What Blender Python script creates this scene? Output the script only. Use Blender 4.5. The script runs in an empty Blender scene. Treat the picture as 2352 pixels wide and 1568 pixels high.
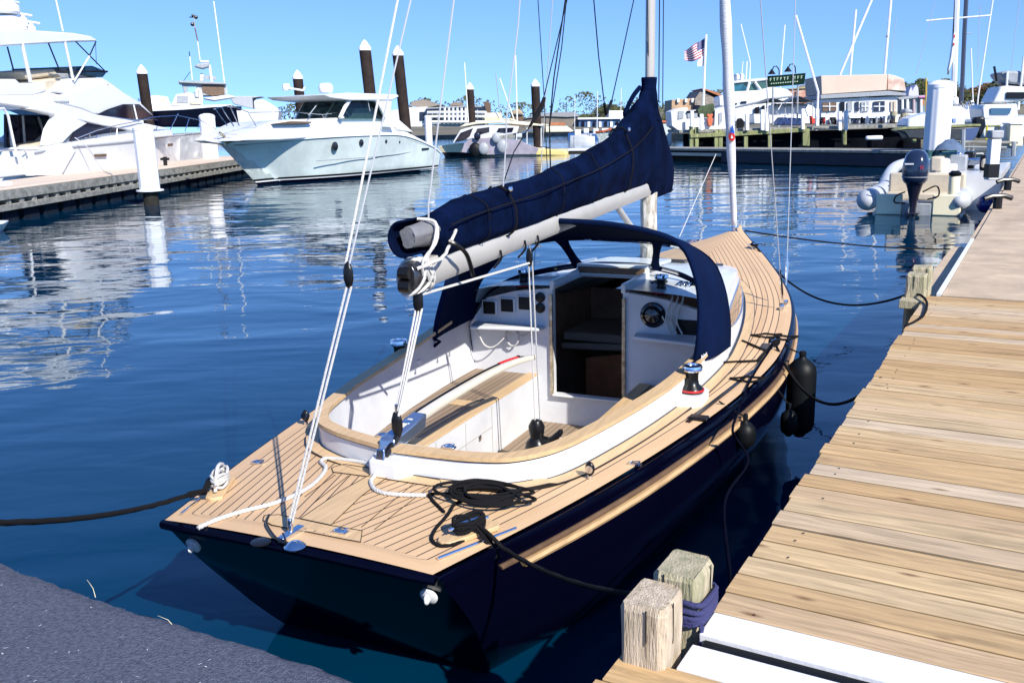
import bpy, bmesh, math, random
from mathutils import Vector as V, Matrix, noise
random.seed(7)
R=math.radians
# ---------------------------------------------------------------- camera, world, sun, exposure
F_,HOR_,ROLL_,H_=2110.,285.,-.026,2.5
T_=math.atan((784-HOR_)/F_);CT,ST=math.cos(T_),math.sin(T_);CR,SR=math.cos(ROLL_),math.sin(ROLL_)
sc=bpy.context.scene
cam=bpy.data.cameras.new('camera');co=bpy.data.objects.new('camera',cam);sc.collection.objects.link(co)
cam.sensor_width=36;cam.lens=36*F_/2352;cam.clip_end=5000;cam.clip_start=.05
_f=V((0,CT,-ST));_u0=V((0,ST,CT));_r0=V((1,0,0))
_r=_r0*CR+_u0*SR;_u=_u0*CR-_r0*SR   # image x/y axes turned by the roll
_m=Matrix((( _r.x,_u.x,-_f.x),(_r.y,_u.y,-_f.y),(_r.z,_u.z,-_f.z))).to_4x4();_m.translation=V((0,0,H_))
co.matrix_world=_m;sc.camera=co
SUN_EL,SUN_AZ=38,148      # azimuth from +Y towards +X
w=bpy.data.worlds.new('World');sc.world=w;w.use_nodes=True;nt=w.node_tree
bg=nt.nodes['Background'];sky=nt.nodes.new('ShaderNodeTexSky');sky.sky_type='NISHITA';sky.sun_disc=False
sky.sun_elevation=R(SUN_EL);sky.sun_rotation=R(SUN_AZ);sky.air_density=1.0;sky.dust_density=.0;sky.ozone_density=3.5;sky.altitude=0
tcw=nt.nodes.new('ShaderNodeTexCoord');vm=nt.nodes.new('ShaderNodeVectorMath');vm.operation='MULTIPLY_ADD';vm.inputs[1].default_value=(1,1,.9);vm.inputs[2].default_value=(0,0,.16)
nt.links.new(tcw.outputs['Generated'],vm.inputs[0]);nt.links.new(vm.outputs[0],sky.inputs[0])
hs_=nt.nodes.new('ShaderNodeHueSaturation');hs_.inputs['Saturation'].default_value=1.2;hs_.inputs['Hue'].default_value=.512;nt.links.new(sky.outputs[0],hs_.inputs['Color']);nt.links.new(hs_.outputs[0],bg.inputs[0]);bg.inputs[1].default_value=.15
sl=bpy.data.lights.new('sun','SUN');sl.energy=5;sl.angle=R(.53);sl.color=(1,.95,.87)
so=bpy.data.objects.new('sun',sl);sc.collection.objects.link(so)
sd=V((math.sin(R(SUN_AZ))*math.cos(R(SUN_EL)),math.cos(R(SUN_AZ))*math.cos(R(SUN_EL)),math.sin(R(SUN_EL))))
so.rotation_euler=sd.to_track_quat('Z','Y').to_euler()
sc.view_settings.view_transform='Standard';sc.view_settings.look='None';sc.view_settings.exposure=.62;sc.view_settings.gamma=1
# ---------------------------------------------------------------- survey helpers: photo measurement -> point on a known real plane
def ray(x,y):
    x-=1176;y-=784;u=(x*CR+y*SR)/F_;v=-(-x*SR+y*CR)/F_
    return V((u,CT+v*ST,-ST+v*CT))
def P(x,y,z): r=ray(x,y);return V((0,0,H_))+r*((z-H_)/r.z)
def D(x,y,Y): r=ray(x,y);return V((0,0,H_))+r*(Y/r.y)
def plane(o,h):      # vertical plane through o with heading h (degrees from +Y to +X)
    h=V((math.sin(R(h)),math.cos(R(h)),0));n=V((h.y,-h.x,0));o=V(o)
    def f(x,y): r=ray(x,y);return V((0,0,H_))+r*((o-V((0,0,H_))).dot(n)/r.dot(n))
    return f
SO,HD=V((-.95,3.53,0)),.437
AX=V((math.sin(HD),math.cos(HD),0));PR=V((AX.y,-AX.x,0))
def toB(p): q=V(p)-SO;return V((q.dot(AX),-q.dot(PR),q.z))      # world -> sailboat frame (x fwd, y port, z up)
def Lb(x,y,z): return toB(P(x,y,z))
def Lo(x,y,o=0):
    r=ray(x,y);k=(o+SO.dot(PR))/r.dot(PR);return toB(V((0,0,H_))+r*k)
# ---------------------------------------------------------------- mesh helpers
class MB:
    def __init__(s): s.v=[];s.f=[];s.uv=None
    def add(s,vs,fs): b=len(s.v);s.v+=[V(p) for p in vs];s.f+=[tuple(b+i for i in f) for f in fs];return s
    def box(s,c,d,ax=None):
        c=V(c);X,Y,Z=(V((1,0,0)),V((0,1,0)),V((0,0,1))) if ax is None else [V(a) for a in ax]
        p=[c+X*(i*d[0]/2)+Y*(j*d[1]/2)+Z*(k*d[2]/2) for i in(-1,1) for j in(-1,1) for k in(-1,1)]
        return s.add(p,[(0,1,3,2),(4,6,7,5),(0,4,5,1),(2,3,7,6),(0,2,6,4),(1,5,7,3)])
    def prism(s,pts,off):
        n=len(pts);off=V(off);p=[V(q) for q in pts];p+=[q+off for q in p]
        return s.add(p,[tuple(range(n))[::-1],tuple(range(n,2*n))]+[(i,(i+1)%n,n+(i+1)%n,n+i) for i in range(n)])
    def loft(s,rings,cap=True,close=True):
        n=len(rings[0]);b=[p for r in rings for p in r];fs=[]
        for k in range(len(rings)-1):
            for i in range(n if close else n-1):
                j=(i+1)%n;fs.append((k*n+i,k*n+j,(k+1)*n+j,(k+1)*n+i))
        if cap: fs+=[tuple(range(n))[::-1],tuple((len(rings)-1)*n+i for i in range(n))]
        return s.add(b,fs)
    def tube(s,pts,r,n=8,twist=0,cap=True):
        pts=[V(p) for p in pts];m=len(pts);rr=r if isinstance(r,(list,tuple)) else [r]*m
        t=[(pts[min(i+1,m-1)]-pts[max(i-1,0)]).normalized() for i in range(m)]
        a=V((0,0,1)) if abs(t[0].z)<.9 else V((1,0,0));u=t[0].cross(a).normalized();rings=[];L=0
        for i in range(m):
            u=(u-t[i]*u.dot(t[i])).normalized();w_=t[i].cross(u)
            if i: L+=(pts[i]-pts[i-1]).length
            ring=[]
            for k in range(n):
                th=2*math.pi*k/n;q=rr[i]
                if twist: q*=1+.34*abs(math.sin(1.5*(th-L*twist)))-.22
                ring.append(pts[i]+(u*math.cos(th)+w_*math.sin(th))*q)
            rings.append(ring)
        return s.loft(rings,cap)
    def lathe(s,prof,c=(0,0,0),ax=(0,0,1),n=16):
        c=V(c);z=V(ax).normalized();x=z.orthogonal().normalized();y=z.cross(x)
        return s.loft([[c+z*h+(x*math.cos(2*math.pi*k/n)+y*math.sin(2*math.pi*k/n))*max(r,1e-4) for k in range(n)] for r,h in prof])
    def ball(s,c,r,n=12,sc_=(1,1,1)):
        c=V(c);return s.loft([[c+V((r*sc_[0]*math.sin(a)*math.cos(2*math.pi*k/n),r*sc_[1]*math.sin(a)*math.sin(2*math.pi*k/n),-r*sc_[2]*math.cos(a))) for k in range(n)] for a in [math.pi*(i+.03)/(n//2+.06) for i in range(n//2+1)]])
    def grid(s,f,nu,nv,flip=False):
        b=[f(i/nu,j/nv) for i in range(nu+1) for j in range(nv+1)]
        return s.add(b,[(i*(nv+1)+j,(i+1)*(nv+1)+j,(i+1)*(nv+1)+j+1,i*(nv+1)+j+1) for i in range(nu) for j in range(nv)])
def spline(pts,n=8):
    p=[V(q) for q in pts];out=[]
    for i in range(len(p)-1):
        a,b,c,d=p[max(i-1,0)],p[i],p[i+1],p[min(i+2,len(p)-1)]
        for k in range(n):
            t=k/n;out.append(.5*((2*b)+(c-a)*t+(2*a-5*b+4*c-d)*t*t+(3*b-a-3*c+d)*t**3))
    return out+[p[-1]]
def sag(a,b,d,n=20): a,b=V(a),V(b);return [a.lerp(b,i/n)-V((0,0,4*d*(i/n)*(1-i/n))) for i in range(n+1)]
def mesh_obj(name,mb,mat,smooth=40,bevel=0,uvf=None,colf=None,seg=2,keep=False):
    me=bpy.data.meshes.new(name);me.from_pydata([tuple(p) for p in mb.v],[],mb.f)
    bm=bmesh.new();bm.from_mesh(me)
    if not keep: bmesh.ops.recalc_face_normals(bm,faces=bm.faces)
    bm.to_mesh(me);bm.free()
    if uvf:
        uv=me.uv_layers.new(name='UVMap')
        for l in me.loops: uv.data[l.index].uv=uvf(me.vertices[l.vertex_index].co,l.index)
    me.update();o=bpy.data.objects.new(name,me);sc.collection.objects.link(o)
    if mat: me.materials.append(mat)
    if smooth:
        for p in me.polygons: p.use_smooth=True
        me.set_sharp_from_angle(angle=R(smooth))
    if bevel:
        b=o.modifiers.new('bevel','BEVEL');b.width=bevel;b.segments=seg;b.limit_method='ANGLE';b.angle_limit=R(35)
    return o
class Thing:
    def __init__(s,name,label,cat,loc=(0,0,0),head=0,group=None):   # head: degrees from +Y to +X of the local x axis
        s.o=bpy.data.objects.new(name,None);sc.collection.objects.link(s.o);s.o.empty_display_size=.2
        s.m=Matrix.Translation(V(loc))@Matrix.Rotation(R(90-head),4,'Z');s.o.matrix_world=s.m;s.i=s.m.inverted()
        s.o['label']=label;s.o['category']=cat
        if group: s.o['group']=group
    def l(s,p): return s.i@V(p)
    def w(s,*p): return s.m@V(p)
    def part(s,name,mb,mat,parent=None,world=False,**k):
        if world: mb.v=[s.i@p for p in mb.v]
        o=mesh_obj(name,mb,mat,**k);o.parent=parent or s.o;return o
def solo(name,mb,mat,label,cat,group=None,kind=None,**k):
    xs=[p.x for p in mb.v];ys=[p.y for p in mb.v];c=V(((min(xs)+max(xs))/2,(min(ys)+max(ys))/2,min(p.z for p in mb.v)))
    mb.v=[p-c for p in mb.v];o=mesh_obj(name,mb,mat,**k);o.location=c
    if kind: o['kind']=kind
    if label: o['label']=label
    if cat: o['category']=cat
    if group: o['group']=group
    return o
def copy_tree(o,parent=None):
    c=o.copy();sc.collection.objects.link(c)
    if parent: c.parent=parent
    for ch in list(o.children): copy_tree(ch,c)
    return c
# ---------------------------------------------------------------- materials
def mat(name,col,rough=.5,metal=0,var=0,vscale=6,bump=0,bscale=40,coat=0,spec=.5,stretch=None,trans=0,alpha=1,col2=None,detail=4):
    m=bpy.data.materials.new(name);m.use_nodes=True;n=m.node_tree;b=n.nodes['Principled BSDF']
    b.inputs['Base Color'].default_value=(*col,1);b.inputs['Roughness'].default_value=rough;b.inputs['Metallic'].default_value=metal
    b.inputs['Coat Weight'].default_value=coat;b.inputs['Coat Roughness'].default_value=.05;b.inputs['Specular IOR Level'].default_value=spec
    b.inputs['Transmission Weight'].default_value=trans;b.inputs['Alpha'].default_value=alpha
    tc=n.nodes.new('ShaderNodeTexCoord');mp=n.nodes.new('ShaderNodeMapping');n.links.new(tc.outputs['Object'],mp.inputs[0])
    if stretch: mp.inputs['Scale'].default_value=stretch
    if var or col2:
        t=n.nodes.new('ShaderNodeTexNoise');t.inputs['Scale'].default_value=vscale;t.inputs['Detail'].default_value=detail;t.inputs['Roughness'].default_value=.65
        n.links.new(mp.outputs[0],t.inputs[0]);c=n.nodes.new('ShaderNodeValToRGB');n.links.new(t.outputs[0],c.inputs[0]);n.links.new(c.outputs[0],b.inputs[0])
        c.color_ramp.elements[0].position=.33;c.color_ramp.elements[1].position=.68
        lo=col2 or tuple(x*(1-var) for x in col);c.color_ramp.elements[0].color=(*lo,1);c.color_ramp.elements[1].color=(*(tuple(min(1,x*(1+var*.5)) for x in col)),1)
    if bump:
        t=n.nodes.new('ShaderNodeTexNoise');t.inputs['Scale'].default_value=bscale;t.inputs['Detail'].default_value=6
        n.links.new(mp.outputs[0],t.inputs[0]);q=n.nodes.new('ShaderNodeBump');q.inputs['Strength'].default_value=bump;q.inputs['Distance'].default_value=.01
        n.links.new(t.outputs[0],q.inputs['Height']);n.links.new(q.outputs[0],b.inputs['Normal'])
    return m
def nd(n,t,**k):
    x=n.nodes.new(t)
    for a,b in k.items():
        if a.startswith('i'): x.inputs[int(a[1:])].default_value=b
        else: setattr(x,a,b)
    return x
def teak(name,pitch=.05,base=(.59,.395,.22),dark=(.50,.32,.17),line=(.035,.025,.02),wet=0,lw=.085,margin=.085):
    m=bpy.data.materials.new(name);m.use_nodes=True;n=m.node_tree;b=n.nodes['Principled BSDF'];b.inputs['Roughness'].default_value=.62
    L=n.links.new;uv=nd(n,'ShaderNodeUVMap',uv_map='UVMap');sp=nd(n,'ShaderNodeSeparateXYZ');L(uv.outputs[0],sp.inputs[0])
    d=nd(n,'ShaderNodeMath',operation='DIVIDE',i1=pitch);L(sp.outputs[1],d.inputs[0])
    fr=nd(n,'ShaderNodeMath',operation='FRACT');L(d.outputs[0],fr.inputs[0])
    pp=nd(n,'ShaderNodeMath',operation='PINGPONG',i1=.5);L(d.outputs[0],pp.inputs[0])
    mr=nd(n,'ShaderNodeMapRange',i1=lw*.6,i2=lw*.9,i3=1.,i4=0.);L(pp.outputs[0],mr.inputs[0])
    gt=nd(n,'ShaderNodeMath',operation='GREATER_THAN',i1=margin);L(sp.outputs[1],gt.inputs[0])
    mu=nd(n,'ShaderNodeMath',operation='MULTIPLY');L(mr.outputs[0],mu.inputs[0]);L(gt.outputs[0],mu.inputs[1])
    fl=nd(n,'ShaderNodeMath',operation='FLOOR');L(d.outputs[0],fl.inputs[0])
    wn=nd(n,'ShaderNodeTexWhiteNoise',noise_dimensions='1D');L(fl.outputs[0],wn.inputs['W'])
    mp=nd(n,'ShaderNodeMapping');mp.inputs['Scale'].default_value=(3,90,1);L(uv.outputs[0],mp.inputs[0])
    no=nd(n,'ShaderNodeTexNoise',i2=1.);no.inputs['Scale'].default_value=1.2;no.inputs['Detail'].default_value=5;L(mp.outputs[0],no.inputs[0])
    tc=nd(n,'ShaderNodeTexCoord');n2=nd(n,'ShaderNodeTexNoise');n2.inputs['Scale'].default_value=1.7;n2.inputs['Detail'].default_value=3;L(tc.outputs['Object'],n2.inputs[0])
    a1=nd(n,'ShaderNodeMath',operation='MULTIPLY_ADD',i1=.42,i2=0.);L(wn.outputs[0],a1.inputs[0])
    a2=nd(n,'ShaderNodeMath',operation='MULTIPLY_ADD',i1=.55);L(no.outputs[0],a2.inputs[0]);L(a1.outputs[0],a2.inputs[2])
    a3=nd(n,'ShaderNodeMath',operation='MULTIPLY_ADD',i1=.75);L(n2.outputs[0],a3.inputs[0]);L(a2.outputs[0],a3.inputs[2])
    cr=nd(n,'ShaderNodeValToRGB');L(a3.outputs[0],cr.inputs[0]);cr.color_ramp.elements[0].position=.35;cr.color_ramp.elements[1].position=.95
    cr.color_ramp.elements[0].color=(*dark,1);cr.color_ramp.elements[1].color=(*base,1)
    mx=nd(n,'ShaderNodeMix',data_type='RGBA');L(mu.outputs[0],mx.inputs[0]);L(cr.outputs[0],mx.inputs[6]);mx.inputs[7].default_value=(*line,1)
    L(mx.outputs[2],b.inputs[0]);bu=nd(n,'ShaderNodeBump');bu.inputs['Strength'].default_value=.15;bu.inputs['Distance'].default_value=.004
    L(no.outputs[0],bu.inputs['Height']);L(bu.outputs[0],b.inputs['Normal']);return m
def plankmat(name,cols,grain=1.):
    m=bpy.data.materials.new(name);m.use_nodes=True;n=m.node_tree;b=n.nodes['Principled BSDF'];b.inputs['Roughness'].default_value=.78;L=n.links.new
    b.inputs['Specular IOR Level'].default_value=.25
    uv=nd(n,'ShaderNodeUVMap',uv_map='UVMap');sp=nd(n,'ShaderNodeSeparateXYZ');L(uv.outputs[0],sp.inputs[0])
    fl=nd(n,'ShaderNodeMath',operation='FLOOR');L(sp.outputs[1],fl.inputs[0])       # board number
    wn=nd(n,'ShaderNodeTexWhiteNoise',noise_dimensions='1D');L(fl.outputs[0],wn.inputs['W'])
    mu=nd(n,'ShaderNodeMath',operation='MULTIPLY',i1=37.);L(wn.outputs[0],mu.inputs[0])
    cb=nd(n,'ShaderNodeCombineXYZ');L(sp.outputs[0],cb.inputs[0]);L(sp.outputs[1],cb.inputs[1]);L(mu.outputs[0],cb.inputs[2])
    mp=nd(n,'ShaderNodeMapping');mp.inputs['Scale'].default_value=(1.0,2.2,1);L(cb.outputs[0],mp.inputs[0])
    dis=nd(n,'ShaderNodeTexNoise');dis.inputs['Scale'].default_value=1.6;dis.inputs['Detail'].default_value=2;L(mp.outputs[0],dis.inputs[0])
    va=nd(n,'ShaderNodeVectorMath',operation='MULTIPLY_ADD');va.inputs[1].default_value=(1.4,1.4,0);L(dis.outputs['Color'],va.inputs[0]);L(mp.outputs[0],va.inputs[2])
    no=nd(n,'ShaderNodeTexNoise');no.inputs['Scale'].default_value=2.6*grain;no.inputs['Detail'].default_value=7;no.inputs['Roughness'].default_value=.62;L(va.outputs[0],no.inputs[0])
    mp2=nd(n,'ShaderNodeMapping');mp2.inputs['Scale'].default_value=(1.2,30,1);L(cb.outputs[0],mp2.inputs[0])
    n2=nd(n,'ShaderNodeTexNoise');n2.inputs['Scale'].default_value=1.;n2.inputs['Detail'].default_value=4;L(mp2.outputs[0],n2.inputs[0])
    # knots
    mp3=nd(n,'ShaderNodeMapping');mp3.inputs['Scale'].default_value=(2.2,1.,1);L(cb.outputs[0],mp3.inputs[0])
    vo=nd(n,'ShaderNodeTexVoronoi');vo.inputs['Scale'].default_value=1.5;L(mp3.outputs[0],vo.inputs[0])
    kn=nd(n,'ShaderNodeMapRange',i1=.04,i2=.16,i3=1.,i4=0.);L(vo.outputs['Distance'],kn.inputs[0])
    cr=nd(n,'ShaderNodeValToRGB');e=cr.color_ramp.elements;e[0].position=.1;e[0].color=(*cols[0],1);e[1].position=.9;e[1].color=(*cols[-1],1)
    for i,c in enumerate(cols[1:-1]): q=cr.color_ramp.elements.new(.1+.8*(i+1)/(len(cols)-1));q.color=(*c,1)
    L(wn.outputs[0],cr.inputs[0])
    gr=nd(n,'ShaderNodeMapRange',i1=.32,i2=.68,i3=.62,i4=1.2);L(no.outputs[0],gr.inputs[0])
    g2=nd(n,'ShaderNodeMapRange',i1=.3,i2=.7,i3=.93,i4=1.04);L(n2.outputs[0],g2.inputs[0])
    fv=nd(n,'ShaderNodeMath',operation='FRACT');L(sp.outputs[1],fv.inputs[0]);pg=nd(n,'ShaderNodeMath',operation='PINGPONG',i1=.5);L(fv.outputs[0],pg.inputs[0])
    ed=nd(n,'ShaderNodeMapRange',i1=.034,i2=.058,i3=.14,i4=1.);L(pg.outputs[0],ed.inputs[0])      # gap shade painted along the board edges, with grime
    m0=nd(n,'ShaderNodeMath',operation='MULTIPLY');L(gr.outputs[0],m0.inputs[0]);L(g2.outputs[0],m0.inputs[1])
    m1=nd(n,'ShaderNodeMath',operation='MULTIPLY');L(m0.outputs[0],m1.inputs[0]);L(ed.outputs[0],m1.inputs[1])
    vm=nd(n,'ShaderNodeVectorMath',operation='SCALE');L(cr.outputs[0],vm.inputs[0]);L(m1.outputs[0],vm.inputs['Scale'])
    mx=nd(n,'ShaderNodeMix',data_type='RGBA');L(kn.outputs[0],mx.inputs[0]);L(vm.outputs[0],mx.inputs[6]);mx.inputs[7].default_value=(.16,.085,.04,1)
    L(mx.outputs[2],b.inputs[0]);bu=nd(n,'ShaderNodeBump');bu.inputs['Strength'].default_value=.3;bu.inputs['Distance'].default_value=.003
    L(m0.outputs[0],bu.inputs['Height']);L(bu.outputs[0],b.inputs['Normal']);return m
M={}
M['teak']=teak('teak_deck')
M['teak_worn']=teak('teak_weathered',base=(.27,.195,.13),dark=(.21,.145,.095),pitch=.045,margin=.05)  # weathered grey-brown teak of the seats and sole
M['teak_plain']=mat('teak_plain',(.57,.39,.205),.55,var=.16,vscale=4,stretch=(1,12,12))
M['varnish']=mat('varnished_wood',(.50,.33,.17),.45,var=.25,vscale=3,coat=.1,stretch=(1,8,8))
M['brownwood']=mat('brown_wood',(.14,.085,.05),.5,var=.3)
M['navy']=mat('navy_gelcoat',(.0010,.0012,.007),.14,coat=0,spec=.10,var=.15,vscale=2)
M['canvas']=mat('navy_canvas',(.0013,.0052,.025),.95,var=.55,vscale=5,bump=.8,bscale=16,spec=.04)
M['canvas2']=mat('navy_canvas_dodger',(.0025,.0085,.036),.95,var=.3,vscale=2.5,bump=.25,bscale=60,spec=.05)
M['white']=mat('white_gelcoat',(.67,.68,.68),.3,coat=.3,var=.05,vscale=2)
M['white2']=mat('white_paint',(.70,.71,.71),.45,var=.06,vscale=1.5)
M['cream']=mat('cream_paint',(.82,.74,.52),.45,var=.06,vscale=1.5)
M['cockpit']=mat('cockpit_gelcoat',(.60,.61,.63),.42,var=.14,vscale=2.2,detail=9)
M['alu']=mat('painted_aluminium',(.40,.385,.355),.38,var=.08,vscale=3)
M['steel']=mat('stainless_steel',(.75,.76,.78),.16,metal=1)
M['black']=mat('black_plastic',(.008,.008,.009),.3,spec=.3)
M['rubber']=mat('black_rubber',(.004,.005,.006),.5,var=.3,spec=.2)
M['blackrope']=mat('black_rope',(.007,.007,.008),.9,spec=.15,bump=.5,bscale=150)
M['whiterope']=mat('white_rope',(.56,.55,.52),.9,spec=.1,bump=.6,bscale=180,var=.12,vscale=60)
M['greyrope']=mat('grey_wire',(.35,.36,.38),.45)
M['bluerope']=mat('blue_rope',(.025,.028,.10),.85,bump=.6,bscale=120)
M['red']=mat('red_plastic',(.5,.02,.02),.4)
M['glass_dark']=mat('dark_window_glass',(.01,.012,.016),.06,spec=.8)
M['cabin']=mat('cabin_interior',(.30,.17,.10),.6,var=.3)
M['mahogany']=mat('mahogany',(.50,.17,.07),.35,var=.3)
M['sailcloth']=mat('furled_sailcloth',(.66,.68,.71),.7,bump=.5,bscale=12,stretch=(1,1,6))
M['oldmast']=mat('weathered_mast_wrap',(.66,.63,.56),.8,col2=(.22,.19,.14),vscale=16,stretch=(2.2,2.2,.5),bump=1.0,bscale=28)
def glass(name,tint=(.75,.9,.95),op=.25):
    m=bpy.data.materials.new(name);m.use_nodes=True;n=m.node_tree;o=n.nodes['Material Output'];n.nodes.remove(n.nodes['Principled BSDF'])
    t=nd(n,'ShaderNodeBsdfTransparent');t.inputs[0].default_value=(*tint,1);g=nd(n,'ShaderNodeBsdfGlossy');g.inputs[1].default_value=.03
    lw=nd(n,'ShaderNodeLayerWeight');lw.inputs[0].default_value=op;x=nd(n,'ShaderNodeMixShader');n.links.new(lw.outputs['Fresnel'],x.inputs[0]);n.links.new(t.outputs[0],x.inputs[1]);n.links.new(g.outputs[0],x.inputs[2]);n.links.new(x.outputs[0],o.inputs[0]);return m
M['clear']=glass('clear_vinyl_window',(.93,.96,.97),.03)
M['greenglass']=glass('green_tinted_glass',(.42,.6,.55),.35)
# water
m=bpy.data.materials.new('harbour_water');m.use_nodes=True;n=m.node_tree;b=n.nodes['Principled BSDF'];L=n.links.new
b.inputs['Base Color'].default_value=(.0,.022,.054,1);b.inputs['Roughness'].default_value=.02;b.inputs['IOR'].default_value=1.5;b.inputs['Specular Tint'].default_value=(.12,.82,1,1)
tc=nd(n,'ShaderNodeTexCoord');hs=[]
for sx,sy,s_,d_,w_ in ((.6,1.0,.62,2,.046),(.7,1.5,1.9,2,.0055),(.9,1.5,7.,2,.0006)):
    mp=nd(n,'ShaderNodeMapping');mp.inputs['Scale'].default_value=(sx,sy,1);mp.inputs['Rotation'].default_value=(0,0,.25);L(tc.outputs['Object'],mp.inputs[0])
    t=nd(n,'ShaderNodeTexNoise');t.inputs['Scale'].default_value=s_;t.inputs['Detail'].default_value=d_;t.inputs['Roughness'].default_value=.45;t.inputs['Distortion'].default_value=.5;L(mp.outputs[0],t.inputs[0])
    q=nd(n,'ShaderNodeMath',operation='MULTIPLY',i1=w_);L(t.outputs[0],q.inputs[0]);hs.append(q)
a=nd(n,'ShaderNodeMath',operation='ADD');L(hs[0].outputs[0],a.inputs[0]);L(hs[1].outputs[0],a.inputs[1])
a2=nd(n,'ShaderNodeMath',operation='ADD');L(a.outputs[0],a2.inputs[0]);L(hs[2].outputs[0],a2.inputs[1])
bu=nd(n,'ShaderNodeBump');bu.inputs['Strength'].default_value=1;bu.inputs['Distance'].default_value=1.;L(a2.outputs[0],bu.inputs['Height']);L(bu.outputs[0],b.inputs['Normal'])
M['water']=m
# ---------------------------------------------------------------- setting
mb=MB();mb.add([(-900,-60,0),(900,-60,0),(900,1500,0),(-900,1500,0)],[(0,1,2,3)])
o=mesh_obj('water',mb,M['water'],smooth=0);o['kind']='structure'
mb=MB();mb.add([(-900,-60,-4),(900,-60,-4),(900,1500,-4),(-900,1500,-4)],[(0,1,2,3)])
o=mesh_obj('seabed',mb,mat('seabed_mud',(.02,.03,.02),.9,var=.2),smooth=0);o['kind']='structure'
# ---------------------------------------------------------------- docks
A30=V((.5,math.cos(R(30)),0));C30=V((math.cos(R(30)),-.5,0))
def dk(a,c,z=1.): return A30*a+C30*c+V((0,0,z))
def planks(T,name,a0,a1,c0,c1,pitch,gap,material,z=1.,th=.038,jit=.012,base=0):
    mb=MB();n=int(round((a1-a0)/pitch));uvs=[]
    for i in range(n):
        b0=a0+i*pitch+gap/2;b1=a0+(i+1)*pitch-gap/2;e0=c0+random.uniform(-jit,jit);e1=c1+random.uniform(-jit,jit);dz=random.uniform(-.0025,.0025)
        q=[dk(b0,e0,z-th),dk(b1,e0,z-th),dk(b1,e1,z-th),dk(b0,e1,z-th)]
        nseg=max(1,int((c1-c0)/.4));ring=[]
        for k in range(nseg+1):
            c=e0+(e1-e0)*k/nseg;wv=[noise.noise(V((c*1.3,(base+i)*3.7,s)))*.0022 for s in(0,9)]
            ring.append([dk(b0+wv[0],c,z-th+dz),dk(b0+wv[0],c,z+dz-.003),dk(b0+wv[0]+.004,c,z+dz),dk(b1+wv[1]-.004,c,z+dz),dk(b1+wv[1],c,z+dz-.003),dk(b1+wv[1],c,z-th+dz)])
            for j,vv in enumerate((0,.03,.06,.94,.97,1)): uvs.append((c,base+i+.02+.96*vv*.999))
        mb.loft(ring)
    o=T.part(name,mb,material,world=True,smooth=25,uvf=lambda co,li:(0,0))
    me=o.data;uvl=me.uv_layers[0]
    for l in me.loops: uvl.data[l.index].uv=uvs[l.vertex_index]
    return o
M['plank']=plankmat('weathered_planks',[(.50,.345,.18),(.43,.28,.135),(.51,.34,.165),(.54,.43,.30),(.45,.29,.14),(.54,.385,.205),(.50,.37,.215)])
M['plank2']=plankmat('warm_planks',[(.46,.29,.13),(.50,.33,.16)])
M['pile_wood']=mat('grey_green_wood',(.50,.42,.29),.85,col2=(.25,.24,.14),vscale=5,stretch=(5,5,.8),bump=.8,bscale=30)
M['pile_wood2']=mat('dry_post_wood',(.60,.50,.37),.85,col2=(.34,.27,.18),vscale=6,stretch=(6,6,.8),bump=.8,bscale=30)
M['darkwood']=mat('dark_wet_timber',(.03,.028,.024),.9,var=.4,vscale=3,spec=.15)
M['whitepaint']=mat('white_painted_board',(.70,.70,.71),.5,var=.05,vscale=3,stretch=(1,1,1),bump=.15,bscale=60)
T=Thing('plank_dock','wide dock of sunlit tan wooden planks running away beside the blue sailboat','dock',dk(5.5,1,0),30)
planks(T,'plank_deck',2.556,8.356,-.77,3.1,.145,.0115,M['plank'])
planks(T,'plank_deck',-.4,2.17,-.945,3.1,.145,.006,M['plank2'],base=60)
mb=MB()
for i,(a0,a1) in enumerate(((2.205,2.345),(2.405,2.55))):
    mb.prism([dk(a0,-.77,.963),dk(a0,3.1,.963),dk(a1,3.1,.963),dk(a1,-.77,.963)],(0,0,.042))
T.part('white_board',mb,M['whitepaint'],world=True,bevel=.004)
mb=MB().prism([dk(2.348,-.75,.95),dk(2.348,3.1,.95),dk(2.402,3.1,.95),dk(2.402,-.75,.95)],(0,0,.042));T.part('rubber_strip',mb,M['rubber'],world=True)
mb=MB();mb.prism([dk(-.4,-.72,.72),dk(8.35,-.72,.72),dk(8.35,-.68,.72),dk(-.4,-.68,.72)],(0,0,.24))
for c in (.2,1.2,2.2,3.0): mb.prism([dk(-.4,c,.72),dk(8.35,c,.72),dk(8.35,c+.05,.72),dk(-.4,c+.05,.72)],(0,0,.235))
T.part('stringer',mb,M['darkwood'],world=True)
mb=MB()
for a in (2.9,5.6,8.0):
    for c in (-.5,2.8): mb.tube([dk(a,c,-2),dk(a,c,.72)],.12,12)
T.part('piling',mb,M['darkwood'],world=True)
T.part('corner_ledge',MB().prism([dk(8.08,-.95,.93),dk(8.40,-.95,.93),dk(8.40,-.775,.93),dk(8.08,-.775,.93)],(0,0,.066)),M['pile_wood'],world=True,bevel=.004)
# nails
mb=MB()
for i in range(40):
    for c in (-.66,.22,1.22):
        for da in (.035,.11):
            if random.random()<.6: continue
            q=dk(2.556+i*.145+da,c+random.uniform(-.01,.01),1.0028);mb.lathe([(.004,-.001),(.004,.0012),(.0001,.0014)],q,n=6)
T.part('nail',mb,mat('rusty_nail',(.05,.03,.02),.6),world=True).__setitem__('kind','stuff')
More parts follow.
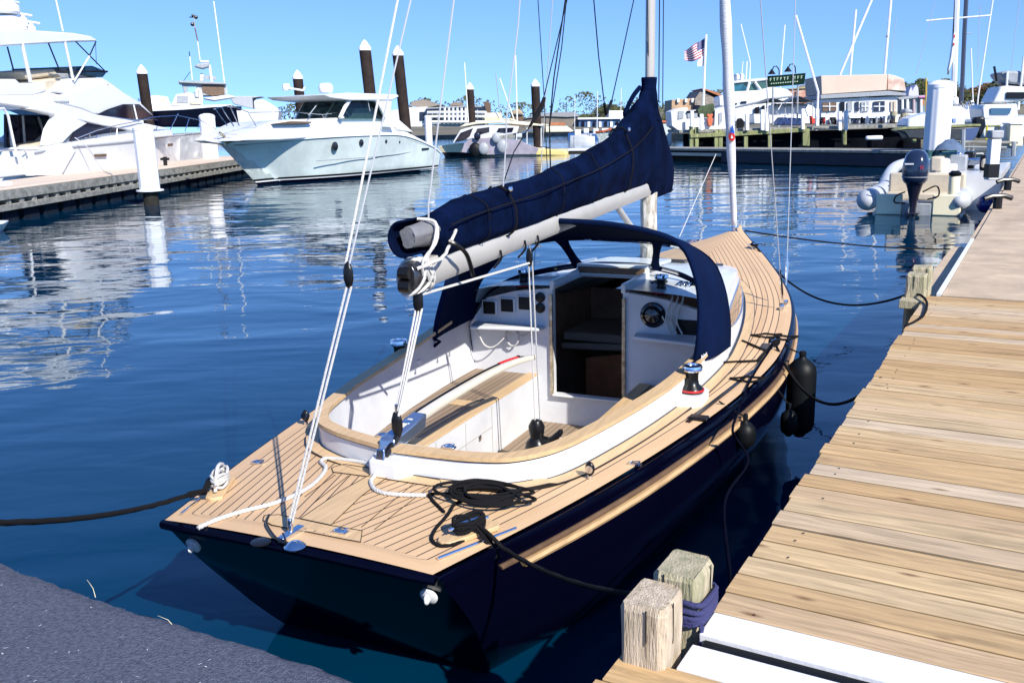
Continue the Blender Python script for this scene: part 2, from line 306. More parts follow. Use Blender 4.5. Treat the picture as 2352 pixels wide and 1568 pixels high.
# far, paler section
M['pale']=mat('pale_dock_boards',(.50,.385,.26),.75,var=.30,vscale=2.0,detail=8,bump=.2,bscale=30)
T=Thing('pale_dock','smooth beige dock section beyond the plank dock with a white edge strip','dock',dk(20,1,0),30)
for i,(a0,a1) in enumerate([(8.43,10.3),(10.32,12.5),(12.52,15.),(15.02,18.5),(18.52,24.),(24.02,30.),(30.02,46.)]):
    mb=MB();mb.prism([dk(a0,-.66,.93),dk(a1,-.66,.93),dk(a1,3.3,.93),dk(a0,3.3,.93)],(0,0,.07+.002*(i%2)));T.part('deck_panel',mb,M['pale'],world=True,bevel=.004)
mb=MB();mb.prism([dk(8.43,-.70,.90),dk(12.4,-.70,.90),dk(12.4,-.664,.90),dk(8.43,-.664,.90)],(0,0,.112));T.part('edge_strip',mb,M['white2'],world=True)
mb=MB();mb.prism([dk(8.43,-.92,.6),dk(12.4,-.90,.6),dk(12.4,-.705,.6),dk(8.43,-.705,.6)],(0,0,.3));mb.prism([dk(12.42,-.72,.55),dk(46,-.72,.55),dk(46,-.67,.55),dk(12.42,-.67,.55)],(0,0,.43));T.part('fascia',mb,M['pale'],world=True)
mb=MB();mb.prism([dk(8.36,-.7,.90),dk(8.42,-.7,.90),dk(8.42,3.2,.90),dk(8.36,3.2,.90)],(0,0,.09));T.part('joint_plate',mb,M['darkwood'],world=True)
mb=MB()
for a in range(10,46,4):
    for c in (-.4,2.9): mb.tube([dk(a,c,-2),dk(a,c,.92)],.14,10)
T.part('piling',mb,M['darkwood'],world=True)
# square posts
def post(a0,a1,c0,c1,z,label,mt,seed,rope=False):
    rnd=random.Random(seed);mb=MB();lev=[-1.2,.3,.7,.9,1.0,1.08,z-.02,z];ch=.018;rings=[]
    for k,h in enumerate(lev):
        s=0 if k<len(lev)-1 else .010;j=lambda:rnd.uniform(-.004,.004)
        pts=[(a0+s,c0+ch),(a0+s,c1-ch),(a0+ch,c1-s),(a1-ch,c1-s),(a1-s,c1-ch),(a1-s,c0+ch),(a1-ch,c0+s),(a0+ch,c0+s)]
        rings.append([dk(p+j(),q+j(),h+(rnd.uniform(-.006,.006) if k==len(lev)-1 else 0)) for p,q in pts])
    mb.loft(rings)
    T=Thing('mooring_post',label,'post',dk((a0+a1)/2,(c0+c1)/2,0),30,'square wooden mooring posts at the dock edge')
    T.part('timber',mb,mt,world=True,smooth=20)
    mb=MB() # drying cracks
    for q in range(1):
        c=c0+.03+(c1-c0-.06)*rnd.random();mb=MB();mb.prism([dk(a0-.0035,c,z-.09-.05*rnd.random()),dk(a0-.0035,c+.003,z-.1),dk(a0-.0035,c+.002,z-.006),dk(a0-.0035,c-.002,z-.006)],A30*.003);T.part('crack',mb,M['darkwood'],world=True,smooth=0)
    for q in range(1):
        a=a0+.04+(a1-a0-.08)*rnd.random();mb=MB();mb.prism([dk(a,c1+.0005,z-.13),dk(a+.003,c1+.0005,z-.12),dk(a+.002,c1+.0005,z-.004),dk(a-.002,c1+.0005,z-.004)],C30*.003)
    T.part('crack',mb,M['darkwood'],world=True,smooth=0)
    return T
post(2.17,2.345,-.93,-.795,1.185,'nearest square post, pale dry timber with a knot at its foot, beside the white boards',M['pile_wood2'],1)
post(2.43,2.60,-.93,-.785,1.165,'greenish square post with blue rope wound round it, behind the nearest post',M['pile_wood'],2)
post(8.24,8.40,-.93,-.77,1.19,'small grey square post at the far end of the tan planks, nearer of that pair',M['pile_wood'],3)
post(8.62,8.78,-.93,-.77,1.20,'small grey square post at the start of the beige dock section, farther of that pair',M['pile_wood'],4)
mb=MB();pts=[]
for k in range(5):
    z=1.005+k*.017
    for q in range(16):
        th=2*math.pi*q/16;e=lambda v:math.copysign(abs(v)**.45,v)
        pts.append(dk(2.515+e(math.cos(th))*.098,-.857+e(math.sin(th))*.085,z+.017*q/16+.01*math.sin(th+k)))
mb.tube(spline(pts,2),.0088,10,twist=90);mb.tube(spline([dk(2.43,-.77,1.02),dk(2.41,-.765,.97),dk(2.42,-.78,.88)],5),.008,8,twist=70)
solo('wound_rope',mb,M['bluerope'],'faded blue rope wound in five turns round the greenish square post','rope')
# carpeted finger on which the photographer stands
M['carpet']=mat('blue_grey_carpet',(.125,.14,.185),.95,col2=(.055,.062,.09),vscale=70,detail=8,bump=1.,bscale=160,spec=.1)
T=Thing('carpeted_dock','dock edge wrapped in blue-grey carpet in the near left corner','dock',dk(.6,-5,0),120)
def cf(u,v):
    c=-9+u*7.7
    a=1.735+.035*noise.noise(V((c*.9,3,0)))+.020*noise.noise(V((c*5,1,0)))+.006*noise.noise(V((c*19,1,0)))
    r=.05;prof=[(-2.6,0),(-1.8,0),(-1.2,0),(-.7,0),(-.4,0),(-.2,0),(-.1,-.001),(-.05,-.003),(-.02,-.007),(.008,-.02),(.012,-.12),(0,-.3)]
    k=v*(len(prof)-1);i=int(round(k));d,z=prof[i];q=dk(a+d,c,1.0+z)
    return q+V((0,0,.006*noise.noise(q*3)+.003*noise.noise(q*14)+.0022*noise.noise(q*50)))
T.part('carpet',MB().grid(cf,420,11),M['carpet'],world=True,smooth=60)
mb=MB();mb.prism([dk(-1.,-9,.7),dk(1.68,-9,.7),dk(1.68,-1.32,.7),dk(-1.,-1.32,.7)],(0,0,.27));T.part('frame',mb,M['darkwood'],world=True)
mb=MB().prism([dk(-3.,-1.31,.80),dk(1.55,-1.31,.80),dk(1.55,-.955,.80),dk(-3.,-.955,.80)],(0,0,.19));T.part('sun_blocking_board',mb,M['darkwood'],world=True)  # unseen board added to keep sun off the water by the transom
mb=MB()   # carpet fuzz
rnd=random.Random(5)
for i in range(9000):
    c=rnd.uniform(-5.2,-1.33);a=1.70-rnd.random()**1.2*1.0;p=dk(a,c,1.003);d=V((rnd.uniform(-1,1),rnd.uniform(-1,1),rnd.uniform(.2,1.1))).normalized()*rnd.uniform(.004,.012)
    s=d.cross(V((0,0,1))).normalized()*.0006;mb.add([p-s,p+s,p+d],[(0,1,2)])
sm=MB()
for i in range(260):
    c=rnd.uniform(-5.2,-1.33);a=1.70-rnd.random()*1.0;p=dk(a,c,1.008);d=V((rnd.uniform(-1,1),rnd.uniform(-1,1),0)).normalized()*rnd.uniform(.002,.007);s=V((-d.y,d.x,0)).normalized()*rnd.uniform(.0008,.002);sm.add([p-d-s,p+d-s,p+d+s,p-d+s],[(0,1,2,3)])
T.part('lint',sm,mat('pale_lint',(.5,.5,.5),.9),world=True,smooth=0)['kind']='stuff'
f=T.part('fuzz',mb,mat('carpet_fibre',(.10,.11,.16),.9),world=True,smooth=0);f['kind']='stuff'
for (c,h,b) in ((-2.62,.055,.03),(-2.25,.02,.05)):
    q=dk(1.715,c,1.0);mb=MB();mb.tube([q,q+V((-b*.3,.01,h*.5)),q+V((-b,.02,h))],[.0014,.001,.0003],5)
    solo('grass_blade',mb,mat('dry_grass',(.6,.55,.35),.8),'thin dry grass blade %s on the edge of the blue-grey carpet'%('standing up' if h>.04 else 'lying over to the right'),'grass blade',group='grass blades on the carpet edge')
# ---------------------------------------------------------------- the sailboat (frame: x forward from the transom, y to port, z up; B() takes offset to starboard)
S=Thing('sailboat','navy blue sailboat with teak deck and furled sails, open cockpit, moored by the plank dock','sailboat',SO,math.degrees(HD))
def B(s,o,z): return V((s,-o,z))
LB=9.43
def lerp_tab(x,tab):
    if x<=tab[0][0]: return tab[0][1]
    for (a,b),(c,d) in zip(tab,tab[1:]):
        if x<=c: return b+(d-b)*(x-a)/(c-a)
    return tab[-1][1]
def cub(tab):      # smooth interpolation through table
    xs=[a for a,_ in tab];ys=[b for _,b in tab];n=len(xs)
    m=[0]*n
    for i in range(n):
        if i==0: m[i]=(ys[1]-ys[0])/(xs[1]-xs[0])
        elif i==n-1: m[i]=(ys[-1]-ys[-2])/(xs[-1]-xs[-2])
        else: m[i]=(ys[i+1]-ys[i-1])/(xs[i+1]-xs[i-1])
    def f(x):
        x=min(max(x,xs[0]),xs[-1]);i=0
        while i<n-2 and x>xs[i+1]: i+=1
        h=xs[i+1]-xs[i];t=(x-xs[i])/h
        return (2*t**3-3*t*t+1)*ys[i]+(t**3-2*t*t+t)*h*m[i]+(-2*t**3+3*t*t)*ys[i+1]+(t**3-t*t)*h*m[i+1]
    return f
wf=cub([(0,.685),(.94,.94),(1.89,1.14),(2.83,1.29),(3.77,1.37),(4.7,1.325),(5.66,1.195),(6.6,.965),(7.54,.67),(8.2,.44),(8.8,.22),(9.2,.08),(9.43,.006)])
def zs(s): t=s/LB;return .82-.5*t*(1-t)+.28*t
zk=cub([(0,-.22),(.5,-.24),(1.5,-.32),(3.5,-.5),(6,-.45),(7.6,-.15),(8.6,.25),(9.2,.75),(9.43,1.02)])
def hullpt(s,q,side,out=0):      # q 0 at sheer -> 1 at keel
    z0=zs(s)-.012;z1=zk(s);z=z0+(z1-z0)*q
    e=max(0,1-s/3.);g=max(0,1-q**(2.6+1.6*e))**(.55-.15*e); g*=1+.035*math.sin(math.pi*min(1,q*2))*(s/LB<.8)
    o=(wf(s)+.012)*g+out
    rk=max(0,1-s/1.4)*.60*(z0-z)/.80
    return B(s+rk,side*o,z)
st=[LB*(i/70)**.93 for i in range(71)];NQ=22;qs=[(k/NQ)**1.15 for k in range(NQ+1)]
mb=MB();mb.loft([[hullpt(s,q,-1) for q in qs]+[hullpt(s,q,1) for q in qs[::-1][1:]] for s in st],cap=False,close=False)
n=2*NQ+1
mb.f.append(tuple(range(n)))     # transom
S.part('hull',mb,M['navy'],smooth=50)
def band(name,m,z_a,z_b,out,s0,s1,th=.012,n=80):      # strake along both sides between heights below the sheer
    mb=MB()
    for sd in (-1,1):
        rings=[]
        for i in range(n+1):
            s=s0+(s1-s0)*i/n;z0=zs(s)-.012;z1=zk(s)
            def pt(d,o): q=min(.95,max(0,d)/(z0-z1));p=hullpt(s,q,sd,o*min(1,(LB-s)/.25+.1));p.z=z0-d;return p
            rings.append([pt(z_a,-.01),pt(z_a,out*.7),pt((z_a+z_b)/2,out),pt(z_b,out*.7),pt(z_b,-.01)])
        mb.loft(rings)
    S.part(name,mb,m,smooth=50)
band('rub_rail',M['varnish'],.120,.150,.026,.42,9.15)
band('brown_stripe',M['brownwood'],.088,.113,.014,.3,9.2)
band('sheer_lip',M['navy'],.0,.055,.018,0,9.3)
# transom lip
mb=MB();mb.tube([hullpt(0,0,-1)+V((0,0,-.01))]+[B(-.015-.03*(1-(k/8)**2),o,zs(0)-.018+.03*(1-(o/.685)**2)) for k,o in [(j,.685*j/8) for j in range(-8,9)]][1:-1]+[hullpt(0,0,1)+V((0,0,-.01))],.022,8)
S.part('transom_rail',mb,M['navy'])
# deck with the cockpit and cabin opening
outl=[(.83,0),(.84,.25),(.865,.45),(.94,.62),(1.16,.76),(1.6,.865),(2.1,.95),(2.6,1.01),(3.1,1.045),(3.6,1.055),(4.0,1.03),(4.6,.965),(5.2,.87),(5.8,.74),(6.3,.56),(6.6,.32),(6.7,0)]
oin=cub([(a,b) for a,b in outl[3:-1]]+[(6.7,.001)])
def camber(s,o): w_=wf(s);return zs(s)+.035*(1-min(1,(o/max(w_,.05))**2)) if s>0 else zs(0)+.035*(1-(o/.685)**2)
def skew(s,o): return .21*max(0,-o)*max(0,min(1,(1.75-s)/.8)) if o<0 else 0      # the port quarter of the coaming sits a little farther forward
def inside(s,o,m=0):
    s-=skew(s-.1,o);o=abs(o)
    if s<.83+m or s>6.7-m: return False
    if s-m<.94: return o<lerp_tab(s-m,[(.83,0),(.84,.25),(.865,.45),(.94,.62)])
    return o<oin(s)-m
mb=MB();NU,NV=310,96;uvd=[]
for i in range(NU+1):
    s=LB*i/NU
    for j in range(NV+1):
        o=wf(s)*(2*j/NV-1);ss=s-(.03*(1-(o/.685)**2) if i==0 else 0);mb.v.append(B(ss,o,camber(s,o)));uvd.append((s,min(wf(s)-abs(o),1e3 if s>.085 else s+.0)))
for i in range(NU):
    for j in range(NV):
        s=LB*(i+.5)/NU;o=wf(s)*(2*(j+.5)/NV-1)
        if not inside(s,o,.03): a=i*(NV+1)+j;mb.f.append((a,a+NV+1,a+NV+2,a+1))
d=S.part('deck',mb,M['teak'],smooth=60,uvf=lambda c,l:(0,0),keep=True)
for l in d.data.loops: d.data.uv_layers[0].data[l.index].uv=uvd[l.vertex_index]
# outline ring helpers
def outline(off=0,n=6,full=False):      # starboard aft centre -> forward, closed by mirroring ; off<0 inwards
    pts=[V((a,b,0)) for a,b in outl];sp=spline(pts,n)
    res=[]
    for i,p in enumerate(sp):
        t=(sp[min(i+1,len(sp)-1)]-sp[max(i-1,0)])
        if i==0: t=V((0,1,0))
        if i==len(sp)-1: t=V((0,-1,0))
        nrm=V((-t.y,t.x,0)).normalized();nrm=-nrm if nrm.dot(V((p.x-3.5,p.y*4,0)))<0 else nrm;res.append(p+nrm*off)
    return res
def ring_strip(name,o0,o1,zf0,zf1,m,s_max=9,parent=None,**k):      # closed loft following the outline; zf(s,o)->(bottom,top)
    a=outline(o0);b=outline(o1);a=[q for q in a];rings=[]
    for sd in (1,-1):
        rg=[]
        for p,q in (list(zip(a,b)) if sd==1 else list(zip(a,b))[::-1]):
            if p.x<=s_max: rg.append((p,q,sd))
        rings+= [rg]
    seq=rings[1]+rings[0];mb=MB()
    L_=[]
    for p,q,sd in seq:
        zb,zt=zf0(p.x),zf1(p.x);kp=skew(p.x,sd*p.y);kq=skew(q.x,sd*q.y);L_.append([B(p.x+kp,sd*p.y,zb),B(q.x+kq,sd*q.y,zb),B(q.x+kq,sd*q.y,zt),B(p.x+kp,sd*p.y,zt)])
    mb.loft(L_);return S.part(name,mb,m,parent=parent,**k)
def ctop(s): return cub([(0,.955),(2.2,.955),(2.8,.985),(3.3,1.03),(3.6,1.06),(9,1.06)])(s)
dz=lambda s: zs(s)-.03
ring_strip('coaming',0,-.04,dz,lambda s:ctop(s)-.012,M['white'],3.7,smooth=40)
ring_strip('coaming_seam',.004,-.05,lambda s:ctop(s)-.016,lambda s:ctop(s)-.008,M['black'],3.3)
ring_strip('coaming_cap',.012,-.068,lambda s:ctop(s)-.008,lambda s:ctop(s)+.014,M['teak_plain'],3.35,smooth=40)
ring_strip('deck_seam',.012,-.02,dz,lambda s:camber(s,max(.0,oin(s)) if s>1 else .3)+.004,M['black'],6.7)
ring_strip('margin_board',.085,.012,dz,lambda s:camber(s,max(.0,oin(s)) if s>1 else .3)+.003,M['teak_plain'],6.8,smooth=30)
ring_strip('margin_seam',.089,.085,dz,lambda s:camber(s,max(.0,oin(s)) if s>1 else .3)+.004,M['black'],6.7)
# cockpit interior
def inner(off,smax=3.6): return [p for p in outline(-off) if p.x<=smax]
sc_z=.58
pts=inner(.042,3.62);rings=[]
for sd,l in ((-1,pts[::-1]),(1,pts)):
    for p in l: k=p.x+skew(p.x,sd*p.y);rings.append([B(k,sd*p.y,ctop(p.x)-.01),B(k,sd*p.y,.85),B(k+.01,sd*(p.y-.03),.7),B(k+.01,sd*(p.y-.05),sc_z-.03)])
mb=MB().loft(rings,cap=False,close=False);S.part('cockpit_wall',mb,M['cockpit'],smooth=70)
def seatcell(o): return o
mb=MB();uvd=[];SI=.41
# one U shaped seat: side benches and aft bench
nu,nv=70,24
for sd in (1,-1):
    base=len(mb.v)
    for i in range(nu+1):
        s=.88+(3.6-.88)*i/nu
        for j in range(nv+1):
            lo_=0 if s<1.52 else SI
            hi=max(.02,(oin(s) if s>.94 else lerp_tab(s,[(.83,0),(.84,.25),(.865,.45),(.94,.62)]))-.06);hi=max(hi,lo_*0+.02)
            o=lo_+(hi-lo_)*j/nv;mb.v.append(B(s+skew(s,sd*o)*.9,sd*o,sc_z));uvd.append((s,o-SI+.001 if o>SI and s>1.5 else abs(1.52-s)*.9+.0))
    for i in range(nu):
        for j in range(nv):
            a=base+i*(nv+1)+j;mb.f.append((a,a+1,a+nv+2,a+nv+1) if sd<0 else (a,a+nv+1,a+nv+2,a+1))
d=S.part('seat',mb,M['teak_worn'],smooth=0,uvf=lambda c,l:(0,0),keep=True)
for l in d.data.loops: d.data.uv_layers[0].data[l.index].uv=uvd[l.vertex_index]
mb=MB()
for sd in (1,-1): mb.box(B(2.56,sd*(SI+.045),sc_z+.004),(2.08,.09,.012))
mb.box(B(1.475,0,sc_z+.005),(.09,.80,.012));mb.box(B(2.72,-.62,sc_z+.003),(.10,.34,.010));mb.box(B(1.9,-.62,sc_z+.003),(.09,.36,.010));mb.box(B(2.72,.65,sc_z+.003),(.10,.36,.010))
S.part('seat_edge',mb,M['teak_plain'],bevel=.003)
mb=MB()
for sd in (1,-1): mb.prism([B(1.5,sd*SI,.18),B(3.6,sd*(SI-.0),.18),B(3.6,sd*SI,sc_z-.002),B(1.5,sd*SI,sc_z-.002)],B(0,sd*.02,0))
mb.prism([B(1.5,-SI,.18),B(1.5,SI,.18),B(1.5,SI,sc_z-.002),B(1.5,-SI,sc_z-.002)],B(-.02,0,0))
S.part('seat_front',mb,M['cockpit'])
mb=MB()    # locker door seams and latches on the port seat front
for s in (1.95,2.35,2.75): mb.box(B(s,-SI+.0015,.40),(.006,.003,.34))
mb.box(B(2.35,-SI+.0015,.42),(.8,.003,.006));S.part('locker_seam',mb,M['alu'],smooth=0)
for s in (2.12,2.55):
    mb=MB().lathe([(.022,0),(.022,.006),(.014,.008),(.0001,.008)],B(s,-SI+.001,.40),(0,-1,0),16);S.part('latch',mb,M['steel'])
mb=MB();uvd=[]
mb.add([B(1.5,-SI,.2),B(3.6,-SI,.2),B(3.6,SI,.2),B(1.5,SI,.2)],[(0,3,2,1)])
uu=[(1.5,.03),(3.6,.03),(3.6,.03+2*SI),(1.5,.03+2*SI)]
d=S.part('cockpit_sole',mb,M['teak_worn'],smooth=0,uvf=lambda c,l:(0,0),keep=True)
for l in d.data.loops: d.data.uv_layers[0].data[l.index].uv=uu[l.vertex_index]
# cabin trunk
def rz(s): return cub([(3.5,1.30),(4.2,1.29),(5.2,1.235),(6.0,1.15),(6.4,1.07),(6.6,.98),(6.7,.92)])(s)      # roof centre height
mb=MB();ss=[3.6+(6.7-3.6)*i/36 for i in range(37)]
def trunk(s,k):     # k 0 bottom edge -> 1 top edge -> 2 roof centre
    w0=max(.004,oin(s));h=rz(s)-zs(s);edge=.70 if s<4.2 else .70
    top=zs(s)+h*.80;w1=max(.003,w0-.09*(h/.45))
    if k<=1: return w0+(w1-w0)*k,zs(s)-.02+(top-zs(s)+.02)*k
    t=k-1;x=w1*math.cos(t*math.pi/2);return x,top+(rz(s)-top)*math.sin(t*math.pi/2)**.8 if t<1 else rz(s)
ks=[0,.33,.66,.93,1,1.08,1.2,1.35,1.5,1.7,1.85,2]
openk=.27
rings=[]
for s in ss:
    pr=[trunk(s,k) for k in ks]
    rings.append([B(s,-o,z) for o,z in pr]+[B(s,o,z) for o,z in pr[::-1][1:]])
b=len(mb.v);n=len(rings[0]);mb.v+=[p for r in rings for p in r]
for i in range(len(ss)-1):
    for j in range(n-1):
        c=sum((rings[i+a][j+d_] for a in(0,1) for d_ in(0,1)),V())/4
        if c.x<4.15 and abs(c.y)<.27: continue
        q=(b+i*n+j,b+(i+1)*n+j,b+(i+1)*n+j+1,b+i*n+j+1);mb.f.append(q)
cab=S.part('cabin_trunk',mb,M['white'],smooth=35)
# aft bulkhead with companionway opening, as upright slabs
def bk(o): # height of roof at offset
    o=abs(o);pr=[trunk(3.6,k) for k in ks];return lerp_tab(o,sorted(pr)) if o<pr[3][0] else pr[3][1]
mb=MB();X=3.6
def slab(pts,th=.05): mb.prism([B(X,o,z) for o,z in pts],(th,0,0))
for sd in (1,-1): slab([(sd*.28,.15),(sd*.94,.15),(sd*1.0,.95),(sd*.84,1.17),(sd*.6,1.235),(sd*.28,1.275)][::sd])
slab([(-.28,.15),(.28,.15),(.28,.43),(-.28,.43)])
bh=S.part('bulkhead',mb,M['cockpit'],smooth=20)
mb=MB();mb.box(B(3.597,0,.437),(.075,.56,.016));mb.box(B(3.60,-.285,.85),(.012,.012,.84));S.part('sill',mb,M['white'],bevel=.003)
wt=mat('worn_trim',(.62,.55,.42),.3,metal=.6,col2=(.25,.18,.10),vscale=22)
for sd in (1,-1): S.part('companionway_track',MB().box(B(3.588,sd*.292,.83),(.022,.026,.80)),wt,bevel=.003)
mb=MB()
for sd in (1,-1): mb.box(B(3.9,sd*.285,1.30),(.62,.035,.07))
mb.box(B(4.19,0,1.315),(.07,.60,.075));S.part('hatch_coaming',mb,M['white'],bevel=.006)
mb=MB();mb.prism([B(4.17,-.30,1.352),B(4.95,-.28,1.30),B(4.95,.28,1.30),B(4.17,.30,1.352)],(0,0,.03));S.part('sliding_hatch',mb,M['white'],bevel=.008)
mb=MB();mb.box(B(4.155,0,1.335),(.02,.56,.05));S.part('hatch_lip',mb,M['brownwood'],bevel=.003)
mb=MB();mb.prism([B(5.55,-.24,1.20),B(6.05,-.22,1.135),B(6.05,.22,1.135),B(5.55,.24,1.20)],(0,0,.035));S.part('fore_hatch',mb,M['glass_dark'],bevel=.01)
# dark interior
mb=MB();mb.prism([B(3.68,-.8,.1),B(5.3,-.6,.1),B(5.3,-.6,.98),B(3.68,-.75,1.1)],(0,-.02,0));mb.prism([B(3.68,.8,.1),B(5.3,.6,.1),B(5.3,.6,.98),B(3.68,.75,1.1)],(0,.02,0))
mb.box(B(5.3,0,.54),(.03,1.2,.88));mb.box(B(4.8,0,.09),(2.3,1.7,.02));S.part('cabin_lining',mb,M['cabin'],smooth=0)
mb=MB();mb.prism([B(4.5,-.35,.1),B(4.5,.30,.1),B(4.5,.30,.62),B(4.5,-.35,.50)],(.02,0,0));S.part('companion_step',mb,M['mahogany'],bevel=.004);mb=MB();mb.prism([B(3.75,-.30,.12),B(3.75,.22,.12),B(3.75,.22,.40),B(3.75,-.30,.34)],(.02,0,0));S.part('companion_step',mb,M['mahogany'],bevel=.004)
mb=MB();mb.prism([B(4.6,-.6,.62),B(5.25,-.55,.62),B(5.25,.55,.62),B(4.6,.6,.62)],(0,0,.08));mb.prism([B(4.55,-.6,.55),B(4.55,.6,.60),B(4.55,.6,.66),B(4.55,-.6,.61)],(.03,0,0));S.part('berth',mb,mat('berth_cushion',(.36,.29,.23),.8),bevel=.02)
mb=MB();mb.prism([B(4.7,.16,.76),B(4.8,.34,.80),B(4.75,.34,.92),B(4.7,.22,.84)],(.02,0,0));S.part('pink_cloth',mb,mat('pink_cloth',(.7,.12,.3),.8))
# instruments on the bulkhead (measured on its plane)
def bp(x,y): # pixel -> offset,z on bulkhead plane
    r=ray(x,y);o0=V((0,0,H_));k=(3.594+SO.dot(AX)-o0.dot(AX))/r.dot(AX);q=toB(o0+r*k);return -q.y,q.z
for cx,cy in ((1125,706),(1166,701),(1207,696)):
    o,z=bp(cx,cy);T2=S.part('instrument_bezel',MB().box(B(3.592,o,z),(.016,.135,.125)),M['cockpit'],bevel=.01)
    S.part('display',MB().box(B(3.581,o,z),(.008,.105,.10)),M['black'],parent=T2,bevel=.006)
for cx,cy in ((1241,683),(1241,707)):
    o,z=bp(cx,cy);S.part('gauge',MB().lathe([(.040,0),(.040,.012),(.034,.016),(.0001,.014)],B(3.597,o,z),(-1,0,0),18),M['black'])
o,z=bp(1500,723);c=S.part('compass',MB().lathe([(.088,0),(.088,.02),(.072,.028),(.064,.02),(.05,.045),(.0001,.06)],B(3.597,o,z),(-1,0,0),24),M['glass_dark'])
S.part('bezel',MB().lathe([(.094,0),(.094,.014),(.086,.022),(.084,.0)],B(3.598,o,z),(-1,0,0),24),M['black'],parent=c)
o,z=bp(1578,752);S.part('stowage_hole',MB().box(B(3.594,o,z),(.008,.16,.11)),M['black'],bevel=.012)
mb=MB();z=bp(1160,741)[1];mb.prism([B(3.595,-.95,z-.03),B(3.595,-.34,z-.03),B(3.50,-.36,z-.03),B(3.40,-.9,z-.03)],(0,0,.03));S.part('shelf',mb,M['cockpit'],bevel=.01);mb=MB();z2=bp(1530,768)[1];mb.prism([B(3.595,.95,z2-.03),B(3.595,.38,z2-.03),B(3.47,.40,z2-.03),B(3.38,.92,z2-.03)],(0,0,.03));S.part('shelf',mb,M['cockpit'],bevel=.01)
# hanging line loops under the port shelf
def loopline(px,py,rx,rz_,n=20):
    o,z=bp(px,py);return [B(3.56,o+rx*math.cos(t),z+rz_*math.sin(t)) for t in [2*math.pi*i/n for i in range(n+1)]]
S.part('hanging_line',MB().tube(loopline(1181,768,.055,.085),.008,6,twist=60),mat('grey_line',(.42,.42,.42),.9))
S.part('hanging_line',MB().tube(spline([B(3.5,-.95,.98),B(3.48,-.88,.93),B(3.48,-.82,.82),B(3.5,-.75,.80),B(3.52,-.66,.88),B(3.55,-.62,.97)],6),.006,6),M['whiterope'])
S.part('hanging_line',MB().tube(spline([B(3.55,-.60,.96),B(3.54,-.55,.91),B(3.54,-.50,.90),B(3.55,-.44,.96)],6),.007,6),mat('grey_line2',(.42,.42,.42),.9))
# winches
def winch(s,o,z,sc_=1.,grey=False,base=True,name='winch'):
    mb=MB().lathe([(.062,0),(.066,.012),(.058,.03),(.04,.045),(.034,.07),(.034,.10),(.040,.118)],B(s,o,z),n=24);mb.v=[B(s,o,z)+(p-B(s,o,z))*sc_ for p in mb.v]
    w_=S.part(name,mb,M['black'])
    def sub(nm,prof,m):
        q=MB().lathe(prof,B(s,o,z),n=24);q.v=[B(s,o,z)+(p-B(s,o,z))*sc_ for p in q.v];S.part(nm,q,m,parent=w_)
    sub('red_ring',[(.067,.010),(.069,.016),(.067,.022),(.06,.02)],M['red'])
    sub('self_tailer',[(.040,.118),(.052,.122),(.056,.13),(.050,.136),(.056,.142),(.054,.152),(.03,.157),(.028,.148),(.0001,.147)],M['steel'])
    return w_
# starboard and port cockpit winches on white pads
for sd,(s,o) in ((1,(2.62,1.035)),(-1,(2.62,1.035))):
    pad=MB();zz=camber(s,o)
    pad.loft([[B(s+a,sd*(o+b_),z) for a,b_ in ((-.19,-.05),(-.16,.055),(-.10,.10),(.08,.10),(.13,.05),(.16,-.06))] for z in (zz-.03,zz+.055)])
    S.part('winch_pad',pad,M['white'],bevel=.008);winch(s-.02,sd*(o+.015),zz+.055,1.12)
winch(3.78,-.60,1.235,.95);winch(3.78,.52,1.24,.95)
for o in (.40,.44,.48,.60,.64,.68): S.part('line_clutch',MB().box(B(4.0,o,1.275),(.12,.028,.045)),M['black'] if o<.5 else M['steel'],bevel=.006)
for i,o in enumerate((.62,.66,.70)): S.part('coiled_tail',MB().tube(spline([B(3.72,o,1.25),B(3.60,o+.03,1.24),B(3.55,o,1.1),B(3.56,o+.04,1.0),B(3.56,o-.03,1.12)],6),.006,6,twist=60),M['whiterope'])
# side windows, handrails, tracks on roof
for sd in (1,-1):
    mb=MB();rings=[]
    for i in range(25):
        t=i/24;s=3.95+1.95*t;h=.115*math.sin(math.pi*(.06+.88*t))**.6*(1-.25*t);zc=zs(s)+(rz(s)*1-zs(s))*.43
        row=[]
        for k_ in (-1,-.5,0,.5,1):
            z=zc+h*k_*.9;hh=rz(s)-zs(s);top=zs(s)+hh*.8;k=(z-zs(s)+.02)/(top-zs(s)+.02);o,_=trunk(s,min(.98,max(0,k)));row.append(B(s,sd*(o+.006),z))
        rings.append(row)
    mb.loft(rings,cap=False,close=False);S.part('side_window',mb,mat('bronze_window',(.05,.035,.025),.05,spec=1.,coat=1),smooth=60)
    edge=[r[-1] for r in rings]+[r[0] for r in rings[::-1]]
    mb=MB().tube(edge+[edge[0]],.008,6);S.part('window_trim',mb,M['steel'])
    mb=MB();ry=lambda s,o:max(z for z in [lerp_tab(o,sorted(trunk(s,k) for k in ks[4:]))])
    mb.tube([B(4.5,sd*.62,ry(4.5,.62)+.01),B(4.55,sd*.62,ry(4.5,.62)+.05),B(5.3,sd*.54,ry(5.3,.54)+.05),B(5.35,sd*.54,ry(5.3,.54)+.01)],.012,8);S.part('handrail',mb,M['steel'])
mb=MB();mb.box(B(5.75,.40,1.165),(.10,.30,.02));S.part('roof_strip',mb,M['black'],bevel=.004)
mb=MB();mb.box(B(5.28,.50,1.215),(.05,.22,.03));S.part('roof_strip',mb,M['black'],bevel=.004)
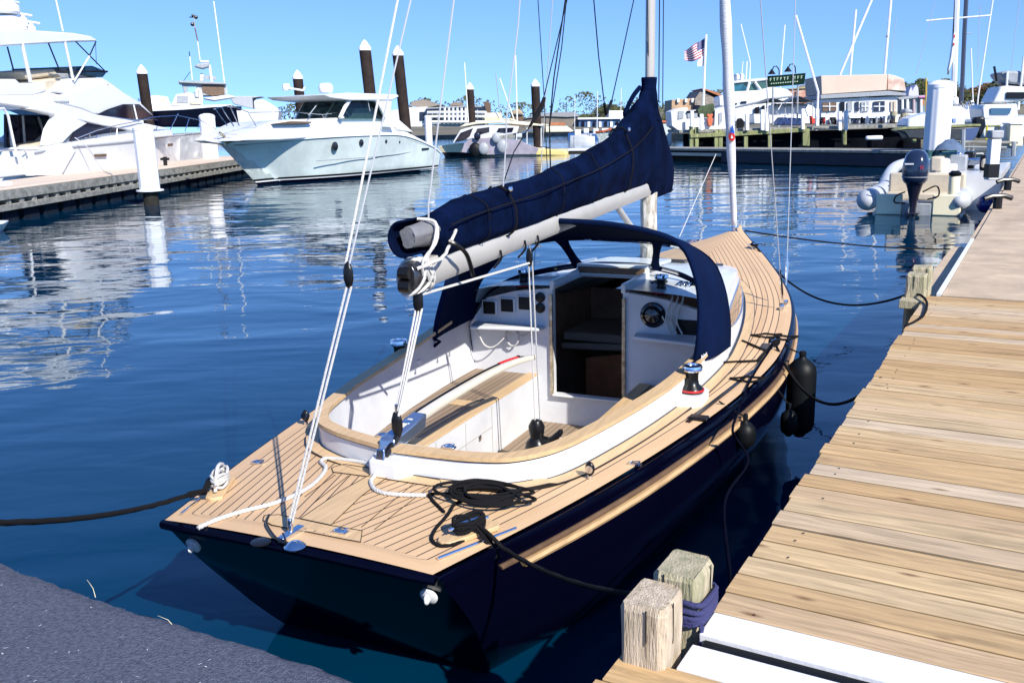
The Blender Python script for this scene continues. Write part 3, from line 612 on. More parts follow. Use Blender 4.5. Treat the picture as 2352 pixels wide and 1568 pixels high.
# mast, boom, sail cover, jib
mb=MB().loft([[B(5.2+.085*math.cos(a)+.0*z,.062*math.sin(a),z) for a in [2*math.pi*k/20 for k in range(20)]] for z in (1.15,2.0)])
lm=MB().loft([[B(5.2+(.085+.012*noise.noise(V((a*2,z*3,0)))+.008*noise.noise(V((a*6,z*9,4))))*math.cos(a),(.072+.014*noise.noise(V((a*2,z*3,7))))*math.sin(a),z) for a in [2*math.pi*k/32 for k in range(32)]] for z in [1.22+.66*i/30 for i in range(31)]])
mast=S.part('mast',MB().loft([[B(5.2+.055*math.cos(a),.040*math.sin(a),z) for a in [2*math.pi*k/20 for k in range(20)]] for z in (1.15,2.5,5.,9.,12.5)]),M['alu'])
S.part('mast_wrap',lm,M['oldmast'],parent=mast,smooth=70)
S.part('mast_collar',MB().lathe([(.14,0),(.14,.02),(.11,.05),(.10,.08)],B(5.2,0,1.225),n=20),M['black'],parent=mast)
def boomz(s): return 1.775+(s-1.1)*.038
mb=MB()
def brect(s,hw=.052,h=.072): 
    z=boomz(s);return [B(s,hw*a,z+h*b_) for a,b_ in ((-.55,-1),(.55,-1),(.95,-.55),(1,.5),(.6,1),(-.6,1),(-1,.5),(-.95,-.55))]
mb.loft([brect(s) for s in (1.16,3,5.12)]);boom=S.part('boom',mb,M['alu'],smooth=50)
mb=MB().loft([brect(1.16,.056,.077),brect(1.10,.056,.078),brect(1.045,.045,.06)]);S.part('boom_end_fitting',mb,mat('dark_casting',(.10,.10,.11),.25,metal=.8),parent=boom,bevel=.004)
for dz_ in (-.035,.03): S.part('sheave',MB().lathe([(.032,-.03),(.032,.03)],B(1.03,0,boomz(1)+dz_),(0,1,0),16),M['black'],parent=boom)
# sail cover
top=[(975,486),(1010,472),(1160,440),(1250,412),(1330,380),(1385,345),(1430,300),(1462,258),(1478,225)]
prof=sorted([(lambda q:(q.x,q.z))(Lo(*p,0)) for p in top]);print('cover profile',prof)
prof=[(1.14,2.03),(1.4,2.09),(1.9,2.13),(2.44,2.16),(2.95,2.21),(3.5,2.27),(4.0,2.36),(4.4,2.46),(4.75,2.60),(4.95,2.72),(5.08,2.80)]
ct=cub(prof)
def ring(s,zt,zb,hw,n=28,seed=0):
    r=[]
    for k in range(n):
        t=2*math.pi*k/n;c,s_=math.cos(t),math.sin(t);q=(s_+1)/2
        w_=hw*(1-.25*q**3)*math.copysign(abs(c)**.8,c);z=zb+(zt-zb)*q
        f=.016*noise.noise(V((s*2.2,z*3,c*2+seed)))+.010*noise.noise(V((s*7,z*4+s*5,c*3+seed)))+.022*noise.noise(V((s*1.1+z*2.2,c*2,seed+4)))
        r.append(B(s,w_+(f if c>0 else -f),z+f*.4))
    return r
mb=MB();rings=[]
for i in range(90):
    s=1.30+(4.98-1.30)*i/89;t=i/89;rings.append(ring(s,ct(s),boomz(s)+.045-.01*t,.086+.014*t+.06*max(0,t-.8)*2))
for i in range(1,14):
    t=i/13;s=4.98+t*.95;zt=cub([(4.9,2.70),(5.0,2.74),(5.25,2.68),(5.5,2.44),(5.78,2.18),(5.95,1.93)])(s)+.02;zb=1.93-.13*min(1,t*4)+.03*t;hw=(.125-.02*t)*math.sqrt(max(.03,1-t**4))
    rings.append(ring(s,zt,zb,hw))
mb.loft(rings);cover=S.part('sail_cover',mb,M['canvas'],smooth=80)
mb=MB();rr=[]
for i in range(22):
    t=i/21;z=2.50+.36*t;rad=.060+.05*(1-t)**1.5;rr.append([B(5.17-.04*(1-t)+(rad*1.25+.012*noise.noise(V((a,z*7,1))))*math.cos(a),(rad+.016*noise.noise(V((a*2,z*12,5))))*math.sin(a),z) for a in [2*math.pi*k/24 for k in range(24)]])
mb.loft(rr);S.part('cover_collar',mb,M['canvas'],parent=cover,smooth=80)
S.part('cover_tie',MB().tube(spline([B(5.08,-.05,2.78),B(5.0,-.09,2.70),B(4.94,-.13,2.58),B(4.93,-.12,2.52)],5),[.02]*10+[.028]*5+[.01],6),M['canvas'],parent=cover)
# seam line, straps, clips on the starboard face of the cover
def csurf(s,q): 
    r=ring(s,ct(s),boomz(s)+.04,.108+.012*(s-1.3)/3.7+.004,n=40);return r
mb=MB();mb.tube([B(s,.112,boomz(s)+.045+(ct(s)-boomz(s))*.62) for s in [1.32+i*.12 for i in range(31)]],.004,5);S.part('cover_seam',mb,M['blackrope'],parent=cover)
for s in (1.75,2.9,3.6): S.part('panel_seam',MB().tube(ring(s,ct(s)+.002,boomz(s)+.045,.108+.012*(s-1.3)/3.7),.0028,4),M['blackrope'],parent=cover)
for s in (2.1,4.35):
    r=ring(s,ct(s)+.006,boomz(s)+.035,.122);mb=MB().tube(r[8:]+r[:8],.006,5);S.part('strap',mb,M['blackrope'],parent=cover)
    mb=MB().ball(B(s,.085,ct(s)-.01),.018,8,(1.6,.6,1));S.part('clip',mb,M['steel'],parent=cover)
# rolled sail end showing out of the cover (grey) with white lashing
mb=MB();rr=[]
for i in range(14):
    t=i/13;s=1.07+.30*t;rr.append([B(s+.03*noise.noise(V((a,t*3,2))),(.056+.014*noise.noise(V((math.cos(a)*2,t*2,math.sin(a)*2))))*math.cos(a)*(.75+.25*t),1.972+(.066+.014*noise.noise(V((math.cos(a)*2,3,t+math.sin(a)*2))))*math.sin(a)*(.80+.2*t)) for a in [2*math.pi*k/24 for k in range(24)]])
mb.loft(rr);sail=S.part('flaked_sail',mb,mat('flaked_sail',(.17,.17,.18),.7,var=.3,vscale=5,bump=.5,bscale=20),smooth=70)
mb=MB().loft([[B(s,(.080)*math.cos(a)-.005,1.968+.092*math.sin(a)) for a in [math.pi*.55+math.pi*1.05*k/14 for k in range(15)]]+[B(s,(.070)*math.cos(a)-.005,1.968+.082*math.sin(a)) for a in [math.pi*.55+math.pi*1.05*k/14 for k in range(14,-1,-1)]] for s in (1.02,1.2,1.36)]);S.part('sail_flap',mb,M['canvas'],parent=sail,smooth=70)
mb=MB();rnd=random.Random(3)
for k in range(5):
    s0=1.10+.02*k+rnd.uniform(-.01,.01);mb.tube([B(s0+.06*math.sin(a+k),.062*math.cos(a)*1.12,boomz(1.1)+.085*math.sin(a)) for a in [2*math.pi*i/20 for i in range(21)]],.0085,7,twist=60)
for k in range(2):
    mb.tube(spline([B(1.12+.03*k,.05,boomz(1.1)-.02),B(1.08+.03*k,.075,boomz(1.1)+.08),B(1.20-.02*k,.085,1.94),B(1.24,.06,2.03),B(1.20,-.02,2.05)],6),.008,7,twist=60)
mb.tube(spline([B(1.06,.05,boomz(1)+.05),B(1.16,.13,boomz(1)+.09),B(1.30,.10,boomz(1)+.13),B(1.42,.08,boomz(1)+.2)],6),.009,7,twist=60)
S.part('lashing',mb,M['whiterope'],parent=boom)
S.part('strap_tail',MB().tube(spline([B(1.30,.10,1.93),B(1.33,.14,1.90),B(1.42,.14,1.84),B(1.52,.12,1.72)],6),.012,6),M['black'],parent=boom)
for s in (2.35,2.55,2.0): S.part('boom_bail',MB().tube(spline([B(s,.055,boomz(s)-.02),B(s,.058,boomz(s)-.07),B(s+.02,.0,boomz(s)-.13)],5),.007,6),M['black'],parent=boom)
S.part('vang',MB().tube([B(5.06,0,1.42),B(4.3,0,boomz(4.3)-.06)],.026,10),M['alu'],parent=boom)
# furled jib on the forestay
jt=B(9.02,0,1.16);jtop=B(5.45,0,11.5);mb=MB();rr=[]
for i in range(90):
    t=i/89*.75;p=jt.lerp(jtop,t);rad=.03+.032*min(1,t*7)+.004*math.sin(t*90);rr.append([p+V((rad*math.cos(a),rad*math.sin(a),0))*(1+.06*noise.noise(V((math.cos(a)*2,t*40,math.sin(a)*2)))) for a in [2*math.pi*k/18 for k in range(18)]])
mb.loft(rr);jib=S.part('furled_jib',mb,M['sailcloth'],smooth=80)
mb=MB()
for t in (.02,.045,.075,.11): mb.tube([jt.lerp(jtop,t+.006*a/6.3)+V(((.03+.034*min(1,t*7))*math.cos(a),(.03+.034*min(1,t*7))*math.sin(a),0)) for a in [2*math.pi*k/20 for k in range(21)]],.002,4)
S.part('furling_line_turns',mb,M['greyrope'],parent=jib)
# maker's mark on the furled sail: a red disc below a blue drop, both curved round the roll
q=Lo(1674,308,0);t=(q.z-jt.z)/(jtop.z-jt.z)
def roundpatch(zc,rx,rz_,shape,m,nm,off=.003):
    mb=MB();rings=[]
    for i in range(9):
        v=-1+2*i/8;row=[]
        for k in range(13):
            u=-1+2*k/12;uu,vv=shape(u,v);p=jt.lerp(jtop,(zc+rz_*vv-jt.z)/(jtop.z-jt.z));an=R(180+26)+uu*rx/.062
            row.append(p+V((math.cos(an),math.sin(an),0))*(.062+.004+off))
        rings.append(row)
    mb.loft(rings,cap=False,close=False);S.part(nm,mb,m,parent=jib,smooth=60)
disc=lambda u,v:(u*math.sqrt(max(0,1-v*v)),v)
roundpatch(q.z-.035,.038,.055,disc,M['red'],'red_mark');roundpatch(q.z+.055,.026,.05,lambda u,v:(u*(1-(v+1)/2)**.7*1.0+.3,v),mat('blue_mark',(.01,.08,.4),.5),'blue_mark')
roundpatch(q.z-.03,.014,.022,lambda u,v:(u*(1-(v+1)/2)-.1,v),M['white2'],'white_mark',.006)
S.part('furler_drum',MB().lathe([(.05,0),(.055,.02),(.035,.03),(.035,.06),(.055,.07),(.05,.09)],B(9.03,0,1.08),n=16),M['steel'])
mb=MB();mb.tube([jt.lerp(jtop,.7),jtop],.006,5);S.part('forestay',mb,M['steel'])
# dodger
st_f=[(2.86,1.0,.965),(2.84,1.03,1.15),(2.84,1.03,1.40),(2.88,.98,1.58),(2.92,.89,1.72),(2.93,.72,1.795),(2.93,.42,1.845),(2.93,.1,1.86)]
pt_f=[(3.0,-.99,.955),(3.02,-.97,1.1),(3.06,-.93,1.28),(3.08,-.86,1.48),(3.06,-.72,1.66),(3.0,-.52,1.78),(2.95,-.2,1.85)]
arch=spline([B(*p) for p in st_f]+[B(*p) for p in pt_f[::-1]],4)
fr_s=[(3.42,1.115,.97),(3.42,1.11,1.15),(3.46,1.06,1.36),(3.62,.95,1.50),(3.75,.80,1.58),(3.86,.64,1.61),(3.95,.38,1.625),(3.98,.1,1.63)]
fr_p=[(3.62,-.98,.99),(3.62,-.97,1.12),(3.68,-.94,1.28),(3.78,-.86,1.42),(3.86,-.74,1.54),(3.93,-.5,1.60),(3.97,-.2,1.63)]
front=spline([B(*p) for p in fr_s]+[B(*p) for p in fr_p[::-1]],4)
n=len(arch)
def dsurf(off):
    rows=[]
    for i in range(n):
        row=[]
        for j in range(9):
            t=j/8;p=arch[i].lerp(front[i],t);c=V((p.x,0,1.2));o_=(p-c).normalized();p=p+o_*(.022*math.sin(math.pi*t)+off+.006*noise.noise(p*4));row.append(p)
        rows.append(row)
    return rows
a=dsurf(0);b_=dsurf(-.012);mb=MB();mb.loft([r+q[::-1] for r,q in zip(a,b_)]);dod=S.part('dodger',mb,M['canvas2'],smooth=70)
S.part('dodger_bow',MB().tube([p+V((.0,0,0)) for p in arch],.019,8),M['canvas2'],parent=dod)
mb=MB();mb.tube([arch[-1],B(3.05,-.97,.93),B(3.0,-1.0,.90)],.014,6);S.part('dodger_tab',mb,M['canvas'],parent=dod)
mb=MB();mb.prism([B(2.62,.985,.985),B(2.90,1.02,.985),B(2.92,1.06,1.05),B(2.70,.99,1.0)],B(0,.012,.01));S.part('dodger_tab',mb,M['canvas'],parent=dod)
# windows : base curve on the roof
bs=[(3.50,1.06,1.06),(3.60,1.03,1.12),(3.80,.93,1.20),(4.0,.78,1.255),(4.18,.62,1.285),(4.28,.47,1.31),(4.36,.25,1.335),(4.38,.08,1.34)]
bp_=[(3.66,-.985,1.02),(3.72,-.96,1.10),(3.82,-.90,1.18),(3.98,-.80,1.245),(4.15,-.64,1.28),(4.27,-.45,1.31),(4.36,-.2,1.335)]
base=spline([B(*p) for p in bs]+[B(*p) for p in bp_[::-1]],4)
nb=len(base)
fi=lambda u:front[min(n-1,int(round(u*(n-1))))];bi=lambda u:base[min(nb-1,int(round(u*(nb-1))))]
# find indices of mullions by y
def idx(curve,o): return min(range(len(curve)),key=lambda i:abs(-curve[i].y-o))
cuts=[(4,n-1-4)]
edges_o=[.42,-.36]
def strip(name,i0,i1,m,parent,k0=0,k1=1,off=0):
    mb=MB();rows=[]
    for i in range(i0,i1+1): f,g=front[i],base[i];rows.append([f.lerp(g,k0+(k1-k0)*j/4)+V((off,0,off*.5)) for j in range(5)])
    rows2=[[p+V((-.008,0,-.003)) for p in r] for r in rows]
    mb.loft([r+q[::-1] for r,q in zip(rows,rows2)]);return S.part(name,mb,m,parent=parent,smooth=70)
im1=idx(front,.42);im2=idx(front,-.38)
strip('dodger_window',3,n-4,M['clear'],dod,.04,.96)
strip('window_base_band',0,n-1,M['canvas2'],dod,.86,1.02,.004);strip('window_top_band',0,n-1,M['canvas2'],dod,-.03,.10,.004)
def mull(i,wd): 
    f,g=front[i],base[i];d=(g-f);t=(front[min(i+1,n-1)]-front[max(i-1,0)]).normalized()*wd;mb=MB()
    rows=[]
    for k in range(9):
        u=k/8;fl=1+1.2*abs(2*u-1)**3;p=f+d*u+V((.006,0,.004));rows.append([p-t*fl,p+t*fl,p+t*fl+V((-.02,0,-.01)),p-t*fl+V((-.02,0,-.01))])
    mb.loft(rows);S.part('window_pillar',mb,M['canvas2'],parent=dod,smooth=60)
mull(im1,.03);mull(im2,.03);strip('side_panel',0,3,M['canvas2'],dod);strip('side_panel',n-5,n-1,M['canvas2'],dod)
# small white maker's script on the starboard panel
mb=MB();l0,l1=Lo(1612,820,1.10),Lo(1641,797,1.10);dl=(l1-l0).normalized();up=V((0,0,1));up=(up-dl*up.dot(dl)).normalized()
for k,(wd,h,dy) in enumerate(((.012,.036,0),(.006,.016,-.003),(.008,.016,-.003),(.005,.026,.002),(.008,.016,-.003),(.009,.016,-.003),(.006,.018,-.002),(.009,.020,0))): mb.box(l0+dl*(.018*k)+up*dy,(wd,.003,h*.7),ax=(dl,dl.cross(up),up))
S.part('white_script',mb,M['white2'],parent=dod,smooth=0)
# tiller and rudder
til=spline([B(.93,-.04,.985),B(1.12,-.045,1.01),B(1.5,-.05,1.025),B(2.0,-.04,1.035),B(2.35,-.03,1.022),B(2.62,-.02,.99)],8);m=len(til)
mb=MB();rr=[]
for i,p in enumerate(til):
    t=i/(m-1);hw=.021-.007*t;hh=.030-.014*t;rr.append([p+V((0,a*hw,b*hh)) for a,b in ((-.7,-1),(.7,-1),(1,-.6),(1,.6),(.7,1),(-.7,1),(-1,.6),(-1,-.6))])
mb.loft(rr);til_o=S.part('tiller',mb,mat('pale_ash',(.74,.66,.50),.35,var=.08,coat=.5,stretch=(1,6,6)),smooth=40)
mb=MB();mb.prism([B(.82,-.085,.93),B(1.15,-.085,.965),B(1.17,-.085,1.045),B(.84,-.085,1.005)],B(0,.09,0));S.part('tiller_head',mb,mat('brushed_head',(.45,.52,.62),.22,metal=.9),parent=til_o,bevel=.012)
for k in (0,1): S.part('head_plate',MB().lathe([(.022,0),(.022,.004),(.0001,.005)],B(.95+.09*k,-.04,1.012+.012*k+.005),(-.1,0,1),14),M['steel'],parent=til_o)
ext=spline([p+V((0,.055,.0)) for p in til[8::6]],3);mb=MB().tube(ext,.011,8);e=S.part('tiller_extension',mb,M['black'],parent=til_o)
g=[p+V((0,.055,.002)) for p in til[-12:-4]];S.part('red_grip',MB().tube(g,.014,8),M['red'],parent=til_o);S.part('grip_end',MB().ball(g[-1],.020,8),M['black'],parent=til_o)
mb=MB();mb.prism([B(.50,-.02,-.1),B(.86,-.02,-.1),B(1.0,-.02,-1.2),B(.62,-.02,-1.2)],B(0,.04,0));S.part('rudder',mb,mat('antifouling_green',(.05,.12,.07),.6))
# mainsheet podium and sheets
mb=MB();mb.loft([[B(s,o,z) for s,o in ((.74,-.09),(.74,.07),(.90,.15),(1.02,.15),(1.02,-.16),(.86,-.13))] for z in (.80,.925)]);S.part('sheet_podium',mb,M['white'],bevel=.014)
mb=MB();mb.prism([B(.735,-.065,.80),B(.735,-.005,.80),B(.765,-.01,.975),B(.765,-.055,.975)],(.012,0,0));S.part('chainplate',mb,M['steel'],bevel=.004)
def block(name,p,d=V((0,0,1)),r=.03,h=.10,m='black'):
    mb=MB();d=V(d).normalized();mb.ball(p,r,10,(.55,1,h/r/2));b_=S.part(name,mb,M[m]);S.part('shackle',MB().tube([p+d*h*.4,p+d*h*.7],.008,6),M['steel'],parent=b_);return b_
blk=Lo(960,690,0);block('sheet_block',blk,r=.03,h=.16);b2=Lo(912,975,0);block('sheet_block',b2,r=.032,h=.15)
mb=MB();mb.tube([B(.80,-.03,.93),b2-V((0,0,.06))],.018,8);S.part('block_strop',mb,M['black'])
for dx in (-.022,-.005,.014): S.part('mainsheet',MB().tube([blk+V((.0,dx,-.04)),b2+V((dx*.6,dx*.9,.05))],.0050,7,twist=60),M['whiterope'])
S.part('mainsheet',MB().tube([blk+V((0,0,.02)),B(1.12,0,boomz(1.1)-.06)],.010,7),M['black'])
b3=Lo(1216,590,0);block('boom_block',b3,r=.024,h=.13);S.part('boom_block_line',MB().tube([b3,B(b3.x,0,boomz(b3.x)-.05)],.006,6),M['greyrope'])
S.part('mainsheet',MB().tube([b3+V((0,0,-.04)),blk+V((.01,-.02,.03))],.0075,7,twist=60),M['whiterope'])
swv=B(2.60,0,.36)
S.part('mainsheet',MB().tube([b3+V((.0,.006,-.03)),swv+V((0,.01,.12))],.0050,7,twist=60),M['whiterope']);S.part('mainsheet',MB().tube([b3+V((.02,-.01,-.03)),swv+V((.02,-.02,.1))],.0050,7,twist=60),M['whiterope'])
sw=S.part('swivel_post',MB().tube([B(2.6,0,.19),B(2.6,0,.36)],.030,16),M['steel'])
S.part('swivel_base',MB().lathe([(.075,0),(.082,.02),(.072,.06),(.045,.09),(.052,.13),(.056,.17),(.035,.21),(.0001,.215)],B(2.6,0,.35),n=20),M['black'],parent=sw)
S.part('cleat_arm',MB().tube(spline([B(2.6,.03,.42),B(2.58,.11,.43),B(2.58,.16,.48),B(2.58,.19,.52)],5),[.04,.04,.038,.036,.034,.034,.034,.032,.03,.028,.026,.024,.022,.02,.016,.012],8),M['black'],parent=sw)
S.part('sheet_tail',MB().tube(spline([B(2.58,.17,.48),B(2.57,.19,.44),B(2.57,.20,.33),B(2.57,.20,.21)],5),.006,6,twist=60),M['whiterope'],parent=sw)
# backstay
bb=B(.02,0,.87);bl=Lo(800,632,0);k1=Lo(905,90,0);d1=(k1-bl);d2=(Lo(945,5,0)-bl)
S.part('backstay_block',MB().ball(bl,.026,10,(.6,1,2.4)),M['black'])
for dx in (-.012,.012): S.part('backstay_tackle',MB().tube([bb+V((0,dx*.6,.04)),bl+V((0,dx,-.05))],.0052,7,twist=60),M['whiterope'])
S.part('backstay_line',MB().tube([bl+V((0,.01,.05)),bl+d1*7],.0058,6),M['whiterope']);S.part('backstay_line',MB().tube([bl+V((0,-.01,.05)),bl+d2*7],.0045,6),M['greyrope'])
mb=MB();mb.box(bb+V((0,0,-.02)),(.14,.035,.05));mb.tube([bb+V((0,0,-.02)),bb+V((0,0,.06))],.012,8);S.part('backstay_chainplate',mb,M['steel'],bevel=.004)
ringp=[P(*p,.87) for p in ((618,1182),(612,1200),(622,1220),(640,1240),(655,1245),(650,1225))]
S.part('black_strop',MB().tube([S.l(p) for p in spline(ringp,5)],.006,6),M['black'])
# topping lift and lazy lines, shrouds
def line(name,pts,r,m,o=0): S.part(name,MB().tube([Lo(*p,o) for p in pts],r,6),M[m])
line('topping_lift',[(985,560),(984,470),(1012,240),(1045,-20)],.005,'greyrope')
line('lazy_line',[(1155,442),(1163,310),(1163,275),(1190,60),(1197,-40)],.0045,'greyrope')
line('lazy_line',[(1265,412),(1262,290),(1272,180),(1300,-10)],.005,'black')
line('lazy_line',[(1262,290),(1290,110),(1302,-10)],.004,'black')
line('halyard',[(1388,238),(1375,130),(1362,-20)],.0045,'black',.1);line('halyard',[(1405,232),(1430,120),(1460,-20)],.0045,'black',.1)
line('halyard',[(1388,238),(1392,262),(1405,232)],.012,'black',.1)
line('halyard',[(1513,235),(1515,-20)],.0055,'black',.0);line('halyard',[(1522,250),(1524,-20)],.0045,'black',.0);line('halyard',[(1487,-10),(1490,170)],.004,'black',.0)
def wire(name,pts,r=.004,m='greyrope'): S.part(name,MB().tube(pts,r,6),M[m])
# running backstay / port shroud group with black boots
wire('port_shroud',[B(5.3,-1.20,.85),B(5.25,-.2,11.)],.0045,'greyrope')
pb=[Lo(1235,-10,-.9),Lo(1250,230,-.9),Lo(1258,410,-.9)];wire('running_backstay',pb,.004,'black')
pb=[Lo(*p,-.75) for p in ((1300,-10),(1247,228),(1196,360),(1112,402))]
wire('running_backstay',[Lo(*p,-.6) for p in ((1305,-10),(1248,228))],.005,'black')
S.part('boot',MB().tube([Lo(1250,225,-.6),Lo(1243,248,-.6),Lo(1217,290,-.6)],[.014,.022,.010],7),M['blackrope'])
wire('running_backstay',[Lo(1217,290,-.6),Lo(1180,350,-.6),Lo(1150,440,-.6)],.005,'black')
for p0,p1 in (((1797,690),(1745,-20)),((1806,655),(1828,-20))): 
    a,b_=Lo(*p0,1.17),Lo(*p1,1.02 if p1[0]<1800 else 1.08);wire('shroud',[a,b_],.004);
    d=(b_-a).normalized();S.part('turnbuckle',MB().tube([a,a+d*.04,a+d*.07,a+d*.20,a+d*.23,a+d*.3],[.008,.008,.013,.013,.007,.006],8),M['steel'])
    S.part('chainplate',MB().box(V((a.x,a.y,zs(a.x)+.02)),(.09,.03,.05)),M['steel'],bevel=.004)
wire('jib_sheet',[Lo(1640,355,0)+V((.1,0,0)),B(5.9,.1,1.4)],.004,'whiterope')
# deck hardware
def deckat(x,y,h=0):      # photo point on the real, cambered deck
    z=.83
    for _ in range(4):
        q=Lb(x,y,z+h);z=camber(max(0,q.x),-q.y)
    return V((q.x,q.y,z+h))
def hdisc(name,x,y,r,m,prof=None):
    p=deckat(x,y);S.part(name,MB().lathe([(k*r,h*r) for k,h in (prof or [(1,0),(1,.12),(.7,.4),(.3,.6),(.0001,.62)])],p,n=20),M[m])
hdisc('stern_light',678,1256,.045,'steel');hdisc('deck_plate',599,1245,.042,'black',[(1,0),(1,.08),(.8,.12),(.0001,.12)])
for x,y in ((782,1224),(593,1065),(1458,1068),(1030,1026),(880,1000)):
    p=deckat(x,y) if y>1030 else None
    if p is None: q=Lb(x,y,.975);p=V((q.x,q.y,.968))
    mb=MB();mb.box(p+V((0,0,.006)),(.034,.07,.010));mb.tube([p+V((-.02,-.02,.012)),p+V((.02,-.02,.016)),p+V((.02,.02,.012)),p+V((-.02,.02,.016))],.005,6);S.part('hinge_plate',mb,M['steel'],bevel=.003)
for x,y in ((1355,1100),(703,975)):
    p=deckat(x,y);mb=MB().lathe([(.012,0),(.012,.02),(.0001,.02)],p,n=12);e=S.part('eye_block',mb,M['steel']);S.part('sheave_cage',MB().ball(p+V((0,0,.055)),.034,12,(.45,.75,1.1)),M['black'],parent=e);S.part('sheave',MB().lathe([(.02,-.017),(.02,.017)],p+V((0,0,.055)),(1,0,0),14),M['steel'],parent=e)
p=deckat(1605,963);S.part('track_car',MB().box(p+V((0,0,.01)),(.07,.11,.022)),M['black'],bevel=.006);S.part('jib_track',MB().box(deckat(1650,930)+V((.35,.0,.006)),(1.5,.025,.010),ax=(V((1,-.12,0)).normalized(),V((.12,1,0)).normalized(),V((0,0,1)))),M['black'])
# teak toe strips, stainless rub strips at stern quarters
for sd,xs_ in ((1,((1005,1282),(1185,1212))),(-1,((415,1180),(460,1145)))):
    a,b_=deckat(*xs_[0],.008),deckat(*xs_[1],.008);S.part('rubbing_strip',MB().tube([a,b_],.007,8),M['steel'])
# cleats with their wooden pads
def cleat(x,y,ang,pad=True,sc_=1,name='cleat'):
    p=deckat(x,y);d=V((math.cos(ang),math.sin(ang),0));s_=V((-d.y,d.x,0))
    if pad: pd=S.part('cleat_pad',MB().loft([[p+d*(.15*sc_*a)+s_*(.04*b_)+V((0,0,z)) for a,b_ in ((-1,.3),(-.85,1),(.85,1),(1,.3),(1,-.3),(.85,-1),(-.85,-1),(-1,-.3))] for z in (0,.022)]),M['teak_plain'],bevel=.004)
    mb=MB();mb.tube([p+d*(-.10*sc_)+V((0,0,.055)),p+d*(-.05*sc_)+V((0,0,.062)),p+d*(.05*sc_)+V((0,0,.062)),p+d*(.10*sc_)+V((0,0,.055))],[.006,.012,.012,.006],8)
    for k in (-.03,.03): mb.tube([p+d*k*sc_,p+d*k*sc_+V((0,0,.06))],.011,8)
    S.part(name,mb,M['steel']);return p
cP=cleat(508,1125,R(28));cS=cleat(1078,1230,R(-28));cF=cleat(1778,800,R(-8),False);cB=cleat(1733,568,R(-40),False)
# vent discs on the transom
for sd in (1,-1):
    c=hullpt(0.0,.17,0)*0+B(.085,sd*.615,.675);mb=MB().lathe([(.038,0),(.038,.010),(.028,.016),(.0001,.018)],c+V((-.0,0,0)),(-1,0,-.35),20);v_=S.part('transom_vent',mb,M['white2'])
    S.part('vent_cowl',MB().ball(c+V((-.022,0,-.008)),.018,10,(1,.7,1.3)),M['white2'],parent=v_)
# lazarette hatch seams and king plank on the aft deck
def seam(pts,w_=.0028,nm='hatch_seam'): S.part(nm,MB().tube([deckat(*p,.0012) for p in pts],w_,4),M['black'])
def boardpx(nm,pts,m='teak_plain',h=.0035):
    q=[deckat(*p,.0005) for p in pts];mb=MB().prism(q,(0,0,h));b_=S.part(nm,mb,M[m]);S.part('seam',MB().tube([p+V((0,0,h)) for p in q+[q[0]]],.0026,4),M['black'],parent=b_)
boardpx('hatch_board',[(607,1185),(604,1195),(625,1207),(720,1225),(800,1241),(828,1246),(832,1220),(760,1208),(690,1193),(640,1183)])
boardpx('hatch_board',[(762,1075),(765,1085),(880,1100),(990,1117),(1015,1113),(1010,1103),(900,1083),(790,1067)])
boardpx('hatch_board',[(690,1192),(760,1207),(830,1140),(905,1086),(870,1080),(780,1130)])
for a,b_ in (((700,1140),(770,1090)),((720,1155),(800,1092)),((745,1165),(835,1097)),((830,1210),(950,1110)),((860,1215),(985,1118))): seam([a,b_],.0022,'deck_seam_line')
# ---------------------------------------------------------------- background: surveyed on real vertical planes at their own distance
def zc(ox,oy,s): return lambda x,y:(ox+x*s,oy+y*s)
z1=zc(0,0,.33655);z2=zc(471.2,56.5,.25237);z3=zc(942.3,113.1,.24039);z4=zc(1507.7,0,.35899);z5=zc(1884.6,235.6,.30057);z6=zc(1470,141.4,.20032);z7=zc(1884.6,0,.25237);z8=zc(358.1,18.8,.19231);zd=lambda x,y:(x,y)
class Side:      # a craft's near side: vertical plane through o with heading h; inward normal points away from the viewer
    def __init__(s,o,h,zf,hb=2.):
        s.o=V((o[0],o[1],0));s.h=h;s.d=V((math.sin(R(h)),math.cos(R(h)),0));n=V((s.d.y,-s.d.x,0));s.n=n if n.y>0 else -n;s.z=zf;s.hb=hb
    def at(s,x,y,off=0): return plane(s.o+s.n*off,s.h)(*s.z(x,y))
    def curved(s,x,y,fn):
        off=0
        for _ in range(8): p=s.at(x,y,off);off=fn((p-s.o).dot(s.d))
        return s.at(x,y,off),off
    def ex(s,T,name,pts,w,m,off=0,bevel=.03,parent=None,top=0,smooth=30):
        p=[s.at(*q,off) for q in pts];mb=MB();n=len(p);zt=max(q.z for q in p);zb=min(q.z for q in p)
        a=[q+s.n*(top*(q.z-zb)/(zt-zb+1e-6)) for q in p];b=[q+s.n*(w-2*0*off)-s.n*(top*(q.z-zb)/(zt-zb+1e-6)) for q in p]
        mb.v=a+b;mb.f=[tuple(range(n))[::-1],tuple(range(n,2*n))]+[(i,(i+1)%n,n+(i+1)%n,n+i) for i in range(n)]
        return T.part(name,mb,m,parent=parent,world=True,bevel=bevel,smooth=smooth)
    def bar(s,T,name,pts,r,m,off=0,parent=None): return T.part(name,MB().tube([s.at(*q,off) for q in pts],r,6),m,parent=parent,world=True)
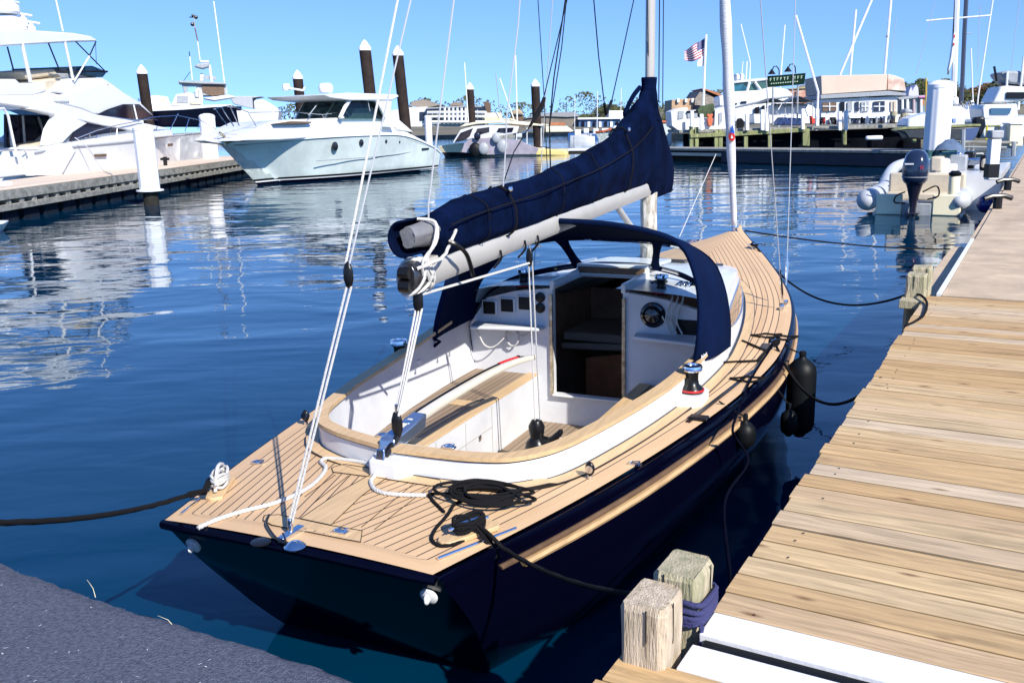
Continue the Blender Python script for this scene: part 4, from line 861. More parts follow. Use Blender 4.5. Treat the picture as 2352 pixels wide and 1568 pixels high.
def hull(T,sd,name,sheer,m,inset,flare=.35,rake=1.2,bow=1,zb=-.3,parts=(),n=44,pw=1.6,deck=None):
    # sheer: photo points from stern to bow; inset(l) how far the side has curved in towards the centre plane
    sp=[];k=len(sheer)
    for i in range(n+1):
        u=i/n*(k-1);j=min(int(u),k-2);a=u-j;p=[sheer[max(j-1,0)],sheer[j],sheer[j+1],sheer[min(j+2,k-1)]]
        q=[.5*(2*p[1][c]+(p[2][c]-p[0][c])*a+(2*p[0][c]-5*p[1][c]+4*p[2][c]-p[3][c])*a*a+(3*p[1][c]-p[0][c]-3*p[2][c]+p[3][c])*a**3) for c in(0,1)]
        sp.append(sd.curved(q[0],q[1],inset))
    L0=[(p-sd.o).dot(sd.d) for p,_ in sp];l0,l1=L0[0],L0[-1]
    def ptz(i,side,q):      # q 0 sheer .. 1 bottom
        p,off=sp[i];t=(L0[i]-l0)/(l1-l0);z=p.z+(zb-p.z)*q
        add=flare*(.25+.75*t**2)*q**(1/pw)+ (sd.hb-off)*max(0,(q-.72)/.28)**2*.5*max(0,1-1.3*t)
        add=min(add,max(0,sd.hb-off))
        al=-(rake*t**3)*q*(1 if l1>l0 else -1)
        base=V((p.x,p.y,z))+sd.d*al
        inn=add if side==0 else 2*(sd.hb-off)-add
        return base+sd.n*inn
    Q=[0,.08,.2,.35,.5,.65,.78,.88,1]
    mb=MB();mb.loft([[ptz(i,0,q) for q in Q]+[ptz(i,1,q) for q in Q[::-1]] for i in range(n+1)])
    h=T.part(name,mb,m,world=True,smooth=40)
    def stripe(nm,mm,za,zb_,out=.012,i0=0,i1=None):
        mb=MB();rings=[]
        for i in range(i0,(i1 or n)+1):
            p,_=sp[i];f=lambda z:min(1,max(0,(p.z-z)/(p.z-zb)))
            rings.append([ptz(i,0,f(za))-sd.n*out,ptz(i,0,f((za+zb_)/2))-sd.n*out,ptz(i,0,f(zb_))-sd.n*out,ptz(i,0,f(zb_))+sd.n*.05,ptz(i,0,f(za))+sd.n*.05])
        mb.loft(rings);T.part(nm,mb,mm,parent=h,world=True,smooth=40)
    def rail(nm,mm,r=.05,dz=0):
        mb=MB().tube([ptz(i,0,0)+V((0,0,dz)) for i in range(n+1)]+[ptz(i,1,0)+V((0,0,dz)) for i in range(n,-1,-1)],r,7);T.part(nm,mb,mm,parent=h,world=True)
    return h,stripe,rail,ptz
YB='yachts moored along the left dock';W_=M['white'];W2=M['white2']
M['greywhite']=mat('grey_white_hull',(.56,.63,.60),.22,var=.22,vscale=.5,coat=.5)  # mottled colour paints cloudy reflections onto the hull
M['tint']=mat('smoked_glass',(.012,.010,.02),.06,coat=.5);M['beige']=mat('beige_upholstery',(.52,.45,.34),.7,var=.1);M['grey']=mat('grey_paint',(.30,.32,.34),.5,var=.15);M['rail']=M['steel']
M['dockwood']=mat('grey_dock_timber',(.34,.33,.29),.8,col2=(.13,.13,.11),vscale=1.4,stretch=(3,.5,3),bump=.5,bscale=10);M['docktop']=mat('tan_dock_top',(.62,.50,.39),.8,var=.15,vscale=1,stretch=(.3,3,1))
# left dock
T=Thing('finger_dock','long grey timber dock with tan top under the moored white yachts on the left','dock',(-16.3,40,0),0)
def wb(x0,x1,y0,y1,z0,z1): return MB().box(((x0+x1)/2,(y0+y1)/2,(z0+z1)/2),(x1-x0,y1-y0,z1-z0))
T.part('deck',wb(-17.9,-15.1,20,59,.93,1.0),M['docktop'],world=True,bevel=.02)
T.part('fascia',wb(-15.2,-15.1,20,59,.66,.925),M['dockwood'],world=True,bevel=.01)
T.part('lower_beam',wb(-15.22,-15.05,20,59,.34,.52),M['dockwood'],world=True,bevel=.01)
mb=MB();[mb.box((-15.3,20.4+i*.78,.6),(.3,.20+.12*random.random(),.15)) for i in range(50)];T.part('spacer_block',mb,M['dockwood'],world=True)['kind']='stuff'
mb=MB();[mb.box((-15.35,20.5+i*1.3,-.1),(.25,.95,.8)) for i in range(30)];fl_=mat('wet_float',(.010,.015,.025),.9,var=.4,spec=.1);T.part('float',mb,fl_,world=True)['kind']='stuff'
T.part('rear_float',wb(-17.7,-15.7,20,59,-.3,.9),fl_,world=True)
T.part('end_beam',wb(-17.9,-15.05,59,59.15,.4,1.0),M['dockwood'],world=True)
# pilings
def pile(kind,label,base,r,ztop,zbot=-2,lean=(0,0),group=None):
    b=V((base[0],base[1],zbot));t=V((base[0]+lean[0],base[1]+lean[1],ztop))
    T=Thing('piling' if kind=='white' else 'cone_capped_piling',label,'piling',(base[0],base[1],0),0,group)
    n=36;d=(t-b)
    if kind=='white':
        prof=[]
        for z in (0,.3,.6,.85,.97): prof.append([b+d*z+V((math.cos(a)*r*(1+.018*math.cos(12*a)),math.sin(a)*r*(1+.018*math.cos(12*a)),0)) for a in [2*math.pi*k/72 for k in range(72)]])
        T.part('sleeve',MB().loft(prof),M['white_sleeve'],world=True,smooth=60)
        e=b+d*.955;T.part('cap',MB().lathe([(r*1.03,0),(r*1.03,r*.28),(r*.8,r*.5),(r*.35,r*.62),(.001,r*.64)],e,n=28),M['white_sleeve'],world=True)
    else:
        T.part('shaft',MB().loft([[b+d*z+V((math.cos(a)*r,math.sin(a)*r,0)) for a in [2*math.pi*k/24 for k in range(24)]] for z in (0,.5,1)]),M['brownpile'],world=True,smooth=60)
        T.part('cap',MB().lathe([(r*1.06,-.10),(r*1.08,.03),(r*.86,.14),(r*.4,.36),(.001,.48)],t,n=24),M['white_sleeve'],world=True)
    return T
M['white_sleeve']=mat('white_plastic_sleeve',(.80,.81,.82),.42,var=.06,vscale=3,stretch=(1,1,.2));M['brownpile']=mat('brown_pile',(.030,.021,.018),.85,var=.35,vscale=2,spec=.15)
def at_(x,Y): p=D(x,300,Y);return (p.x,p.y)
def topz(x,y,Y): return D(x,y,Y).z
WG='white sleeved pilings';BG='brown pilings with white cone caps'
T=pile('white','thick white piling with a ring plate, in front of the grey timber left dock',at_(329,33.2),.345,topz(320,300,33.2)+.1,.48,group=WG);T.part('lower_pile',MB().tube([V((*at_(329,33.2),-2)),V((*at_(329,33.2),.5))],.26,20),M['darkwood'],world=True)
T.part('ring_plate',MB().lathe([(.36,0),(.47,.0),(.47,.05),(.36,.05)],(at_(329,33.2)[0],33.2,.50),n=32),W2,world=True)
pile('white','white piling standing between the flybridge yacht bow and the express cruiser bow',at_(478,54),.44,topz(478,262,54),group=WG)
pile('white','slim white piling behind the stern of the express cruiser',at_(984,64),.24,topz(983,262,64),group=WG)
pile('white','tall white piling behind the inflatable boat beside the beige dock',at_(2153,33.),.42,topz(2160,185,33.),group=WG)
pile('white','white piling cut by the left picture edge beside the dock',at_(-6,30),.2,topz(0,430,30)+.2,group=WG)
pile('brown','brown piling rising behind the white flybridge yacht',at_(350,60),.32,topz(343,166,60),lean=(-.25,0),group=BG)
pile('brown','short brown piling above the radar of the express cruiser',at_(700,62),.32,topz(694,178,62),lean=(-.2,0),group=BG)
pile('brown','tallest brown piling directly behind the express cruiser hardtop',at_(870,52),.32,topz(847,112,52),lean=(-.5,0),group=BG)
pile('brown','tall brown piling just right of the express cruiser hardtop',at_(942,56),.32,topz(920,124,56),lean=(-.5,0),group=BG)
pile('brown','brown piling in front of the grey apartment block',at_(1088,79),.32,topz(1079,203,79),lean=(-.2,0),group=BG)
pile('brown','brown piling right of the tan gazebo, left of the blue sail cover',at_(1237,75),.34,topz(1229,196,75),lean=(-.2,0),group=BG)
# ---- flybridge yacht on the left
sd=Side((-18.0,35.5),9,z1,2.3)
T=Thing('flybridge_yacht','large white flybridge yacht with smoked windows at the left dock','yacht',(-20,40,0),9,YB)
ins=lambda l:2.3*max(0,min(1,(l-5)/10.5))**2.2
h,stripe,rail,pz=hull(T,sd,'hull',[(232,1030),(420,998),(620,980),(860,958),(1050,935),(1250,912),(1478,893)],W_,ins,.5,1.6)
rail('rub_rail',M['grey'],.035,-.08)
sd.ex(T,'stern_quarter',[(232,1200),(330,1005),(470,975),(520,1030),(420,1200)],.5,W_,-.04,.04)
sd.ex(T,'side_deck',[(330,1003),(620,950),(1000,905),(1180,885),(1180,930),(620,985),(330,1040)],4.2,W_,.12,.04)
sd.ex(T,'transom_gate',[(-60,1065),(170,1072),(212,1195),(-60,1225)],.5,W_,.3,.06)
sd.ex(T,'cockpit_seat',[(205,990),(320,960),(300,1190),(205,1190)],2.2,M['beige'],1.2,.05)
g=sd.ex(T,'saloon_bulkhead',[(40,780),(400,790),(400,1190),(40,1190)],.1,M['tint'],2.0,.01)
for a,b_ in (((60,790),(95,1190)),((155,790),(185,1190)),((262,800),(330,1000))): sd.bar(T,'door_frame',[a,b_],.05,M['grey'],1.9,g)
sd.ex(T,'saloon_side',[(430,985),(520,900),(600,840),(720,855),(900,890),(1170,885),(1000,905),(620,955)],3.3,W_,.5,.03)
sd.ex(T,'lower_window',[(480,965),(505,905),(590,843),(700,858),(870,893),(700,915),(560,945)],.05,M['tint'],.40,.0)
sd.ex(T,'support_wing',[(320,995),(345,880),(390,800),(360,760),(470,790),(600,840),(500,905),(430,975)],.35,W_,.30,.04)
sd.ex(T,'upper_body',[(-200,660),(240,650),(330,626),(420,650),(700,560),(860,640),(960,700),(1080,820),(900,800),(640,780),(560,745),(380,700),(230,745),(0,712),(-200,712)],3.4,W_,.45,.06)
sd.ex(T,'sweep_band',[(190,742),(380,700),(560,745),(640,778),(900,822),(1170,880),(900,893),(700,858),(560,826),(430,800),(260,760)],.4,W_,.37,.05)
sd.ex(T,'side_window',[(662,783),(740,745),(840,712),(950,712),(1000,755),(1085,822),(1000,815),(905,815)],.05,M['tint'],.38,0)
sd.bar(T,'window_frame',[(912,716),(935,815)],.04,W_,.33)
sd.ex(T,'flybridge_side',[(330,626),(395,600),(455,538),(700,530),(760,565),(860,640),(700,640),(500,650)],3.0,W_,.6,.08)
sd.ex(T,'vent',[(650,573),(742,578),(738,600),(662,600)],.04,M['tint'],.55,0)
sd.ex(T,'flybridge_seat',[(300,545),(420,530),(445,545),(340,620),(310,620)],2.2,M['beige'],.9,.08)
sd.ex(T,'flybridge_seat',[(150,490),(380,470),(400,520),(180,545)],2.2,M['beige'],1.4,.08)
sd.ex(T,'aft_coaming',[(-200,540),(110,540),(140,570),(300,560),(320,625),(230,655),(-200,660)],3.4,W_,.5,.06)
sd.ex(T,'windscreen',[(490,455),(630,450),(732,490),(702,528),(655,530),(520,490)],2.8,M['greenglass'],.7,.01)
sd.bar(T,'windscreen_trim',[(380,485),(500,492),(620,487),(732,490)],.045,M['black'],.65)
sd.ex(T,'helm_console',[(400,500),(660,510),(660,535),(430,545)],2.4,M['grey'],.9,.05)
sd.ex(T,'hardtop',[(-200,200),(150,203),(500,226),(620,246),(664,270),(655,284),(500,286),(150,308),(-200,330)],3.4,W_,.5,.05)
for i,(a,b_,r,mm) in enumerate((((147,280),(208,560),.07,W_),((440,275),(500,548),.055,W_),((330,295),(405,478),.03,M['black']),((50,320),(95,490),.03,M['black']),((515,283),(720,490),.028,M['black']),((655,285),(610,385),.028,M['black']),((610,385),(505,560),.035,W_),((652,290),(658,440),.012,M['black']))): sd.bar(T,'support_pole',[a,b_],r,mm,.55)
sd.bar(T,'antenna',[(375,-30),(430,215)],.035,W2,.6)
ar=sd.ex(T,'radar_arch',[(40,110),(130,108),(200,205),(50,205)],2.0,W_,1.2,.05)
T.part('radar_dome',MB().lathe([(.48,0),(.55,.08),(.55,.3),(.40,.42),(.001,.45)],sd.at(35,98,1.6),n=24),W2,world=True,parent=ar)
for x,y in ((205,152),(150,98),(60,8)): 
    c=sd.at(x,y,1.5);T.part('radar_bar',MB().box(c,(.12,1.15,.10),ax=(sd.n,sd.d,V((0,0,1)))),W2,world=True,bevel=.03,parent=ar);T.part('radar_mount',MB().lathe([(.16,-.45),(.18,-.2),(.10,-.1),(.08,0)],c,n=14),W2,world=True,parent=ar)
for k,(a,b_) in enumerate((((800,880),(790,960)),((660,920),(650,980)),((1215,775),(1150,910)),((1075,860),(1045,935)),((1290,810),(1262,900)),((1365,825),(1350,885)))): sd.bar(T,'stanchion',[a,b_],.02,M['rail'],.25)
sd.bar(T,'bow_rail',[(520,945),(660,890),(800,855),(900,835),(1050,800),(1215,790),(1365,820),(1470,880)],.022,M['rail'],.25)
for x0,x1,y in ((645,728,1062),(1148,1180,990)): sd.ex(T,'hull_vent',[(x0,y-8),(x1,y-12),(x1,y+6),(x0,y+10)],.03,M['brownwood'],-.03 if x0<700 else .9,0)
sd.bar(T,'flag_pole',[(-20,745),(25,740),(55,790),(115,1070)],.05,W_,.1);sd.bar(T,'stern_rail',[(-20,1030),(150,1022),(178,1040),(185,1075)],.03,M['rail'],.3)
for k in range(7): sd.ex(T,'hull_lettering',[(385+k*13,690),(394+k*13,689),(394+k*13,698),(385+k*13,699)],.02,M['grey'],.41,0)
# mooring line on the left dock
solo('mooring_line',MB().tube(spline([sd.at(510,940,-.1),sd.at(600,1010,-.5),sd.at(690,1150,-.9),V(P(*z1(765,1190),1.02)),],6),.022,6),M['greyrope'],'thin grey line hanging from the flybridge yacht window down to the left dock','rope')
mb=MB();c=P(*z1(1130,1130),1.0);mb.tube([c,c+V((0,0,.4))],.09,10);mb.tube([c+V((-.2,0,.3)),c+V((.2,0,.3))],.06,8);solo('bollard',mb,M['black'],'small black bollard on the tan top of the left dock','bollard')
mb=MB();mb.loft([[V((x,y,z)) for x,y,z in ((-15.2,24.2+s,-.1),(-14.0+.3*k,24.2+s*.8,-.1),(-13.7+.3*k,24.2+s*.8,.28),(-15.2,24.2+s,.28))] for k,s in ((0,0),(.6,.7),(.0,1.5))]);solo('dinghy',mb,W2,'tip of a small white boat at the left edge below the timber dock','dinghy',bevel=.05)
# ---- express cruiser
sd=Side((-4.3,53.0),207,z2,2.2)
T=Thing('express_cruiser','white express cruiser with grey-green reflecting hull and hardtop, bow toward the left dock','yacht',(-7.5,48,0),207,YB)
L_all=(sd.at(210,1090,2.2)-sd.o).dot(sd.d);ins=lambda l:2.2*max(0,min(1,(l/L_all-.30)/.70))**2.0
h,stripe,rail,pz=hull(T,sd,'hull',[(2142,1165),(2050,1100),(1800,1010),(1500,1006),(1100,1024),(700,1052),(400,1072),(130,1085)],M['greywhite'],ins,1.25,2.6,pw=1.05)
stripe('boot_stripe',M['black'],.30,.20);stripe('white_stripe',W2,.20,.15);stripe('bottom_paint',M['navy'],.15,-.25);rail('rub_rail',W2,.06,.0)
sd.ex(T,'foredeck',[(330,1058),(420,990),(640,880),(900,862),(1230,848),(1640,850),(1800,945),(2050,1085),(1800,1012),(1500,1008),(1100,1026),(700,1054)],3.0,W_,.65,.08,top=.25)
cab=sd.ex(T,'cabin_glass',[(1245,850),(1325,672),(1600,680),(1660,850)],3.0,M['greenglass'],.65,.0,top=.15)
sd.ex(T,'cabin_interior',[(1330,850),(1360,760),(1600,760),(1620,850)],2.2,M['grey'],1.1,.02)
sd.bar(T,'corner_pillar',[(1228,850),(1270,760),(1330,665)],.10,W_,.62)
sd.bar(T,'windscreen_base',[(1240,850),(1260,846)],.05,W_,.6)
for o_ in (1.7,2.7,3.6): T.part('windscreen_pillar',MB().tube([sd.at(1245,850,.65)+sd.n*(o_-.65),sd.at(1325,672,.8)+sd.n*(o_-.75)],.05,6),W_,world=True,parent=cab)
sd.ex(T,'aft_wing',[(1450,690),(1560,700),(1600,760),(1650,860),(1630,930),(1735,940),(1690,800),(1700,690),(1765,660)],.15,W_,.45,.03)
sd.ex(T,'hardtop',[(1085,640),(1300,622),(1750,636),(1768,655),(1700,690),(1330,690),(1140,668)],3.6,W_,.4,.04)
c=sd.at(1100,612,1.8);T.part('radar_dome',MB().lathe([(.30,-.05),(.36,.08),(.36,.28),(.26,.40),(.001,.42)],c,n=24),W2,world=True)
c=sd.at(740,600,2.2);T.part('searchlight',MB().lathe([(.16,0),(.2,.1),(.16,.3),(.001,.32)],c,n=16),W2,world=True)
sd.bar(T,'horn',[(760,580),(890,600),(905,575)],.05,W2,2.0)
for a,b_ in (((760,795),(835,992)),((1070,825),(1135,962)),((1285,790),(1390,950)),((395,810),(510,1005)),((225,740),(310,920)),((150,755),(260,925)),((90,770),(200,920))): sd.bar(T,'stanchion',[a,b_],.022,M['rail'],1.0)
sd.bar(T,'bow_rail',[(80,770),(150,752),(240,735),(395,800),(760,795),(1070,820),(1285,790)],.02,M['rail'],1.0)
pp=sd.ex(T,'bow_pulpit',[(0,1055),(60,1045),(230,1050),(330,1062),(215,1092),(60,1075)],.7,W_,1.9,.04)
sd.bar(T,'anchor',[(130,985),(190,1030),(260,1060),(180,1085)],.06,mat('galvanised',(.4,.36,.25),.4,metal=.7),1.9);sd.bar(T,'windlass',[(260,990),(370,1000)],.16,M['brownwood'],2.1)
for x,y,rx,ry in ((1172,1108,36,17),(1412,1074,28,20),(1636,1064,16,13),(1759,1070,11,18)):
    p,off=sd.curved(x,y,lambda l:ins(l)+.14);mb=MB().lathe([(rx*.006,0),(rx*.006,.04),(.001,.05)],p-sd.n*.05,-sd.n,16);pr=T.part('porthole',mb,M['glass_dark'],world=True)
for x,y in ((1998,1132),): p,off=sd.curved(x,y,lambda l:ins(l)+.08);T.part('vent_slot',MB().box(p-sd.n*.05,(.04,.7,.09),ax=(sd.n,sd.d,V((0,0,1)))),M['black'],world=True)
sd.ex(T,'foredeck_hatch',[(630,905),(800,880),(975,885),(960,900),(820,905)],.6,M['brownwood'],.62,.01)
sd.ex(T,'stern_cover',[(1660,850),(1760,860),(1900,980),(1750,960)],2.4,W_,.7,.05)
for nm,pts in (('styling_line',[(1010,1240),(1200,1228),(1500,1207),(1750,1180),(1930,1150)]),('sheer_seam',[(260,1100),(700,1066),(1100,1040),(1500,1022),(1800,1030),(2050,1120)])):
    T.part(nm,MB().tube([(lambda q:q[0]-sd.n*.02)(sd.curved(x,y,lambda l:ins(l)+(.16 if nm=='styling_line' else .06))) for x,y in pts],.022,5),M['grey'],world=True,parent=h)
for a,b_ in (((940,830),(1010,740)),((1480,690),(1500,790))): sd.bar(T,'wiper',[a,b_],.025,M['grey'],.6)
# ---- dark hulled trawler, and boats behind
BB='boats packed behind the left dock'
sd=Side((D(430,300,66).x,66),72,z8,2.2)
T=Thing('trawler','dark blue trawler with grey wheelhouse and tall signal mast behind the flybridge yacht bow','boat',(sd.o.x,66,0),72,BB)
sd.ex(T,'hull',[(-60,1215),(350,1195),(700,1168),(960,1200),(1000,1420),(-60,1420)],4,M['navy'],0,.1)
sd.ex(T,'bulwark',[(-60,1200),(200,1168),(560,1160),(900,1150),(960,1175),(700,1185),(350,1215),(-60,1235)],4,W_,-.05,.03)
sd.ex(T,'deckhouse',[(180,1160),(240,1030),(400,1010),(560,1040),(560,1160)],3,W_,.4,.05);sd.ex(T,'house_window',[(250,1050),(385,1050),(385,1130),(250,1130)],.05,M['grey'],.34,0)
sd.ex(T,'wheelhouse',[(300,890),(840,905),(835,1040),(560,1045),(340,1020)],2.6,M['grey'],.6,.05);sd.ex(T,'wheelhouse_window',[(380,940),(480,940),(480,1010),(375,1015)],.04,mat('sky_window',(.25,.45,.65),.1),.54,0);sd.ex(T,'wheelhouse_window',[(545,915),(810,920),(820,1030),(670,1050),(560,1000)],.04,M['brownwood'],.54,0)
sd.ex(T,'roof',[(262,868),(560,872),(840,895),(840,912),(540,905),(270,890)],3.2,M['grey'],.3,.03)
sd.ex(T,'side_deck_roof',[(570,1075),(860,1035),(960,1060),(700,1100)],3,W_,.2,.03)
m_=sd.ex(T,'mast_base',[(530,780),(565,780),(575,870),(525,870)],.4,W_,1.5,.03)
for a,b_,r,mm in (((455,100),(465,240),.05,M['grey']),((465,230),(500,400),.045,M['brownwood']),((495,380),(530,640),.04,W2),((398,520),(405,580),.03,M['black']),((405,580),(435,860),.04,W2),((640,680),(690,1060),.10,W2),((690,-80),(820,900),.05,W2),((820,900),(838,1020),.10,W2),((410,760),(330,870),.02,M['black']),((400,110),(485,110),.04,M['black']),((430,190),(465,205),.05,M['black'])): sd.bar(T,'signal_mast',[a,b_],r,mm,1.2)
for x,y,r in ((440,90,.1),(478,110,.14),(435,195,.14)): T.part('mast_light',MB().ball(sd.at(x,y,1.2),r,8),M['black'],world=True)
sd.ex(T,'radar_pod',[(460,700),(490,665),(640,645),(640,700),(560,728)],.8,M['grey'],1.0,.08);sd.ex(T,'radar_bar',[(515,625),(635,628),(630,645),(520,645)],.3,W2,1.3,.02);sd.ex(T,'antenna_array',[(570,800),(720,820),(720,865),(690,850),(580,850)],.1,M['grey'],1.3,.01)
sd.ex(T,'winch_drum',[(400,1120),(420,1080),(520,1070),(540,1150),(420,1150)],1.0,M['cream'],.2,.1)
sd.bar(T,'davit',[(490,1060),(485,985),(510,970),(530,985),(530,1150)],.12,W2,.2)
sd=Side((D(620,300,74).x,74),80,z8,2.0)
T=Thing('covered_cruiser','pale blue-grey covered cabin cruiser between the trawler and the express cruiser','boat',(sd.o.x,74,0),80,BB)
sd.ex(T,'hull',[(930,1200),(1160,1215),(1470,1215),(1450,1420),(930,1420)],4,W_,0,.1)
sd.ex(T,'canopy',[(880,1065),(960,1050),(1270,1055),(1150,1075),(1160,1200),(930,1150)],3,mat('grey_canopy',(.38,.40,.43),.8,var=.1),.3,.05)
sd.ex(T,'dark_opening',[(900,1170),(1025,1175),(1020,1220),(900,1215)],.05,M['black'],-.05,0)
sd.ex(T,'cabin',[(1165,1100),(1280,1090),(1380,1150),(1470,1215),(1170,1215)],3,W_,.3,.15)
sd=Side((D(390,300,72).x,72),60,z8,2.0)
T=Thing('small_cruiser','white cabin boat with dark window partly hidden by the flybridge yacht','boat',(sd.o.x,72,0),60,BB)
sd.ex(T,'hull',[(-200,1120),(180,1120),(200,1400),(-200,1400)],3,W_,0,.1);sd.ex(T,'cabin',[(-160,1060),(0,1040),(150,1060),(180,1180),(-160,1180)],2.4,W_,.2,.1);sd.ex(T,'window',[(30,1110),(60,1080),(110,1075),(130,1160),(50,1180)],.05,M['beige'],.15,0)
# ---- cream lobster yacht
sd=Side((-5.6,76),101,z3,1.9)
T=Thing('cream_lobster_yacht','cream lobster yacht with curved hardtop and round fenders, moored beyond the open water','boat',(0,73,0),101)
L2=(sd.at(260,920,1.9)-sd.o).dot(sd.d)
h,stripe,rail,pz=hull(T,sd,'hull',[(1260,945),(1000,925),(700,910),(520,900),(400,910),(262,925)],M['cream'],lambda l:1.9*max(0,min(1,(6-l)/6.2))**2.4,.4,.8,zb=-.3)
stripe('boot_stripe',M['black'],.35,-.1)
sd.ex(T,'hull_panel',[(490,985),(515,900),(570,850),(760,850),(1030,870),(1230,950),(1200,1005),(700,1010)],.1,mat('mauve_panel',(.34,.31,.36),.6,var=.25,vscale=1.5),-.15,.02)
sd.ex(T,'cabin_side',[(400,900),(430,850),(480,770),(600,735),(770,725),(1040,735),(1020,800),(760,850),(560,860)],.10,W_,.2,.03)
sd.ex(T,'far_cabin_side',[(560,860),(600,735),(770,725),(1040,735),(1020,800),(760,850)],.10,W_,3.2,.03)
for p in ([(425,885),(480,800),(600,755),(570,830),(520,870)],[(612,830),(640,760),(755,745),(755,790)],[(825,790),(845,755),(990,750),(975,790),(900,800)]): sd.ex(T,'cabin_window',p,.03,M['tint'],.15,0)
sd.ex(T,'hardtop',[(465,745),(520,715),(640,692),(870,682),(1080,695),(1270,722),(1265,735),(1060,725),(860,705),(640,715),(520,738)],3.4,M['cream'],.1,.03)
sd.ex(T,'enclosure',[(1015,810),(1250,740),(1265,900),(1190,930),(1015,915)],2.5,M['clear'],.4,0)
for x in (1015,1115,1250): sd.bar(T,'canopy_post',[(x,735),(x,930)],.04,W2,.3)
sd.bar(T,'life_raft',[(720,655),(870,652)],.42,M['cream'],1.6);sd.bar(T,'roof_rail',[(860,670),(960,668),(1030,690)],.05,M['cream'],.8)
for a,b_,r in (((518,130),(555,700),.05),((1005,60),(1022,680),.06),((855,280),(990,670),.05)): sd.bar(T,'outrigger_pole',[a,b_],r,W2,1.)
sd.bar(T,'outrigger_pole',[(818,230),(860,640)],.04,M['grey'],1.)
sd.ex(T,'transom_platform',[(1190,955),(1480,960),(1495,1020),(1180,1015)],2.5,mat('yellow_hull',(.75,.58,.22),.4),-.1,.1);sd.ex(T,'awning',[(1280,735),(1460,735),(1530,790),(1290,795)],2.5,M['cream'],.2,.05)
for x,y,rr_,mm in ((620,965,.75,'rubber'),(700,950,.62,'grey'),(880,930,.68,'grey'),(820,850,.5,'grey'),(640,830,.4,'tint')): T.part('fender',MB().ball(sd.at(x,y,-.35),rr_*.85,14,(.8,.35,.95)),M[mm],world=True)
# outrigger canoe / low float and steel bowed workboat in the middle
sd=Side((9.2,86),86,z3,1.6)
T=Thing('grey_workboat','pale grey workboat with rust-red rail and black registration marks, bow toward the left','boat',(13,86,0),86)
L3=0
h,stripe,rail,pz=hull(T,sd,'hull',[(2500,700),(2300,705),(2080,725),(1950,765),(1850,790),(1770,800)],mat('pale_green_hull',(.55,.62,.60),.45,var=.1),lambda l:1.6*max(0,min(1,(8-l)/8))**2,.5,.9,zb=-.3)
rail('rust_rail',mat('rust',(.45,.12,.05),.7),.12,.05)
for k in range(4): sd.ex(T,'registration_mark',[(1895+k*18,820+k*2),(1902+k*18,818+k*2),(1907+k*18,846+k*2),(1899+k*18,848+k*2)],.03,M['black'],.02,0)
sd.ex(T,'deck_gear',[(1930,760),(1960,730),(2010,735),(2040,760)],1.,W2,.8,.1)
sd=Side((4.4,66.5),97,z3,.7)
T=Thing('low_float','long low white float with dark underside in front of the grey workboat','float',(8,66,0),97)
sd.ex(T,'top',[(1500,955),(1900,945),(2200,940),(2200,965),(1500,975)],2.,W2,0,.03);sd.ex(T,'underside',[(1510,976),(2200,966),(2200,1000),(1510,1005)],1.9,M['darkwood'],.05,.03)
# ---- far pier on the right
a,b_=V((7.2,62,0)),V((19.6,43.,0));d=(b_-a).normalized();nn=V((-d.y,d.x,0));nn=nn if nn.y>0 else -nn
T=Thing('floating_pier','weathered floating pier crossing the far side of the basin on the right','dock',(13,53,0),147)
def pr_(z0,z1,o0,o1,aa=a,bb=b_): return MB().prism([aa+nn*o0+V((0,0,z0)),bb+nn*o0+V((0,0,z0)),bb+nn*o1+V((0,0,z0)),aa+nn*o1+V((0,0,z0))],(0,0,z1-z0))
T.part('deck',pr_(.66,.80,0,2.4),M['dockwood'],world=True,bevel=.02);T.part('lower_beam',pr_(.36,.55,.02,.2),M['docktop'],world=True,bevel=.02);T.part('float',pr_(-.3,.66,.3,2.2),M['darkwood'],world=True)
c_=a+d*17;T.part('blue_fascia',pr_(.05,.62,-.05,.02,a+d*9.5,b_),mat('blue_tarp',(.003,.010,.03),.6,var=.4,vscale=2),world=True)
# seagull-like cleat block
T.part('cleat',MB().box(D(*z5(410,270),50)+V((0,0,-.0)),(.9,.25,.22)),W2,world=True,bevel=.08)
# fixed pier with algae covered posts
T=Thing('fixed_pier','old fixed pier on green algae posts behind the floating pier','pier',(20,66,0),95)
sd=Side((D(1700,300,66).x,66),92,zd,2)
alg=mat('algae_timber',(.30,.31,.13),.85,col2=(.12,.13,.06),vscale=2,stretch=(2,2,.5));
for x,y0,y1 in ((1588,290,332),(1600,292,331),(1645,300,330),(1655,298,330),(1713,300,331),(1768,300,330),(1848,290,325),(1855,296,326),(1940,300,323),(2100,300,318)): sd.ex(T,'green_post',[(x-4,y0),(x+5,y0),(x+5,y1+10),(x-4,y1+10)],.3,alg,0,.03)
for x,y0,y1 in ((1590,256,292),(1612,262,300),(1717,262,300),(1752,252,300),(1762,258,302),(1845,250,298),(1878,250,290),(1930,256,300),(1944,254,300)): sd.ex(T,'white_post',[(x-4,y0),(x+4,y0),(x+4,y1),(x-4,y1)],.25,W2,-.35,.03)
sd.ex(T,'green_beam',[(1586,308),(1700,302),(1850,293),(1850,303),(1700,312),(1586,317)],.2,alg,-.1,.02)
sd.ex(T,'deck',[(1560,299),(1870,291),(2115,284),(2115,292),(1870,299),(1560,306)],6,M['dockwood'],.3,.02)
sd.ex(T,'underside_shade',[(1570,307),(1870,300),(2115,293),(2115,345),(1570,345)],.2,mat('shadowed_planking',(.006,.007,.010),1.,var=.5,vscale=1,spec=0),1.,.0)  # dark sheet standing in for the shade under the pier
def bx2(T,sd,name,x0,y0,x1,y1,m,w=.3,off=0,**k): return sd.ex(T,name,[(x0,y0),(x1,y0),(x1,y1),(x0,y1)],w,m,off,**k)
